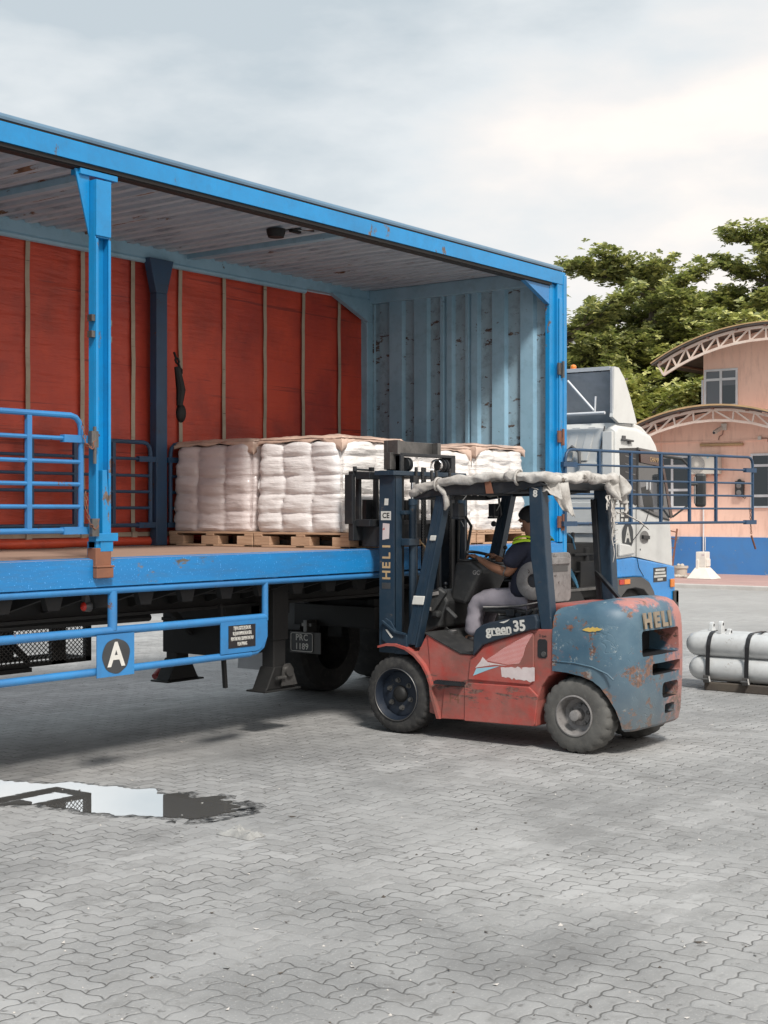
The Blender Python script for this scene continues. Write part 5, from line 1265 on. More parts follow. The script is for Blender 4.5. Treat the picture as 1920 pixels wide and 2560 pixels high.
part('roll', 'canvas', CV, lump([(9.455, 5.93, 2.12), (9.45, 5.72, 2.125), (9.47, 5.56, 2.115), (9.62, 5.48, 2.10), (9.9, 5.46, 2.12), (10.2, 5.47, 2.12), (10.48, 5.48, 2.10)], 0.042, 2), smooth=60)
part('roll', 'canvas', CV, lump([(10.47, 5.42, 2.06), (10.50, 5.50, 2.0), (10.52, 5.62, 2.05), (10.52, 6.0, 2.12), (10.52, 6.5, 2.10), (10.5, 6.78, 2.0)], 0.055, 3), smooth=60)
part('roll', 'canvas', CV, lump([(9.45, 6.80, 1.98), (9.7, 6.82, 2.02), (10.1, 6.82, 2.03), (10.5, 6.78, 2.0)], 0.03, 4), smooth=60)
def sheet(corners, seed, nu=24, nv=24, amp=0.018, folds=(0, 0)):
    a, c, d, e = [Vector(p) for p in corners]   # a-c top edge, e-d bottom edge
    nn = (c - a).cross(e - a).normalized()
    def f(b):
        def fn(u, v):
            p = a.lerp(c, u).lerp(e.lerp(d, u), v)
            w_ = noise.noise(Vector((p.x * 9, p.y * 9 + seed, p.z * 6))) * amp + noise.noise(Vector((p.x * 22, p.y * 22 + seed, p.z * 15))) * amp * 0.45
            if folds[0]: w_ += folds[1] * math.sin(u * folds[0] * 2 * math.pi + v * 2 + seed) * (0.3 + 0.7 * v)
            return p + nn * w_ + Vector((0, 0, noise.noise(Vector((u * 6, v, seed))) * 0.02 * v))
        b.grid(fn, nu, nv)
    return f
part('top_sheet', 'canvas', CV, sheet([(9.48, 6.78, 2.075), (9.48, 5.60, 2.13), (10.5, 5.58, 2.13), (10.5, 6.78, 2.075)], 4, 40, 40, 0.02), smooth=60, thick=0.003)
part('flap', 'canvas', CV, sheet([(9.44, 5.62, 2.15), (9.62, 5.46, 2.13), (9.64, 5.40, 1.80), (9.58, 5.47, 1.86)], 5, folds=(1.3, 0.018)), smooth=60, thick=0.003)
part('flap', 'canvas', CV, sheet([(9.43, 5.90, 2.13), (9.55, 5.50, 2.12), (9.53, 5.45, 1.94), (9.45, 5.63, 2.03)], 6, folds=(1.2, 0.012)), smooth=60, thick=0.003)
part('flap', 'canvas', CV, sheet([(10.20, 5.44, 2.12), (10.52, 5.44, 2.10), (10.50, 5.42, 1.90), (10.34, 5.44, 1.97)], 7, folds=(2.5, 0.03), amp=0.03), smooth=60, thick=0.003)
part('bundle', 'canvas', CV, lump([(10.42, 5.44, 2.10), (10.47, 5.42, 2.03), (10.50, 5.41, 1.97)], 0.062, 8, amp=0.8), smooth=60)
def rags(b):
    for k, (x, y, z, l, w_) in enumerate(((10.44, 5.48, 1.98, 0.34, 0.05), (10.40, 5.47, 1.95, 0.52, 0.025), (10.36, 5.46, 1.96, 0.20, 0.03), (10.41, 5.48, 1.9, 0.30, 0.03), (10.28, 5.46, 1.98, 0.12, 0.04), (10.31, 5.46, 1.98, 0.09, 0.03))):
        b.grid(lambda u, v: (x - w_ / 2 + w_ * u * (1 - 0.6 * v) + 0.03 * noise.noise(Vector((k, v * 3, 0))), y + 0.015 * noise.noise(Vector((k, v * 4, 2))), z - l * v), 2, 14)
    for k in range(16):
        z = 1.95 - 0.42 * (k / 16); s_ = 1 if k % 3 else -1
        b.tube([(10.42, 5.475, z), (10.42 + 0.035 * s_, 5.46, z + 0.01 + 0.01 * noise.noise(Vector((k, 1, 1))))], 0.003, 4)
part('torn_strips', 'canvas', CV, rags, smooth=60)
def ties(b):
    b.torus((9.455, 6.57, 2.07), (0, 1, 0.1), 0.05, 0.010, 20, 6)
    b.tube([(9.43, 6.56, 2.06), (9.47, 6.50, 1.99), (9.47, 6.49, 1.90), (9.47, 6.51, 1.86)], [0.02, 0.03, 0.025, 0.01], 8)
part('tie', 'canvas', CV, lambda b: b.torus((9.455, 5.80, 2.115), (0, 1, 0.1), 0.058, 0.011, 20, 6), smooth=60)
def ties2(b):
    b.tube([(10.52, 5.50, 2.14), (10.50, 5.42, 2.0), (10.50, 5.40, 1.86), (10.47, 5.40, 1.83)], [0.02, 0.018, 0.015, 0.012], 8)
    b.tube([(10.44, 5.46, 1.84), (10.50, 5.40, 1.82), (10.55, 5.30, 1.76), (10.58, 5.24, 1.70)], [0.016, 0.014, 0.014, 0.012], 8, flat=0.4)
part('tie', 'canvas', CV, ties, smooth=60); part('tie', 'canvas', CV, ties2, smooth=60)
part('tie', 'rust', CV, lambda b: b.grid(lambda u, v: (9.435, 6.06 + 0.05 * u - 0.05 * v * (1 - 2 * u) * 0.2 - 0.03 * v, 2.13 - 0.14 * v), 3, 8), thick=0.003)
# ================================================================== driver
DR = thing('person', 'driver in navy shirt with lime shoulder tape and grey trousers, steering the forklift', 'person', (9.98, 5.95, 1.08))
def skin_mesh(name, mat, joints, edges, parent, root=0, sub=2, smooth=True):
    me = bpy.data.meshes.new(name)
    o0 = _org(parent)
    me.from_pydata([tuple(Vector(j[0]) - o0) for j in joints], edges, [])
    o = bpy.data.objects.new(name, me); COL.objects.link(o)
    me.materials.append(M[mat])
    sk = o.modifiers.new('skin', 'SKIN'); sk.use_smooth_shade = True; sk.branch_smoothing = 0.6
    su = o.modifiers.new('sub', 'SUBSURF'); su.levels = sub; su.render_levels = sub
    for i, j in enumerate(joints):
        v = me.skin_vertices[0].data[i]; r = j[1]; v.radius = (r, r) if not isinstance(r, tuple) else r
        v.use_root = (i == root)
    apply_mods(o)
    if not o.data.materials: o.data.materials.append(M[mat])
    for p in o.data.polygons: p.use_smooth = True
    if parent: o.parent = parent; ORG[o.name] = o0.copy()
    return o
LH = Vector((9.86, 6.505, 1.485)); RH = Vector((10.14, 6.50, 1.47))
bj = [((9.99, 5.92, 1.12), 0.12), ((9.99, 5.92, 1.30), 0.115), ((9.99, 5.95, 1.50), 0.12), ((9.99, 5.985, 1.605), 0.075), ((9.99, 6.01, 1.68), 0.052), ((9.99, 6.025, 1.745), 0.06), ((9.99, 6.03, 1.80), 0.075), ((9.99, 6.02, 1.855), 0.055),
      # left arm (near the camera) 8..12
      ((9.86, 5.985, 1.57), 0.062), ((9.80, 6.03, 1.47), 0.055), ((9.79, 6.10, 1.345), 0.043), ((9.82, 6.26, 1.385), 0.038), ((9.85, 6.385, 1.432), 0.027), ((9.855, 6.45, 1.462), (0.020, 0.036)),
      # right arm 14..
      ((10.12, 5.985, 1.57), 0.062), ((10.19, 6.03, 1.47), 0.052), ((10.21, 6.13, 1.36), 0.042), ((10.18, 6.27, 1.39), 0.038), ((10.15, 6.385, 1.43), 0.027), ((10.145, 6.45, 1.455), (0.020, 0.036)),
      # legs 20..
      ((9.92, 6.0, 1.10), 0.09), ((9.89, 6.25, 1.12), 0.075), ((9.88, 6.45, 1.105), 0.062), ((9.875, 6.475, 0.98), 0.055), ((9.87, 6.50, 0.80), 0.038), ((9.87, 6.60, 0.765), 0.03),
      ((10.07, 6.0, 1.10), 0.09), ((10.12, 6.25, 1.12), 0.075), ((10.14, 6.44, 1.10), 0.062), ((10.14, 6.52, 0.98), 0.055), ((10.14, 6.58, 0.81), 0.038), ((10.14, 6.67, 0.775), 0.03)]
be = [(0, 1), (1, 2), (2, 3), (3, 4), (4, 5), (5, 6), (6, 7), (2, 8), (8, 9), (9, 10), (10, 11), (11, 12), (12, 13), (2, 14), (14, 15), (15, 16), (16, 17), (17, 18), (18, 19),
      (0, 20), (20, 21), (21, 22), (22, 23), (23, 24), (24, 25), (0, 26), (26, 27), (27, 28), (28, 29), (29, 30), (30, 31)]
def person_body():
    o = skin_mesh('body', 'skin', bj, be, DR)
    # fingers, ears, nose joined into the same mesh
    b = MB()
    for side, H in ((-1, LH), (1, RH)):
        base = Vector((9.855 if side < 0 else 10.145, 6.462, 1.466))
        for k in range(4):
            t = k - 1.5
            r0 = 0.0088 - 0.0006 * abs(t)
            s0 = base + Vector((0.002 * side * -1 + t * 0.019 * 1, 0.012 - abs(t) * 0.004, 0.004))
            ln = (0.070, 0.078, 0.074, 0.060)[k]
            b.tube([s0 - Vector((0, 0.02, 0.006)), s0 + Vector((0, ln * 0.45, 0.016)), s0 + Vector((0, ln * 0.85, 0.006)), s0 + Vector((0, ln * 1.02, -0.016))], [r0 * 1.1, r0 * 1.05, r0 * 0.95, r0 * 0.7], 8)
        tb = base + Vector((0.03 * -side, -0.03, -0.002))
        b.tube([tb, tb + Vector((0.022 * -side, 0.030, -0.006)), tb + Vector((0.026 * -side, 0.055, -0.018))], [0.012, 0.0105, 0.008], 8)
    for x in (9.918, 10.062): b.sphere((x, 6.00, 1.785), 0.024, 10, 8, (0.4, 0.7, 1.25))
    b.tube([(9.99, 6.098, 1.80), (9.99, 6.118, 1.775), (9.99, 6.10, 1.762)], [0.008, 0.015, 0.012], 8)
    b.sphere((9.99, 6.085, 1.735), 0.020, 10, 6, (1.3, 0.7, 0.35)); b.sphere((9.99, 6.075, 1.705), 0.032, 10, 8, (1.1, 0.9, 0.8))
    for x in (9.962, 10.018): b.sphere((x, 6.090, 1.802), 0.011, 8, 6)
    o0 = _org(DR); me = o.data
    bm = bmesh.new(); bm.from_mesh(me)
    vs_ = [bm.verts.new(v - o0) for v in b.v]
    for f in b.f:
        try: fc = bm.faces.new([vs_[i] for i in f]); fc.smooth = True
        except ValueError: pass
    bmesh.ops.recalc_face_normals(bm, faces=bm.faces)
    bm.to_mesh(me); bm.free()
person_body()
def hairf(b):
    def fn(u, v):
        a = 2 * math.pi * u; e = math.pi / 2 * (1 - v) 
        lo = -0.25 + 0.62 * max(0, math.sin(a)) ** 2 if math.sin(a) > 0 else -0.45
        el = math.pi / 2 - (math.pi / 2 - lo) * v
        r = 0.101 + 0.004 * noise.noise(Vector((math.cos(a) * 8, math.sin(a) * 8, el * 8)))
        return (9.99 + r * 0.86 * math.cos(el) * math.cos(a), 6.018 + r * 1.03 * math.cos(el) * math.sin(a), 1.800 + r * math.sin(el) * 0.98)
    b.grid(fn, 36, 14)
part('hair', 'hair', DR, hairf, smooth=60, thick=-0.004)
def shirt():
    J = [((9.95, 6.00, 1.11), (0.178, 0.158)), ((9.95, 6.01, 1.25), (0.182, 0.160)), ((9.96, 6.005, 1.42), (0.185, 0.158)), ((9.98, 5.99, 1.54), (0.145, 0.125)), ((9.99, 5.98, 1.615), 0.070),
         ((9.845, 6.00, 1.565), 0.092), ((9.79, 6.055, 1.475), 0.090), ((9.78, 6.105, 1.39), 0.082), ((10.125, 5.975, 1.57), 0.078), ((10.19, 6.03, 1.475), 0.073), ((10.21, 6.09, 1.39), 0.066)]
    E_ = [(0, 1), (1, 2), (2, 3), (3, 4), (3, 5), (5, 6), (6, 7), (3, 8), (8, 9), (9, 10)]
    o = skin_mesh('shirt', 'shirt', J, E_, DR)
    for v in o.data.vertices:
        v.co += v.normal * (0.007 * noise.noise(v.co * 14) + 0.006 * noise.noise(Vector((v.co.x * 6, v.co.y * 12, v.co.z * 26))))
    return o
shirt()
def trousers():
    J = [((9.97, 6.0, 1.12), 0.135), ((9.92, 6.02, 1.125), 0.118), ((9.888, 6.25, 1.125), 0.104), ((9.875, 6.445, 1.105), 0.090), ((9.875, 6.482, 0.98), 0.082), ((9.872, 6.505, 0.80), 0.074),
         ((10.07, 6.02, 1.125), 0.105), ((10.12, 6.25, 1.13), 0.092), ((10.14, 6.44, 1.112), 0.078), ((10.14, 6.52, 0.98), 0.070), ((10.14, 6.58, 0.82), 0.064)]
    E_ = [(0, 1), (1, 2), (2, 3), (3, 4), (4, 5), (0, 6), (6, 7), (7, 8), (8, 9), (9, 10)]
    o = skin_mesh('trousers', 'trousers', J, E_, DR)
    for v in o.data.vertices:
        v.co += v.normal * (0.010 * noise.noise(v.co * 9) + 0.008 * noise.noise(Vector((v.co.x * 12, v.co.y * 20, v.co.z * 30))))
    return o
trousers()
def shoe(b, x, y, z):
    b.sphere((x, y + 0.07, z), 0.05, 14, 10, (0.85, 2.3, 0.85)); b.box(x - 0.042, x + 0.042, y - 0.045, y + 0.165, z - 0.047, z - 0.03); b.sphere((x, y - 0.01, z + 0.02), 0.045, 12, 8, (0.9, 1, 1.1))
part('shoe', 'shoe', DR, lambda b: shoe(b, 9.87, 6.52, 0.765), smooth=50); part('shoe', 'shoe', DR, lambda b: shoe(b, 10.14, 6.60, 0.78), smooth=50)
def band(b, side):
    # reflective tape over the shoulder seam, two strips
    c = Vector((9.99 + side * 0.132, 5.985, 1.566))
    for k in (0, 1):
        def fn(u, v):
            t = -0.085 + 0.165 * u; ph = R(72 - 27 * k - 17 * v - 20 * u)
            r = math.sqrt(max(0.0001, 0.097 ** 2 - t * t * 0.62))
            return c + Vector((side * r * math.cos(ph), t, r * math.sin(ph) + 0.004))
        b.grid(fn, 16, 3)
part('reflective_tape', 'hivis', DR, lambda b: band(b, -1), thick=0.004, smooth=60); part('reflective_tape', 'hivis', DR, lambda b: band(b, 1), thick=0.004, smooth=60)
part('wristwatch', 'steel', DR, lambda b: b.torus((9.80, 6.12, 1.35), (0.1, 1, 0.3), 0.048, 0.006, 20, 6), smooth=60)
# ================================================================== tractor truck
TK = thing('truck', 'white and blue cab-over truck hitched in front of the open trailer', 'truck', (13.5, 8.6, 0))
YC0, YC1 = 7.40, 9.78
def cabshell(prof, y0, y1, rnd=0.10, n=5):
    """side profile (x,z) extruded across the truck, edges towards both sides rounded by shrinking towards a centre"""
    cx = sum(p[0] for p in prof) / len(prof); cz = sum(p[1] for p in prof) / len(prof)
    def f(b):
        rings = []
        st = [(y0 + rnd * (1 - math.cos(math.pi / 2 * i / n)), rnd * (1 - math.sin(math.pi / 2 * i / n))) for i in range(n + 1)]
        st2 = [(y1 - (y - y0), ins) for (y, ins) in st[::-1]]
        for y, ins in st + st2:
            b0 = len(b.v)
            for (x, z) in prof:
                d = Vector((x - cx, z - cz)); L = d.length
                # only the front and the roof are rounded
                fx = ins if x > 14.3 else ins * 0.25
                b.v.append(Vector((x - fx * (d.x / L if d.x > 0 else d.x / L), y, z - (ins * 0.8 if z > 2.3 else 0))))
            rings.append(b0)
        m = len(prof)
        for a, c in zip(rings, rings[1:]):
            for i in range(m): j = (i + 1) % m; b.f.append([a + i, a + j, c + j, c + i]); b.mi.append(0)
        b.f.append([rings[0] + i for i in range(m)]); b.mi.append(0); b.f.append([rings[-1] + i for i in range(m)][::-1]); b.mi.append(0)
    return f
cabp = [(14.12, 1.32), (14.12, 2.78), (14.17, 2.84), (14.6, 2.83), (15.02, 2.76), (15.16, 2.66), (15.26, 2.52), (15.42, 2.10), (15.56, 1.73), (15.60, 1.45), (15.61, 1.20), (14.52, 1.335)]
cb = part('cab', 'cab_white', TK, cabshell(cabp, YC0, YC1), smooth=32)
def lowcab(b):
    pl = [(14.12, 1.315), (14.50, 1.330), (15.605, 1.195), (15.62, 0.98), (15.62, 0.70), (15.10, 0.70), (15.08, 0.80), (15.02, 0.92), (14.90, 1.03), (14.74, 1.09), (14.55, 1.10), (14.30, 1.10), (14.12, 1.10)]
    b.prism(pl, 'y', YC0 - 0.012, YC1 + 0.012)
part('lower_cab', 'cab_blue', TK, lowcab, bevel=0.02)
def archf(b):
    o = [(14.12, 1.10), (14.55, 1.10), (14.74, 1.09), (14.90, 1.03), (15.02, 0.92), (15.08, 0.80), (15.10, 0.66)]
    i_ = [(15.02, 0.66), (15.00, 0.74), (14.90, 0.86), (14.76, 0.95), (14.55, 0.98), (14.35, 0.97), (14.22, 0.90), (14.15, 0.80), (14.12, 0.7), (14.05, 0.70), (14.05, 1.10)]
    b.prism([(x, z - 0.0005) for x, z in o] + i_, 'y', YC0 - 0.03, YC0 + 0.35)
part('wheel_arch', 'cab_dark', TK, archf, bevel=0.01)
part('side_marker', 'amber', TK, lambda b: b.box(14.27, 14.40, YC0 - 0.038, YC0 - 0.031, 1.03, 1.085)); part('side_reflector', 'redlens', TK, lambda b: b.box(14.15, 14.26, YC0 - 0.038, YC0 - 0.031, 1.03, 1.085))
part('indicator', 'amber', TK, lambda b: b.box(15.46, 15.56, YC0 - 0.035, YC0 - 0.013, 0.945, 1.045), bevel=0.008)
part('bumper', 'cab_blue', TK, lambda b: b.box(15.08, 15.66, YC0 - 0.01, YC1 + 0.01, 0.38, 0.69), bevel=0.03)
part('bumper_guard', 'black_plastic', TK, lambda b: (b.box(15.54, 15.68, YC0 - 0.03, YC0 - 0.011, 0.52, 0.90), b.box(15.6, 15.68, YC0 - 0.03, YC0 + 0.05, 0.75, 0.9)), bevel=0.01)
# glazing and door
yg = YC0 - 0.002
part('rear_quarter_panel', 'sticker_and_shade_black', cb, lambda b: b.prism([(14.205, 2.555), (14.63, 2.575), (14.63, 1.93), (14.60, 1.915), (14.24, 2.03)], 'y', yg - 0.004, yg + 0.003))
for k in range(5):
    z = 2.48 - 0.09 * k
    part('louvre', 'grey_plastic', cb, lambda b: b.bar((14.34, yg - 0.006, z - 0.005), (14.58, yg - 0.006, z - 0.035), 0.004, 0.008))
def wing(b):
    b.prism([(14.66, 2.578), (15.235, 2.545), (15.40, 2.12), (15.50, 1.78), (15.44, 1.75), (15.10, 1.80), (14.66, 1.90)], 'y', yg - 0.005, yg + 0.003)
wn_ = part('door_window', 'glass_dark', cb, wing)
part('window_trim', 'black_plastic', cb, lambda b: (b.bar((14.645, yg - 0.006, 2.58), (14.645, yg - 0.006, 1.88), 0.008, 0.03, (1, 0, 0)), b.tube([(14.66, yg - 0.004, 1.895), (15.10, yg - 0.004, 1.795), (15.46, yg - 0.004, 1.745)], 0.012, 6)))
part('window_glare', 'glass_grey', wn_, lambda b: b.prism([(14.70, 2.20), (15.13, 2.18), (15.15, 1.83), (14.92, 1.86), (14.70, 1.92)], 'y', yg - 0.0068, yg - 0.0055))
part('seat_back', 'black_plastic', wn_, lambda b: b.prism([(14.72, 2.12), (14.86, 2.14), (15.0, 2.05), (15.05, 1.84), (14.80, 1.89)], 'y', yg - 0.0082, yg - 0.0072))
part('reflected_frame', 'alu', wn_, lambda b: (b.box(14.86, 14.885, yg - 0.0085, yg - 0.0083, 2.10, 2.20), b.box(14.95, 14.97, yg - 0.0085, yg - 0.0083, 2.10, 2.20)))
part('sun_visor', 'brown_visor', cb, lambda b: b.prism([(14.66, 2.555), (15.245, 2.525), (15.27, 2.36), (15.10, 2.38), (14.68, 2.41)], 'y', yg - 0.03, yg - 0.012))
text('visor_lettering', 'CHAMPS', 0.075, 'gold', cb, (15.03, yg - 0.032, 2.445), (1, 0, -0.04), (0, 0, 1), 0.0005, 0.001, squash=0.9)
part('windscreen_pillar', 'brown_visor', cb, lambda b: b.prism([(15.20, 2.55), (15.25, 2.55), (15.56, 1.78), (15.49, 1.76)], 'y', yg - 0.010, yg - 0.0055))
part('windscreen', 'glass_dark', cb, lambda b: b.hexa([(15.29, YC0 + 0.12, 2.50), (15.29, YC1 - 0.12, 2.50), (15.60, YC1 - 0.1, 1.72), (15.60, YC0 + 0.1, 1.72)], [(15.30, YC0 + 0.12, 2.50), (15.30, YC1 - 0.12, 2.50), (15.61, YC1 - 0.1, 1.72), (15.61, YC0 + 0.1, 1.72)]))
part('door_seam', 'sticker_and_shade_black', cb, lambda b: (b.box(14.612, 14.619, yg - 0.002, yg + 0.003, 1.33, 1.90), b.tube([(14.615, yg - 0.012, 1.32), (14.66, yg - 0.012, 1.20), (14.78, yg - 0.012, 1.10)], 0.004, 5)))
def dh(b):
    n = 20
    b.add([(14.82 + 0.115 * math.cos(2 * math.pi * k / n), yg - 0.0035, 1.55 + 0.075 * math.sin(2 * math.pi * k / n)) for k in range(n)], [tuple(range(n))])
hdl = part('door_handle', 'grey_plastic', cb, dh)
part('grip', 'sticker_and_shade_black', hdl, lambda b: (b.bar((14.74, yg - 0.02, 1.555), (14.90, yg - 0.02, 1.545), 0.03, 0.04), b.box(14.71, 14.725, yg - 0.004, yg, 1.40, 1.42)), bevel=0.008)
part('side_flare', 'cab_white', cb, lambda b: b.prism([(14.14, 1.50), (14.40, 1.47), (14.52, 1.36), (14.14, 1.34)], 'y', yg - 0.045, yg - 0.001), bevel=0.03)
part('roof_vent', 'cab_dark', cb, lambda b: (b.bar((14.23, yg - 0.02, 2.655), (14.50, yg - 0.02, 2.645), 0.03, 0.022), b.box(14.26, 14.33, yg - 0.02, yg - 0.001, 2.66, 2.70), b.box(14.40, 14.45, yg - 0.02, yg - 0.001, 2.61, 2.64)), bevel=0.006)
part('sticker', 'sticker_and_shade_black', cb, lambda b: b.box(14.22, 14.52, yg - 0.004, yg - 0.001, 1.715, 1.945))
for i in range(4):
    for j in range(3):
        part('sticker_text', 'letter_white', cb, lambda b: b.box(14.235 + j * 0.095, 14.31 + j * 0.095 - (0.02 if (i + j) % 3 == 0 else 0), yg - 0.0052, yg - 0.0045, 1.735 + i * 0.052, 1.768 + i * 0.052)) if not (j == 1 and i in (1, 2)) else None
part('spray_patch', 'spray_black', cb, lambda b: blob(b, 14.40, 1.57, 0.135, 0.155, yg - 0.005, 7))
text('lettering', 'A', 0.24, 'letter_white', cb, (14.40, yg - 0.0058, 1.575), (1, 0, 0), (0, 0, 1), 0.0005, 0.006, squash=0.85)
part('sticker', 'sticker_and_shade_black', cb, lambda b: b.box(15.03, 15.38, YC0 - 0.0145, YC0 - 0.0125, 1.02, 1.19))
for i, wd in enumerate((0.24, 0.28, 0.32, 0.14)):
    part('sticker_text', 'letter_white', cb, lambda b: b.box(15.205 - wd / 2, 15.205 + wd / 2, YC0 - 0.0155, YC0 - 0.0147, 1.15 - i * 0.038, 1.175 - i * 0.038))
# mirror
def mirr(b):
    b.tube([(15.27, YC0 - 0.02, 2.50), (15.50, YC0 - 0.15, 2.47), (15.60, YC0 - 0.20, 2.38), (15.60, YC0 - 0.20, 2.06)], 0.018, 8)
    b.tube([(15.60, YC0 - 0.20, 2.08), (15.60, YC0 - 0.20, 1.93), (15.50, YC0 - 0.03, 1.78)], 0.012, 8); b.tube([(15.60, YC0 - 0.20, 2.17), (15.70, YC0 - 0.28, 2.17)], 0.018, 8)
part('mirror_arm', 'black_plastic', TK, mirr, smooth=50)
mr = part('mirror', 'black_plastic', TK, lambda b: (b.hexa([(15.66, YC0 - 0.24, 1.90), (15.70, YC0 - 0.36, 1.90), (15.80, YC0 - 0.33, 1.90), (15.76, YC0 - 0.21, 1.90)], [(15.66, YC0 - 0.24, 2.30), (15.70, YC0 - 0.36, 2.30), (15.80, YC0 - 0.33, 2.30), (15.76, YC0 - 0.21, 2.30)])), bevel=0.03)
part('mirror_rim', 'grey_plastic', mr, lambda b: b.tube([(15.66, YC0 - 0.245, 1.94), (15.655, YC0 - 0.245, 2.1), (15.66, YC0 - 0.245, 2.26)], 0.012, 6))
part('door_wire', 'sticker_and_shade_black', TK, lambda b: b.tube([(14.25, YC0 - 0.03, 1.39), (14.62, YC0 - 0.03, 1.60), (14.80, YC0 - 0.03, 1.72), (14.92, YC0 - 0.03, 1.90)], 0.005, 5))
# rear wall of the cab with ribs
def rearw(b):
    x = 14.115
    b.box(x - 0.02, x, YC0 + 0.05, YC1 - 0.05, 1.60, 2.40)
    for y in (7.75, 7.95, 8.15, 8.4, 8.7, 9.0, 9.3): b.hexa([(x - 0.022, y, 2.42), (x - 0.022, y + 0.10, 2.42), (x - 0.0, y + 0.10, 2.42), (x - 0.0, y, 2.42)], [(x + 0.01, y - 0.10, 2.80), (x + 0.01, y, 2.80), (x + 0.03, y, 2.80), (x + 0.03, y - 0.10, 2.80)])
    b.box(x - 0.035, x - 0.02, 7.62, 7.98, 2.21, 2.24); b.box(x - 0.03, x - 0.0205, 7.6, 8.1, 1.70, 1.95); b.box(x - 0.03, x - 0.0205, 7.6, 8.1, 2.0, 2.15)
    b.box(x - 0.045, x - 0.001, YC0 + 0.02, YC0 + 0.14, 1.62, 2.74)
part('rear_wall', 'cab_white', cb, rearw, bevel=0.02)
parts('rear_hose', 'cab_dark', TK, [lambda b: b.tube([(14.06, 8.02, 2.35), (14.06, 8.0, 2.52), (14.06, 7.92, 2.58), (14.06, 7.83, 2.52), (14.06, 7.82, 2.38)], 0.02, 8), lambda b: b.tube([(14.09, 7.52, 2.80), (14.09, 7.56, 2.6), (14.09, 7.60, 2.42)], 0.008, 6)], smooth=50)
# wind deflector
def defl(b):
    prof = [(14.09, 3.46), (14.20, 3.455), (14.34, 3.34), (14.47, 3.15), (14.57, 2.98), (14.64, 2.85)]
    inn = [(x - 0.03, z - 0.03) for x, z in prof]
    for a, c, d, e in zip(prof, prof[1:], inn, inn[1:]):
        b.hexa([(a[0], YC0 + 0.04, a[1]), (c[0], YC0 + 0.04, c[1]), (e[0], YC0 + 0.04, e[1]), (d[0], YC0 + 0.04, d[1])], [(a[0], YC1 - 0.04, a[1]), (c[0], YC1 - 0.04, c[1]), (e[0], YC1 - 0.04, e[1]), (d[0], YC1 - 0.04, d[1])])
    side = [(14.05, 2.90), (14.08, 3.0), (14.09, 3.38), (14.09, 3.46)] + prof[1:] + [(14.20, 2.84)]
    b.prism(side, 'y', YC0 + 0.0, YC0 + 0.039); b.prism(side, 'y', YC1 - 0.039, YC1)
df = part('wind_deflector', 'cab_white', TK, defl, smooth=35)
part('deflector_lip', 'cab_inner', df, lambda b: (b.box(14.05, 14.085, YC0 + 0.04, YC1 - 0.04, 3.42, 3.462), b.box(14.06, 14.0895, YC0 + 0.01, YC0 + 0.035, 2.95, 3.45)))
def dinner(b):
    for y in [7.6 + 0.28 * k for k in range(8)]: b.bar((14.12, y, 3.42), (14.56, y - 0.02, 2.90), 0.02, 0.03)
    for z, x in ((3.3, 14.31), (3.15, 14.42), (3.02, 14.51)): b.box(x - 0.03, x - 0.01, YC0 + 0.05, YC1 - 0.05, z - 0.012, z + 0.012)
    b.hexa([(14.10, YC0 + 0.045, 3.41), (14.56, YC0 + 0.045, 2.86), (14.545, YC0 + 0.045, 2.86), (14.08, YC0 + 0.045, 3.41)], [(14.10, YC1 - 0.045, 3.41), (14.56, YC1 - 0.045, 2.86), (14.545, YC1 - 0.045, 2.86), (14.08, YC1 - 0.045, 3.41)])
part('deflector_inside', 'cab_inner', df, dinner)
part('deflector_strut', 'alu', df, lambda b: (b.tube([(14.07, 7.98, 3.33), (14.10, 7.66, 2.98)], 0.014, 8), b.tube([(14.02, YC0 + 0.08, 2.945), (14.02, YC1 - 0.1, 2.935)], 0.018, 8), b.tube([(14.10, 7.64, 3.14), (14.10, 7.65, 2.95)], 0.012, 8)), smooth=50)
part('roof_cap', 'cab_white', TK, lambda b: b.prism([(14.22, 2.84), (14.60, 2.875), (14.86, 2.83), (15.04, 2.745), (14.9, 2.74), (14.2, 2.80)], 'y', YC0 + 0.05, YC1 - 0.05), bevel=0.02)
part('beacon', 'amber', TK, lambda b: (b.sphere((14.15, 7.95, 3.49), 0.035, 12, 8, (1, 1, 0.9)), b.tube([(14.15, 7.95, 3.44), (14.15, 7.95, 3.48)], 0.035, 10)), smooth=60)
# chassis behind the cab
def chas(b):
    for y in (8.15, 8.95): b.box(10.62, 15.2, y - 0.04, y + 0.04, 0.78, 1.02)
    for x in (10.8, 11.8, 12.9, 14.0): b.box(x - 0.05, x + 0.05, 8.15, 8.95, 0.80, 1.0)
    b.box(10.55, 10.62, 8.05, 9.05, 0.74, 0.95)
part('chassis', 'black_grime', TK, chas, bevel=0.01)
part('fifth_wheel', 'black_grime', TK, lambda b: (b.prism([(10.75, 1.02), (12.0, 1.02), (11.8, 1.12), (11.2, 1.14)], 'y', 8.15, 8.95), b.box(13.0, 14.05, 7.75, 9.3, 1.05, 1.10)), bevel=0.01)
part('fuel_tank', 'black_grime', TK, lambda b: b.prism(arc(13.25, 0.75, 0.29, 0, 330, 11), 'y', 7.45, 8.0), smooth=40)
def engine(b):
    b.box(13.2, 14.1, 7.6, 9.5, 1.15, 1.50); b.box(13.3, 13.9, 7.8, 8.6, 1.5, 1.58); b.box(13.6, 14.08, 7.55, 7.8, 0.9, 1.3)
    b.tube([(13.55, 7.62, 1.0), (13.55, 7.62, 1.62)], 0.02, 8); b.tube([(13.8, 7.6, 1.0), (13.8, 7.6, 1.45)], 0.04, 8); b.box(13.5, 13.95, 7.56, 7.6, 1.36, 1.39); b.box(13.5, 13.95, 7.56, 7.6, 1.18, 1.20)
part('engine_tunnel', 'black_grime', TK, engine, bevel=0.01)
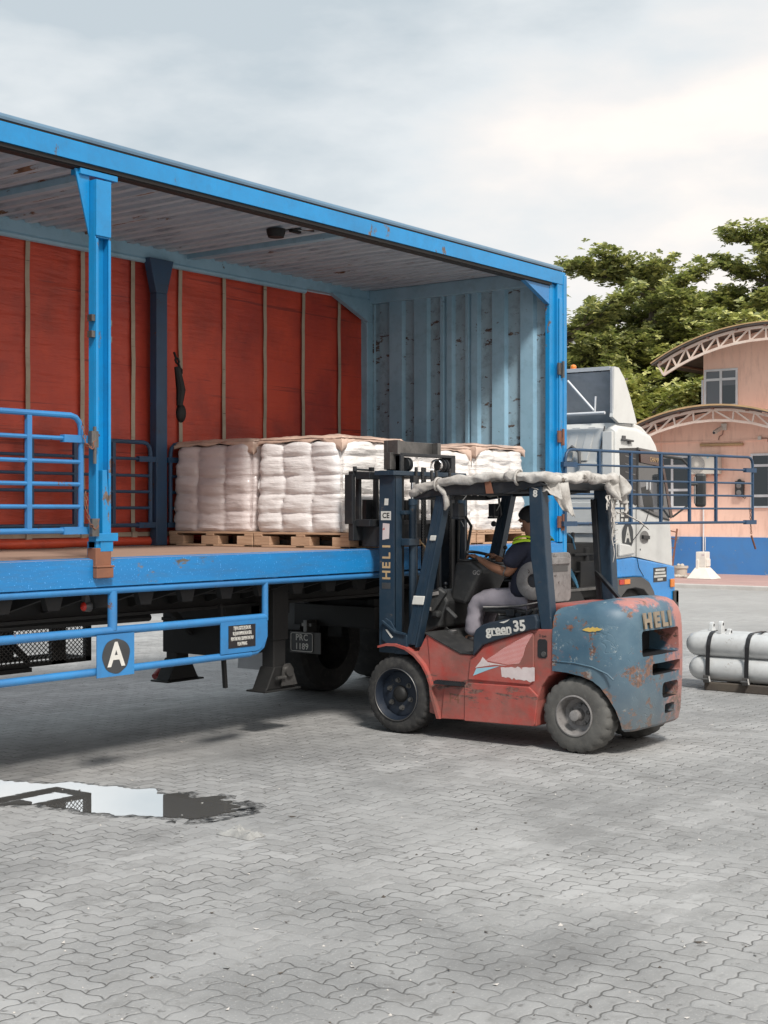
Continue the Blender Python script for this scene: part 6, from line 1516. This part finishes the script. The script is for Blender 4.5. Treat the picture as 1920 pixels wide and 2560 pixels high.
part('upright_pipe', 'grey_plastic', TK, lambda b: b.tube([(12.98, 7.48, 1.12), (12.98, 7.48, 2.2)], 0.018, 8), smooth=50)
def coils(b):
    for k in range(4):
        pts = []
        for i in range(22):
            t = i / 21; pts.append((12.95 + 0.55 * t + 0.03 * k, 7.50 + 0.03 * k, 1.28 + 0.04 * k - 0.33 * t + 0.09 * math.sin(math.pi * t)))
        b.tube(pts, 0.009, 6)
    b.tube([(13.05, 7.52, 1.42), (13.1, 7.52, 1.56), (13.22, 7.52, 1.62), (13.36, 7.52, 1.56), (13.42, 7.52, 1.44)], 0.010, 6)
part('air_hoses', 'cable', TK, coils, smooth=60)
part('catwalk', 'steel', TK, lambda b: (b.box(12.7, 14.0, 7.44, 7.9, 0.99, 1.02),), bevel=0.005)
def twheel(x, y0, y1, r=0.5):
    s_ = -1 if y0 < 8.6 else 1
    ya = y0 if s_ < 0 else y1
    W = part('truck_wheel', 'rubber', TK, lambda b: b.lathe([(y0 - 8.6, 0.27), (y0 - 8.6, 0.44), (y0 - 8.57, 0.49), (y0 - 8.54, r), (y1 - 8.66, r), (y1 - 8.63, 0.49), (y1 - 8.6, 0.44), (y1 - 8.6, 0.27)], (x, 8.6, r), 'y', 44, mod=lambda k, j, t, q: (t, q - 0.012 if j in (3, 4) and k % 2 else q), close=True), smooth=30)
    part('rim', 'steel', W, lambda b: b.lathe([(0.0, 0.275), (0.02 * -s_, 0.26), (0.10 * -s_, 0.22), (0.09 * -s_, 0.10), (0.02 * -s_, 0.09), (0.02 * -s_, 0.001)], (x, ya, r), 'y', 32, caps=False), smooth=35)
for x in (11.25, 12.55):
    for y0, y1 in ((7.47, 8.05), (9.12, 9.70)): twheel(x, y0, y1)
for y0, y1 in ((7.46, 7.76), (9.42, 9.72)): twheel(14.57, y0, y1, 0.48)
def rfender(y0, y1, x):
    return lambda b: b.prism(arc(x, 0.52, 0.60, 20, 165, 12) + arc(x, 0.52, 0.585, 165, 20, 12), 'y', y0, y1)
part('rear_fender', 'cab_dark', TK, rfender(9.08, 9.74, 11.25)); part('rear_fender', 'cab_dark', TK, rfender(7.43, 8.08, 11.25))
part('mud_flap', 'flap', TK, lambda b: b.add([(10.42 + 0.03 * math.sin(v * 2), y, 0.28 + v * 0.5) for y in (9.10, 9.68) for v in (0, 0.3, 0.6, 1)], [(0, 4, 5, 1), (1, 5, 6, 2), (2, 6, 7, 3)]), thick=0.01)
part('side_plate', 'red_steel', TK, lambda b: b.prism([(9.33, 1.10), (9.60, 1.24), (9.70, 1.22), (9.78, 1.10), (9.55, 1.02), (9.32, 1.0)], 'y', 8.72, 8.74))
part('mud_arch', 'black_plastic', TK, lambda b: b.prism([(9.62, 1.26), (9.75, 1.28), (10.05, 1.05), (10.03, 1.0), (9.93, 1.03), (9.70, 1.23)], 'y', 8.5, 9.1))
part('red_hook', 'red_steel', TK, lambda b: b.tube([(9.4, 9.6, 0.42), (9.3, 9.6, 0.36), (9.22, 9.6, 0.30)], 0.045, 10), smooth=50)
pl_ = part('number_plate', 'cab_dark', TK, lambda b: (b.box(10.385, 10.395, 8.575, 8.96, 0.485, 0.69)), bevel=0.003)
part('plate_face', 'sticker_and_shade_black', pl_, lambda b: b.box(10.380, 10.3845, 8.66, 8.945, 0.497, 0.683))
def pborder(b):
    yA, yB, zA, zB, r = 8.668, 8.938, 0.503, 0.677, 0.02
    pts = []
    for cy, cz, a0 in ((yB - r, zB - r, 0), (yA + r, zB - r, 90), (yA + r, zA + r, 180), (yB - r, zA + r, 270)):
        for i in range(4): a = R(a0 + 30 * i); pts.append((10.378, cy + r * math.cos(a), cz + r * math.sin(a)))
    pts.append(pts[0]); b.tube(pts, 0.0035, 5, False)
part('plate_border', 'letter_white', pl_, pborder)
text('lettering', 'PRC', 0.085, 'letter_white', pl_, (10.3785, 8.803, 0.633), (0, -1, 0), (0, 0, 1), 0.0006, 0.0012, squash=0.95, space=1.1)
text('lettering', '1189', 0.085, 'letter_white', pl_, (10.3785, 8.803, 0.547), (0, -1, 0), (0, 0, 1), 0.0006, 0.0012, squash=0.95, space=1.05)
part('plate_hanger', 'steel', TK, lambda b: (b.box(10.40, 10.55, 8.76, 8.80, 0.68, 0.80), b.box(10.42, 10.50, 8.72, 8.84, 0.74, 0.77)))
rb_ = part('rear_bracket', 'black_grime', TK, lambda b: (b.prism([(8.84, 0.88), (8.80, 0.92), (8.55, 0.86), (8.40, 0.89), (8.30, 0.93), (8.30, 0.74), (8.49, 0.74), (8.49, 0.64), (8.66, 0.64), (8.66, 0.75)], 'x', 10.60, 10.615)))
part('tail_lamp', 'grey_plastic', TK, lambda b: b.lathe([(-0.03, 0.001), (-0.028, 0.035), (0, 0.042), (0.02, 0.042)], (10.59, 8.448, 0.83), 'x', 20), smooth=50)
# ================================================================== steel cylinders strapped on a timber skid
SK = thing('timber_skid', 'dark timber skid on the pavers carrying the strapped pale cylinders', 'skid', (14.0, 4.4, 0))
part('beam', 'timber', SK, lambda b: b.box(13.66, 13.78, 2.4, 6.14, 0.0, 0.085), bevel=0.008); part('beam', 'timber', SK, lambda b: b.box(14.24, 14.36, 2.4, 6.14, 0.0, 0.085), bevel=0.008)
for y in (5.5, 4.0, 2.6): part('cross_beam', 'timber', SK, lambda b: b.box(13.785, 14.235, y - 0.05, y + 0.05, 0.0, 0.083), bevel=0.008)
def cylth(x, z, y1, label, lugs):
    r = 0.128
    T = thing('steel_cylinder', label, 'cylinder', (x, 4.3, z - r), 'pale grey cylinders strapped in a stack')
    pr = [(2.5 - 4.3, 0.001)] + [(2.5 + 0.10 - 0.10 * math.cos(R(a)) - 4.3, r * math.sin(R(a))) for a in (25, 50, 75, 90)] + [(y1 - 0.14 + 0.14 * math.sin(R(a)) - 4.3, r * math.cos(R(a))) for a in (0, 20, 40, 60, 78)] + [(y1 - 4.3, 0.001)]
    part('shell', 'pipe_white', T, lambda b: b.lathe(pr, (x, 4.3, z), 'y', 36), smooth=50)
    for y, h in lugs:
        def lug(b):
            b.prism([(x - 0.05, z + r - 0.01), (x + 0.05, z + r - 0.01), (x + 0.032, z + r + h - 0.03)] + [(x + 0.032 * math.cos(R(a)), z + r + h - 0.03 + 0.032 * math.sin(R(a))) for a in (45, 90, 135)] + [(x - 0.032, z + r + h - 0.03)], 'y', y - 0.022, y + 0.022)
        lu = part('lifting_lug', 'pipe_white', T, lug, bevel=0.006)
        part('lug_hole', 'sticker_and_shade_black', lu, lambda b: (b.lathe([(-0.0235, 0.016), (-0.0225, 0.016)], (x, y, z + r + h - 0.032), 'y', 14),))
    return T
cylth(13.80, 0.215, 6.36, 'lower pale cylinder on the timber skid, nearest the yard', [])
cylth(14.10, 0.215, 6.36, 'lower pale cylinder behind the front one on the timber skid', [])
cylth(13.82, 0.462, 6.40, 'upper pale cylinder in front, one big lifting lug on top', [(6.02, 0.12), (5.93, 0.045), (5.45, 0.045)])
cylth(14.11, 0.462, 6.46, 'upper pale cylinder behind, small lifting lug near its domed end', [(6.25, 0.08), (5.50, 0.08)])
def strap(y):
    def f(b):
        r = 0.135; pts = [(13.66, y, 0.09), (13.655, y, 0.215), (13.665, y, 0.34), (13.675, y, 0.462)]
        pts += [(13.82 + r * math.cos(R(a)), y, 0.465 + r * math.sin(R(a))) for a in (165, 140, 115, 92)]
        pts += [(14.11 + r * math.cos(R(a)), y, 0.465 + r * math.sin(R(a))) for a in (88, 60, 30, 0)] + [(14.25, y, 0.3), (14.30, y, 0.09)]
        for p, q in zip(pts, pts[1:]): b.bar(p, q, 0.045, 0.006, Vector(q).cross(Vector((0, 1, 0))) if False else (Vector(q) - Vector(p)).cross(Vector((0, 1, 0))))
    return f
for y, l in ((6.10, 'black ratchet strap round the cylinders near their domed ends'), (5.68, 'black ratchet strap round the cylinders by the photo edge')):
    T = thing('ratchet_strap', l, 'strap', (13.7, y, 0.08), 'black straps round the cylinder stack')
    part('webbing', 'sticker_and_shade_black', T, strap(y)); part('ratchet', 'steel', T, lambda b: (b.box(13.62, 13.65, y - 0.035, y + 0.035, 0.085, 0.16), b.bar((13.62, y - 0.03, 0.15), (13.60, y - 0.05, 0.09), 0.02, 0.02), b.tube([(13.61, y - 0.04, 0.12), (13.61, y + 0.04, 0.12)], 0.012, 8)), bevel=0.004)
# ================================================================== pink office building
BX = 37.1
BD = thing('office_building', 'salmon pink two-storey office with arched truss roofs and a blue dado', 'building', (BX, 14.0, 0))
part('wall', 'pink', BD, lambda b: b.prism([(21.5, 1.13), (21.5, 3.4)] + [(16.0 + 5.70 * math.sin(R(a)), -1.05 + 5.70 * math.cos(R(a))) for a in (38, 30, 22, 14, 7, 0, -7, -14, -22, -30, -38)] + [(10.4, 3.4), (10.4, 1.13)], 'x', BX, BX + 6))
part('dado', 'dado', BD, lambda b: b.box(BX - 0.03, BX + 6.02, 10.37, 21.53, 0.0, 1.13))
def truss(x, yc, zc, r0, r1, a0, a1, n):
    def f(b):
        P0 = lambda a: (x, yc + r0 * math.sin(R(a)), zc + r0 * math.cos(R(a))); P1 = lambda a: (x, yc + r1 * math.sin(R(a)), zc + r1 * math.cos(R(a)))
        A = [a0 + (a1 - a0) * i / n for i in range(n + 1)]
        for a, c in zip(A, A[1:]):
            b.bar(P0(a), P0(c), 0.07, 0.065, (1, 0, 0)); b.bar(P1(a), P1(c), 0.07, 0.065, (1, 0, 0))
        for i, a in enumerate(A):
            b.bar(P1(a), P0(a), 0.045, 0.045, (1, 0, 0))
            if i < n:
                c = A[i + 1]
                if (a + c) / 2 > 0: b.bar(P0(c), P1(a), 0.045, 0.045, (1, 0, 0))
                else: b.bar(P0(a), P1(c), 0.045, 0.045, (1, 0, 0))
    return f
def vault(x0, x1, yc, zc, r, a0, a1, n=28, t=0.10):
    def f(b):
        for i in range(n):
            a, c = a0 + (a1 - a0) * i / n, a0 + (a1 - a0) * (i + 1) / n
            q = lambda aa, rr, x: (x, yc + rr * math.sin(R(aa)), zc + rr * math.cos(R(aa)))
            b.hexa([q(a, r, x0), q(c, r, x0), q(c, r + t, x0), q(a, r + t, x0)], [q(a, r, x1), q(c, r, x1), q(c, r + t, x1), q(a, r + t, x1)])
    return f
# lower arch: apex about (16.0, 4.75), radius from the chord
part('roof', 'roof_metal', BD, vault(36.0, BX + 0.5, 16.0, -1.05, 5.73, -42, 42, t=0.07))
part('roof_edge', 'tube_yellow', BD, vault(35.97, 35.999, 16.0, -1.05, 5.77, -42, 42, t=0.045))
part('roof_truss', 'truss', BD, truss(36.2, 16.0, -1.05, 5.38, 5.67, -42, 42, 14))
for a in (-40, -30, -20, -10, 0, 10, 20, 30, 40):
    part('purlin', 'purlin_brown', BD, lambda b: b.bar((36.1, 16.0 + 5.70 * math.sin(R(a)), -1.05 + 5.70 * math.cos(R(a))), (BX, 16.0 + 5.70 * math.sin(R(a)), -1.05 + 5.70 * math.cos(R(a))), 0.07, 0.05))
# upper storey
UX = 38.2
UY, UZ = 14.9, 0.45
part('upper_wall', 'pink', BD, lambda b: b.prism([(17.19, 3.0)] + [(UY + 6.5 * math.sin(R(a)), UZ + 6.5 * math.cos(R(a))) for a in (20.6, 15, 10, 5, 0, -5, -10, -15, -20.6)] + [(12.6, 3.0)], 'x', UX, UX + 7))
part('upper_roof', 'roof_metal', BD, vault(37.05, UX + 4.5, UY, UZ, 6.52, -31, 31, t=0.08))
part('roof_edge', 'tube_yellow', BD, vault(37.02, 37.049, UY, UZ, 6.57, -31, 31, t=0.03))
part('roof_truss', 'truss', BD, truss(37.2, UY, UZ, 6.12, 6.46, -30, 30, 14))
for a in (-29, -22, -15, -7.5, 0, 7.5, 15, 22, 29):
    part('purlin', 'purlin_brown', BD, lambda b: b.bar((37.1, UY + 6.49 * math.sin(R(a)), UZ + 6.49 * math.cos(R(a))), (UX + (3.5 if abs(a) > 21 else 0), UY + 6.49 * math.sin(R(a)), UZ + 6.49 * math.cos(R(a))), 0.07, 0.05))
def window(y0, y1, z0, z1, x, mull, tr, extra=None, low=None, sill=False):
    W = part('window', 'alu', BD, lambda b: (b.box(x - 0.05, x + 0.02, y0, y0 + 0.06, z0, z1), b.box(x - 0.05, x + 0.02, y1 - 0.06, y1, z0, z1), b.box(x - 0.051, x + 0.02, y0 + 0.061, y1 - 0.061, z1 - 0.06, z1), b.box(x - 0.051, x + 0.02, y0 + 0.061, y1 - 0.061, z0, z0 + 0.05),
        [b.box(x - 0.045, x + 0.015, m - 0.035, m + 0.035, z0 + 0.051, z1 - 0.061) for m in mull], [b.box(x - 0.042, x + 0.015, y0 + 0.061, y1 - 0.061, t - 0.035, t + 0.035) for t in tr]))
    part('glass', 'glass_grey' if z0 > 4 else 'glass_dark', W, lambda b: b.box(x - 0.02, x - 0.005, y0 + 0.05, y1 - 0.05, z0 + 0.04, z1 - 0.05))
    return W
wu = window(16.13, 17.15, 4.86, 5.93, UX, [16.64], [5.63])
part('dark_reflection', 'glass_dark', wu, lambda b: b.box(UX - 0.024, UX - 0.0205, 16.20, 16.60, 4.92, 5.45))
part('corner_window', 'glass_dark', BD, lambda b: b.box(UX + 0.05, UX + 1.6, 17.191, 17.24, 4.86, 5.60)); parts('window_jamb', 'alu', BD, [lambda b: b.box(UX + 0.02, UX + 0.08, 17.193, 17.26, 4.8, 5.65), lambda b: b.box(UX + 1.55, UX + 1.62, 17.193, 17.26, 4.8, 5.65)])
window(17.06, 18.30, 1.94, 3.42, BX, [17.63, ], [3.13, 2.45]); window(13.2, 15.29, 1.94, 3.43, BX, [14.1, 14.75], [3.10, 2.27])
window(18.6, 20.2, 1.94, 3.42, BX, [19.4], [3.13])
part('cable_duct', 'pink', BD, lambda b: (b.box(BX - 0.03, BX - 0.001, 10.5, 21.0, 3.79, 3.825), b.tube([(BX - 0.02, 17.99, 1.13), (BX - 0.02, 17.99, 4.3)], 0.008, 5)))
part('drain_pipe', 'alu', BD, lambda b: (b.tube([(BX - 0.06, 16.665, 0.62), (BX - 0.06, 16.665, 2.9)], 0.022, 8), b.tube([(BX - 0.06, 16.61, 0.75), (BX - 0.06, 16.61, 1.12)], 0.012, 6)))
part('tube_light', 'tube_yellow', BD, lambda b: (b.tube([(BX - 0.06, 16.76, 3.71), (BX - 0.06, 15.50, 3.70)], 0.045, 10), b.box(BX - 0.04, BX - 0.001, 15.6, 16.66, 3.69, 3.75)), smooth=50)
SC = thing('security_camera', 'white security camera with a junction box under the lower arched truss', 'camera', (BX, 16.12, 4.1))
part('housing', 'ac', SC, lambda b: b.bar((BX - 0.08, 16.14, 4.16), (BX - 0.34, 16.22, 4.03), 0.09, 0.10), bevel=0.015); part('lens', 'sticker_and_shade_black', SC, lambda b: b.lathe([(0, 0.04), (0.01, 0.04)], (BX - 0.352, 16.225, 4.025), 'x', 14))
part('junction_box', 'ac', SC, lambda b: b.box(BX - 0.07, BX - 0.001, 15.98, 16.14, 4.10, 4.29), bevel=0.01); part('cable', 'purlin_brown', SC, lambda b: b.tube([(BX - 0.05, 16.08, 4.10), (BX - 0.05, 16.10, 3.98), (BX - 0.05, 16.20, 3.93), (BX - 0.05, 16.22, 3.83)], 0.014, 6))
jb = thing('junction_box', 'small cream junction box with a short wire at the right wall edge', 'box', (BX, 15.03, 3.85)); part('box', 'ac', jb, lambda b: b.box(BX - 0.05, BX - 0.031, 14.98, 15.08, 3.80, 3.90)); part('wire', 'purlin_brown', jb, lambda b: b.tube([(BX - 0.04, 14.98, 3.85), (BX - 0.04, 14.80, 3.84), (BX - 0.04, 14.8, 3.74)], 0.01, 5))
AC = thing('air_conditioner', 'cream outdoor air conditioner unit bracketed on the pink wall', 'air conditioner', (BX - 0.2, 16.54, 2.88))
part('casing', 'ac', AC, lambda b: b.box(BX - 0.38, BX - 0.06, 16.12, 16.96, 2.88, 3.41), bevel=0.015)
part('fan_grille', 'fan', AC, lambda b: b.lathe([(0.0, 0.24), (-0.01, 0.24)], (BX - 0.382, 16.72, 3.15), 'x', 30))
part('fan_blades', 'ac', AC, lambda b: (b.lathe([(-0.013, 0.001), (-0.014, 0.06)], (BX - 0.382, 16.72, 3.15), 'x', 16), [b.bar((BX - 0.394, 16.72 + 0.06 * math.cos(R(a)), 3.15 + 0.06 * math.sin(R(a))), (BX - 0.394, 16.72 + 0.235 * math.cos(R(a + 14)), 3.15 + 0.235 * math.sin(R(a + 14))), 0.006, 0.008) for a in range(0, 360, 12)]))
part('badge', 'lightblue', AC, lambda b: b.prism([(16.42, 3.38), (16.32, 3.40), (16.36, 3.34), (16.42, 3.30)], 'x', BX - 0.3835, BX - 0.381)); part('bracket', 'purlin_brown', AC, lambda b: (b.box(BX - 0.38, BX - 0.001, 16.25, 16.29, 2.84, 2.879), b.box(BX - 0.38, BX - 0.001, 16.78, 16.82, 2.84, 2.879), b.box(BX - 0.08, BX - 0.001, 16.60, 16.70, 2.78, 2.87)))
TL = thing('signal_light', 'dark two-lamp signal box with grey lenses on the pink wall', 'signal', (BX, 15.6, 2.2))
part('housing', 'black_plastic', TL, lambda b: b.box(BX - 0.12, BX - 0.001, 15.475, 15.715, 2.25, 2.68), bevel=0.01); part('hood', 'black_plastic', TL, lambda b: b.lathe([(-0.02, 0.06), (0, 0.06)], (BX - 0.06, 15.60, 2.68), 'x', 14))
for z in (2.55, 2.36): part('lens', 'grey_plastic', TL, lambda b: b.lathe([(-0.02, 0.001), (-0.015, 0.05), (0, 0.075)], (BX - 0.121, 15.60, z), 'x', 20), smooth=50)
part('cable', 'black_plastic', TL, lambda b: b.tube([(BX - 0.05, 15.52, 2.25), (BX - 0.05, 15.45, 2.20), (BX - 0.05, 15.42, 2.27)], 0.012, 6))
# --- things on the pavement
BR = thing('barrier', 'white plastic road barrier with a slim top and splayed foot against the blue dado', 'barrier', (34.2, 15.35, 0.1))
# stands 3 m in front of the wall
part('body', 'barrier', BR, lambda b: (b.hexa([(33.9, 15.02, 0.105), (33.9, 15.73, 0.105), (34.5, 15.73, 0.105), (34.5, 15.02, 0.105)], [(34.05, 15.26, 0.40), (34.05, 15.55, 0.40), (34.35, 15.55, 0.40), (34.35, 15.26, 0.40)]),
     b.box(34.06, 34.34, 15.27, 15.54, 0.4001, 0.80), b.box(34.03, 34.0599, 15.44, 15.53, 0.36, 0.60), b.box(34.08, 34.32, 15.24, 15.2699, 0.42, 0.62)), bevel=0.02)
part('band', 'decal_white', BR, lambda b: b.box(34.056, 34.0595, 15.30, 15.38, 0.70, 0.74))
TB = thing('planter', 'pale round stone tub beside the blue truck bumper', 'tub', (34.9, 16.35, 0.1))
part('tub', 'tub', TB, lambda b: b.lathe([(0.105, 0.001), (0.105, 0.155), (0.33, 0.175), (0.33, 0.20), (0.39, 0.20), (0.39, 0.16), (0.35, 0.15), (0.35, 0.001)], (34.9, 16.35, 0), 'z', 24), smooth=40)
part('pebbles', 'tub', TB, lambda b: [b.sphere((34.9 + 0.09 * math.cos(k), 16.35 + 0.09 * math.sin(k * 1.3), 0.40), 0.05, 8, 6) for k in range(5)], smooth=50)
def stones(b):
    random.seed(3)
    for k in range(22): b.sphere((34.3 + random.random() * 0.2, 15.75 + 0.055 * k, 0.13), 0.035 + 0.03 * random.random(), 8, 6, (1.2, 1.4, 0.9))
tag(part('white_stones', 'tub', None, stones, smooth=50), kind='stuff')
HR = thing('hand_truck', 'rusty brown steel trolley frame leaning on the wall beside the truck front', 'trolley', (36.6, 17.6, 0.1))
part('frame', 'rust', HR, lambda b: (b.bar((36.5, 17.38, 0.10), (36.9, 17.40, 1.35), 0.04, 0.05), b.bar((36.5, 17.75, 0.10), (36.9, 17.75, 1.30), 0.04, 0.05), [b.bar((36.5 + 0.32 * (z - 0.1) , 17.38, z), (36.5 + 0.32 * (z - 0.1), 17.75, z + 0.08), 0.03, 0.03) for z in (0.3, 0.55, 0.8, 1.05, 1.25)]), bevel=0.005)
# ================================================================== trees behind the building
def tree(loc, h, seed, label, boughs, leafm, cat='tree', spread=5.0):
    rnd = random.Random(seed)
    T = thing('broadleaf_tree', label, 'tree', loc, 'layered broadleaf trees behind the office')
    L = Vector(loc)
    tb = MB(); tb.tube([L, L + Vector((0.1, 0, h * 0.4)), L + Vector((0, 0.2, h * 0.75)), L + Vector((0.1, 0.1, h * 0.97))], [0.28, 0.22, 0.13, 0.04], 10)
    paths = []
    for (z0, az, ln, rise, curve) in boughs:
        p = L + Vector((0, 0, z0)); d = Vector((math.cos(R(az)), math.sin(R(az)), rise)).normalized(); pts = [p.copy()]
        n = int(ln / 0.35)
        for i in range(n):
            d = (d + Vector((rnd.uniform(-.09, .09), rnd.uniform(-.09, .09), curve * 0.05 + rnd.uniform(-.05, .05)))).normalized()
            p = p + d * 0.35; pts.append(p.copy())
        paths.append((pts, ln)); tb.tube(pts, [max(0.012, 0.09 * (1 - i / (n + 1))) for i in range(n + 1)], 6)
        # side twigs
        for i in range(2, n + 1):
            for s_ in (-1, 1):
                if rnd.random() < 0.75:
                    a = d.cross(Vector((0, 0, 1))).normalized() * s_ * rnd.uniform(0.6, 1.3) + d * rnd.uniform(0.2, 0.9) + Vector((0, 0, rnd.uniform(0.0, 0.5)))
                    q = pts[i]; L2 = rnd.uniform(0.5, 1.3) * (1.1 - 0.5 * i / n); m = max(2, int(L2 / 0.3)); sp = [q + a.normalized() * L2 * k / m + Vector((0, 0, 0.05 * k)) for k in range(m + 1)]
                    paths.append((sp, L2)); tb.tube(sp, [0.02] * m + [0.006], 5, False)
    tb.build('trunk', 'bark', T, smooth=60)
    cb_ = MB()
    def rosette(c, up, size):
        u = up.orthogonal().normalized(); v = up.cross(u); k = rnd.randint(5, 7); a0 = rnd.random() * 6
        for i in range(k):
            a = a0 + 2 * math.pi * i / k + rnd.uniform(-.2, .2); d = (u * math.cos(a) + v * math.sin(a)); s_ = size * rnd.uniform(0.75, 1.15); el = rnd.uniform(0.0, 0.55)
            d = (d + up * el).normalized(); w_ = d.cross(up).normalized() * s_ * 0.30
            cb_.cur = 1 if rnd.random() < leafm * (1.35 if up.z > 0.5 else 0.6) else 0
            m1 = c + d * s_ * 0.62 + up * s_ * 0.04
            cb_.add([c, m1 - w_, c + d * s_ - up * s_ * 0.10, m1 + w_], [(0, 1, 2, 3)])
    for pts, ln in paths:
        for i, p in enumerate(pts):
            t = i / max(1, len(pts) - 1)
            if len(pts) > 6 and t < 0.12: continue
            for _ in range(rnd.randint(8, 11)):
                off = Vector((rnd.gauss(0, .16), rnd.gauss(0, .16), rnd.gauss(0.05, .12)))
                up = Vector((rnd.gauss(0, .35), rnd.gauss(0, .35), 1)).normalized()
                rosette(p + off, up, rnd.uniform(0.14, 0.24))
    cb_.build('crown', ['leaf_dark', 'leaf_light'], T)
    return T
def CW(lat, d): return (0.799 * d + 0.6014 * lat, 0.6014 * d - 0.799 * lat, 0.0)
# the spray of boughs faces the yard
def boughset(seed, h, n, z0=0.25, spread=4.0, top=True, rise=(0.02, 0.45)):
    r_ = random.Random(seed); out = []
    for i in range(n):
        z = h * (z0 + (0.98 - z0) * (i / n) ** 0.9); out.append((z, r_.uniform(0, 360), spread * (1.15 - 0.75 * i / n) * r_.uniform(0.75, 1.2), r_.uniform(*rise), r_.uniform(-1.0, 1.0)))
    return out
tree(CW(5.9, 47), 9.3, 1, 'dark broadleaf tree right behind the truck deflector, two upswept top boughs', boughset(1, 7.2, 26, 0.22, 3.3) + [(7.6, 305, 2.6, 0.55, 0.3), (7.6, 127, 2.6, 0.5, 0.3), (8.0, 150, 1.4, 1.6, 1), (7.4, 330, 2.2, 0.4, 0.2)], 0.14)
tree(CW(9.6, 50), 10.6, 2, 'wide green broadleaf tree above the gap between truck and office', boughset(2, 10.4, 36, 0.22, 4.4) + [(9.6, 135, 3.4, 0.28, 0.2), (9.2, 160, 2.6, 0.5, 0.6)], 0.22)
tree(CW(14.0, 51), 12.3, 3, 'tallest broadleaf tree rising over the office roof at the right', boughset(3, 12.2, 36, 0.30, 4.6), 0.25)
tree(CW(7.6, 44), 6.2, 4, 'lower yellow-green broadleaf tree between the truck cab and the office', boughset(4, 6.0, 26, 0.12, 3.0, rise=(0.0, 0.3)), 0.55)
tree(CW(11.6, 47.5), 8.4, 5, 'light green tiered tree whose boughs spread behind the upper arched roof', boughset(5, 8.2, 28, 0.2, 4.2, rise=(0.0, 0.25)), 0.5)
tree(CW(11.4, 53), 10.2, 9, 'olive broadleaf tree filling the crown line left of the tallest tree', boughset(9, 10.0, 30, 0.35, 4.2), 0.3)
tree(CW(3.0, 52), 8.2, 6, 'dark broadleaf tree mostly hidden behind the trailer front', boughset(6, 8.0, 22, 0.2, 3.6), 0.15)
tree(CW(17.5, 56), 11.5, 8, 'broadleaf tree at the far right beyond the office ridge', boughset(8, 11.2, 26, 0.3, 4.5), 0.3)
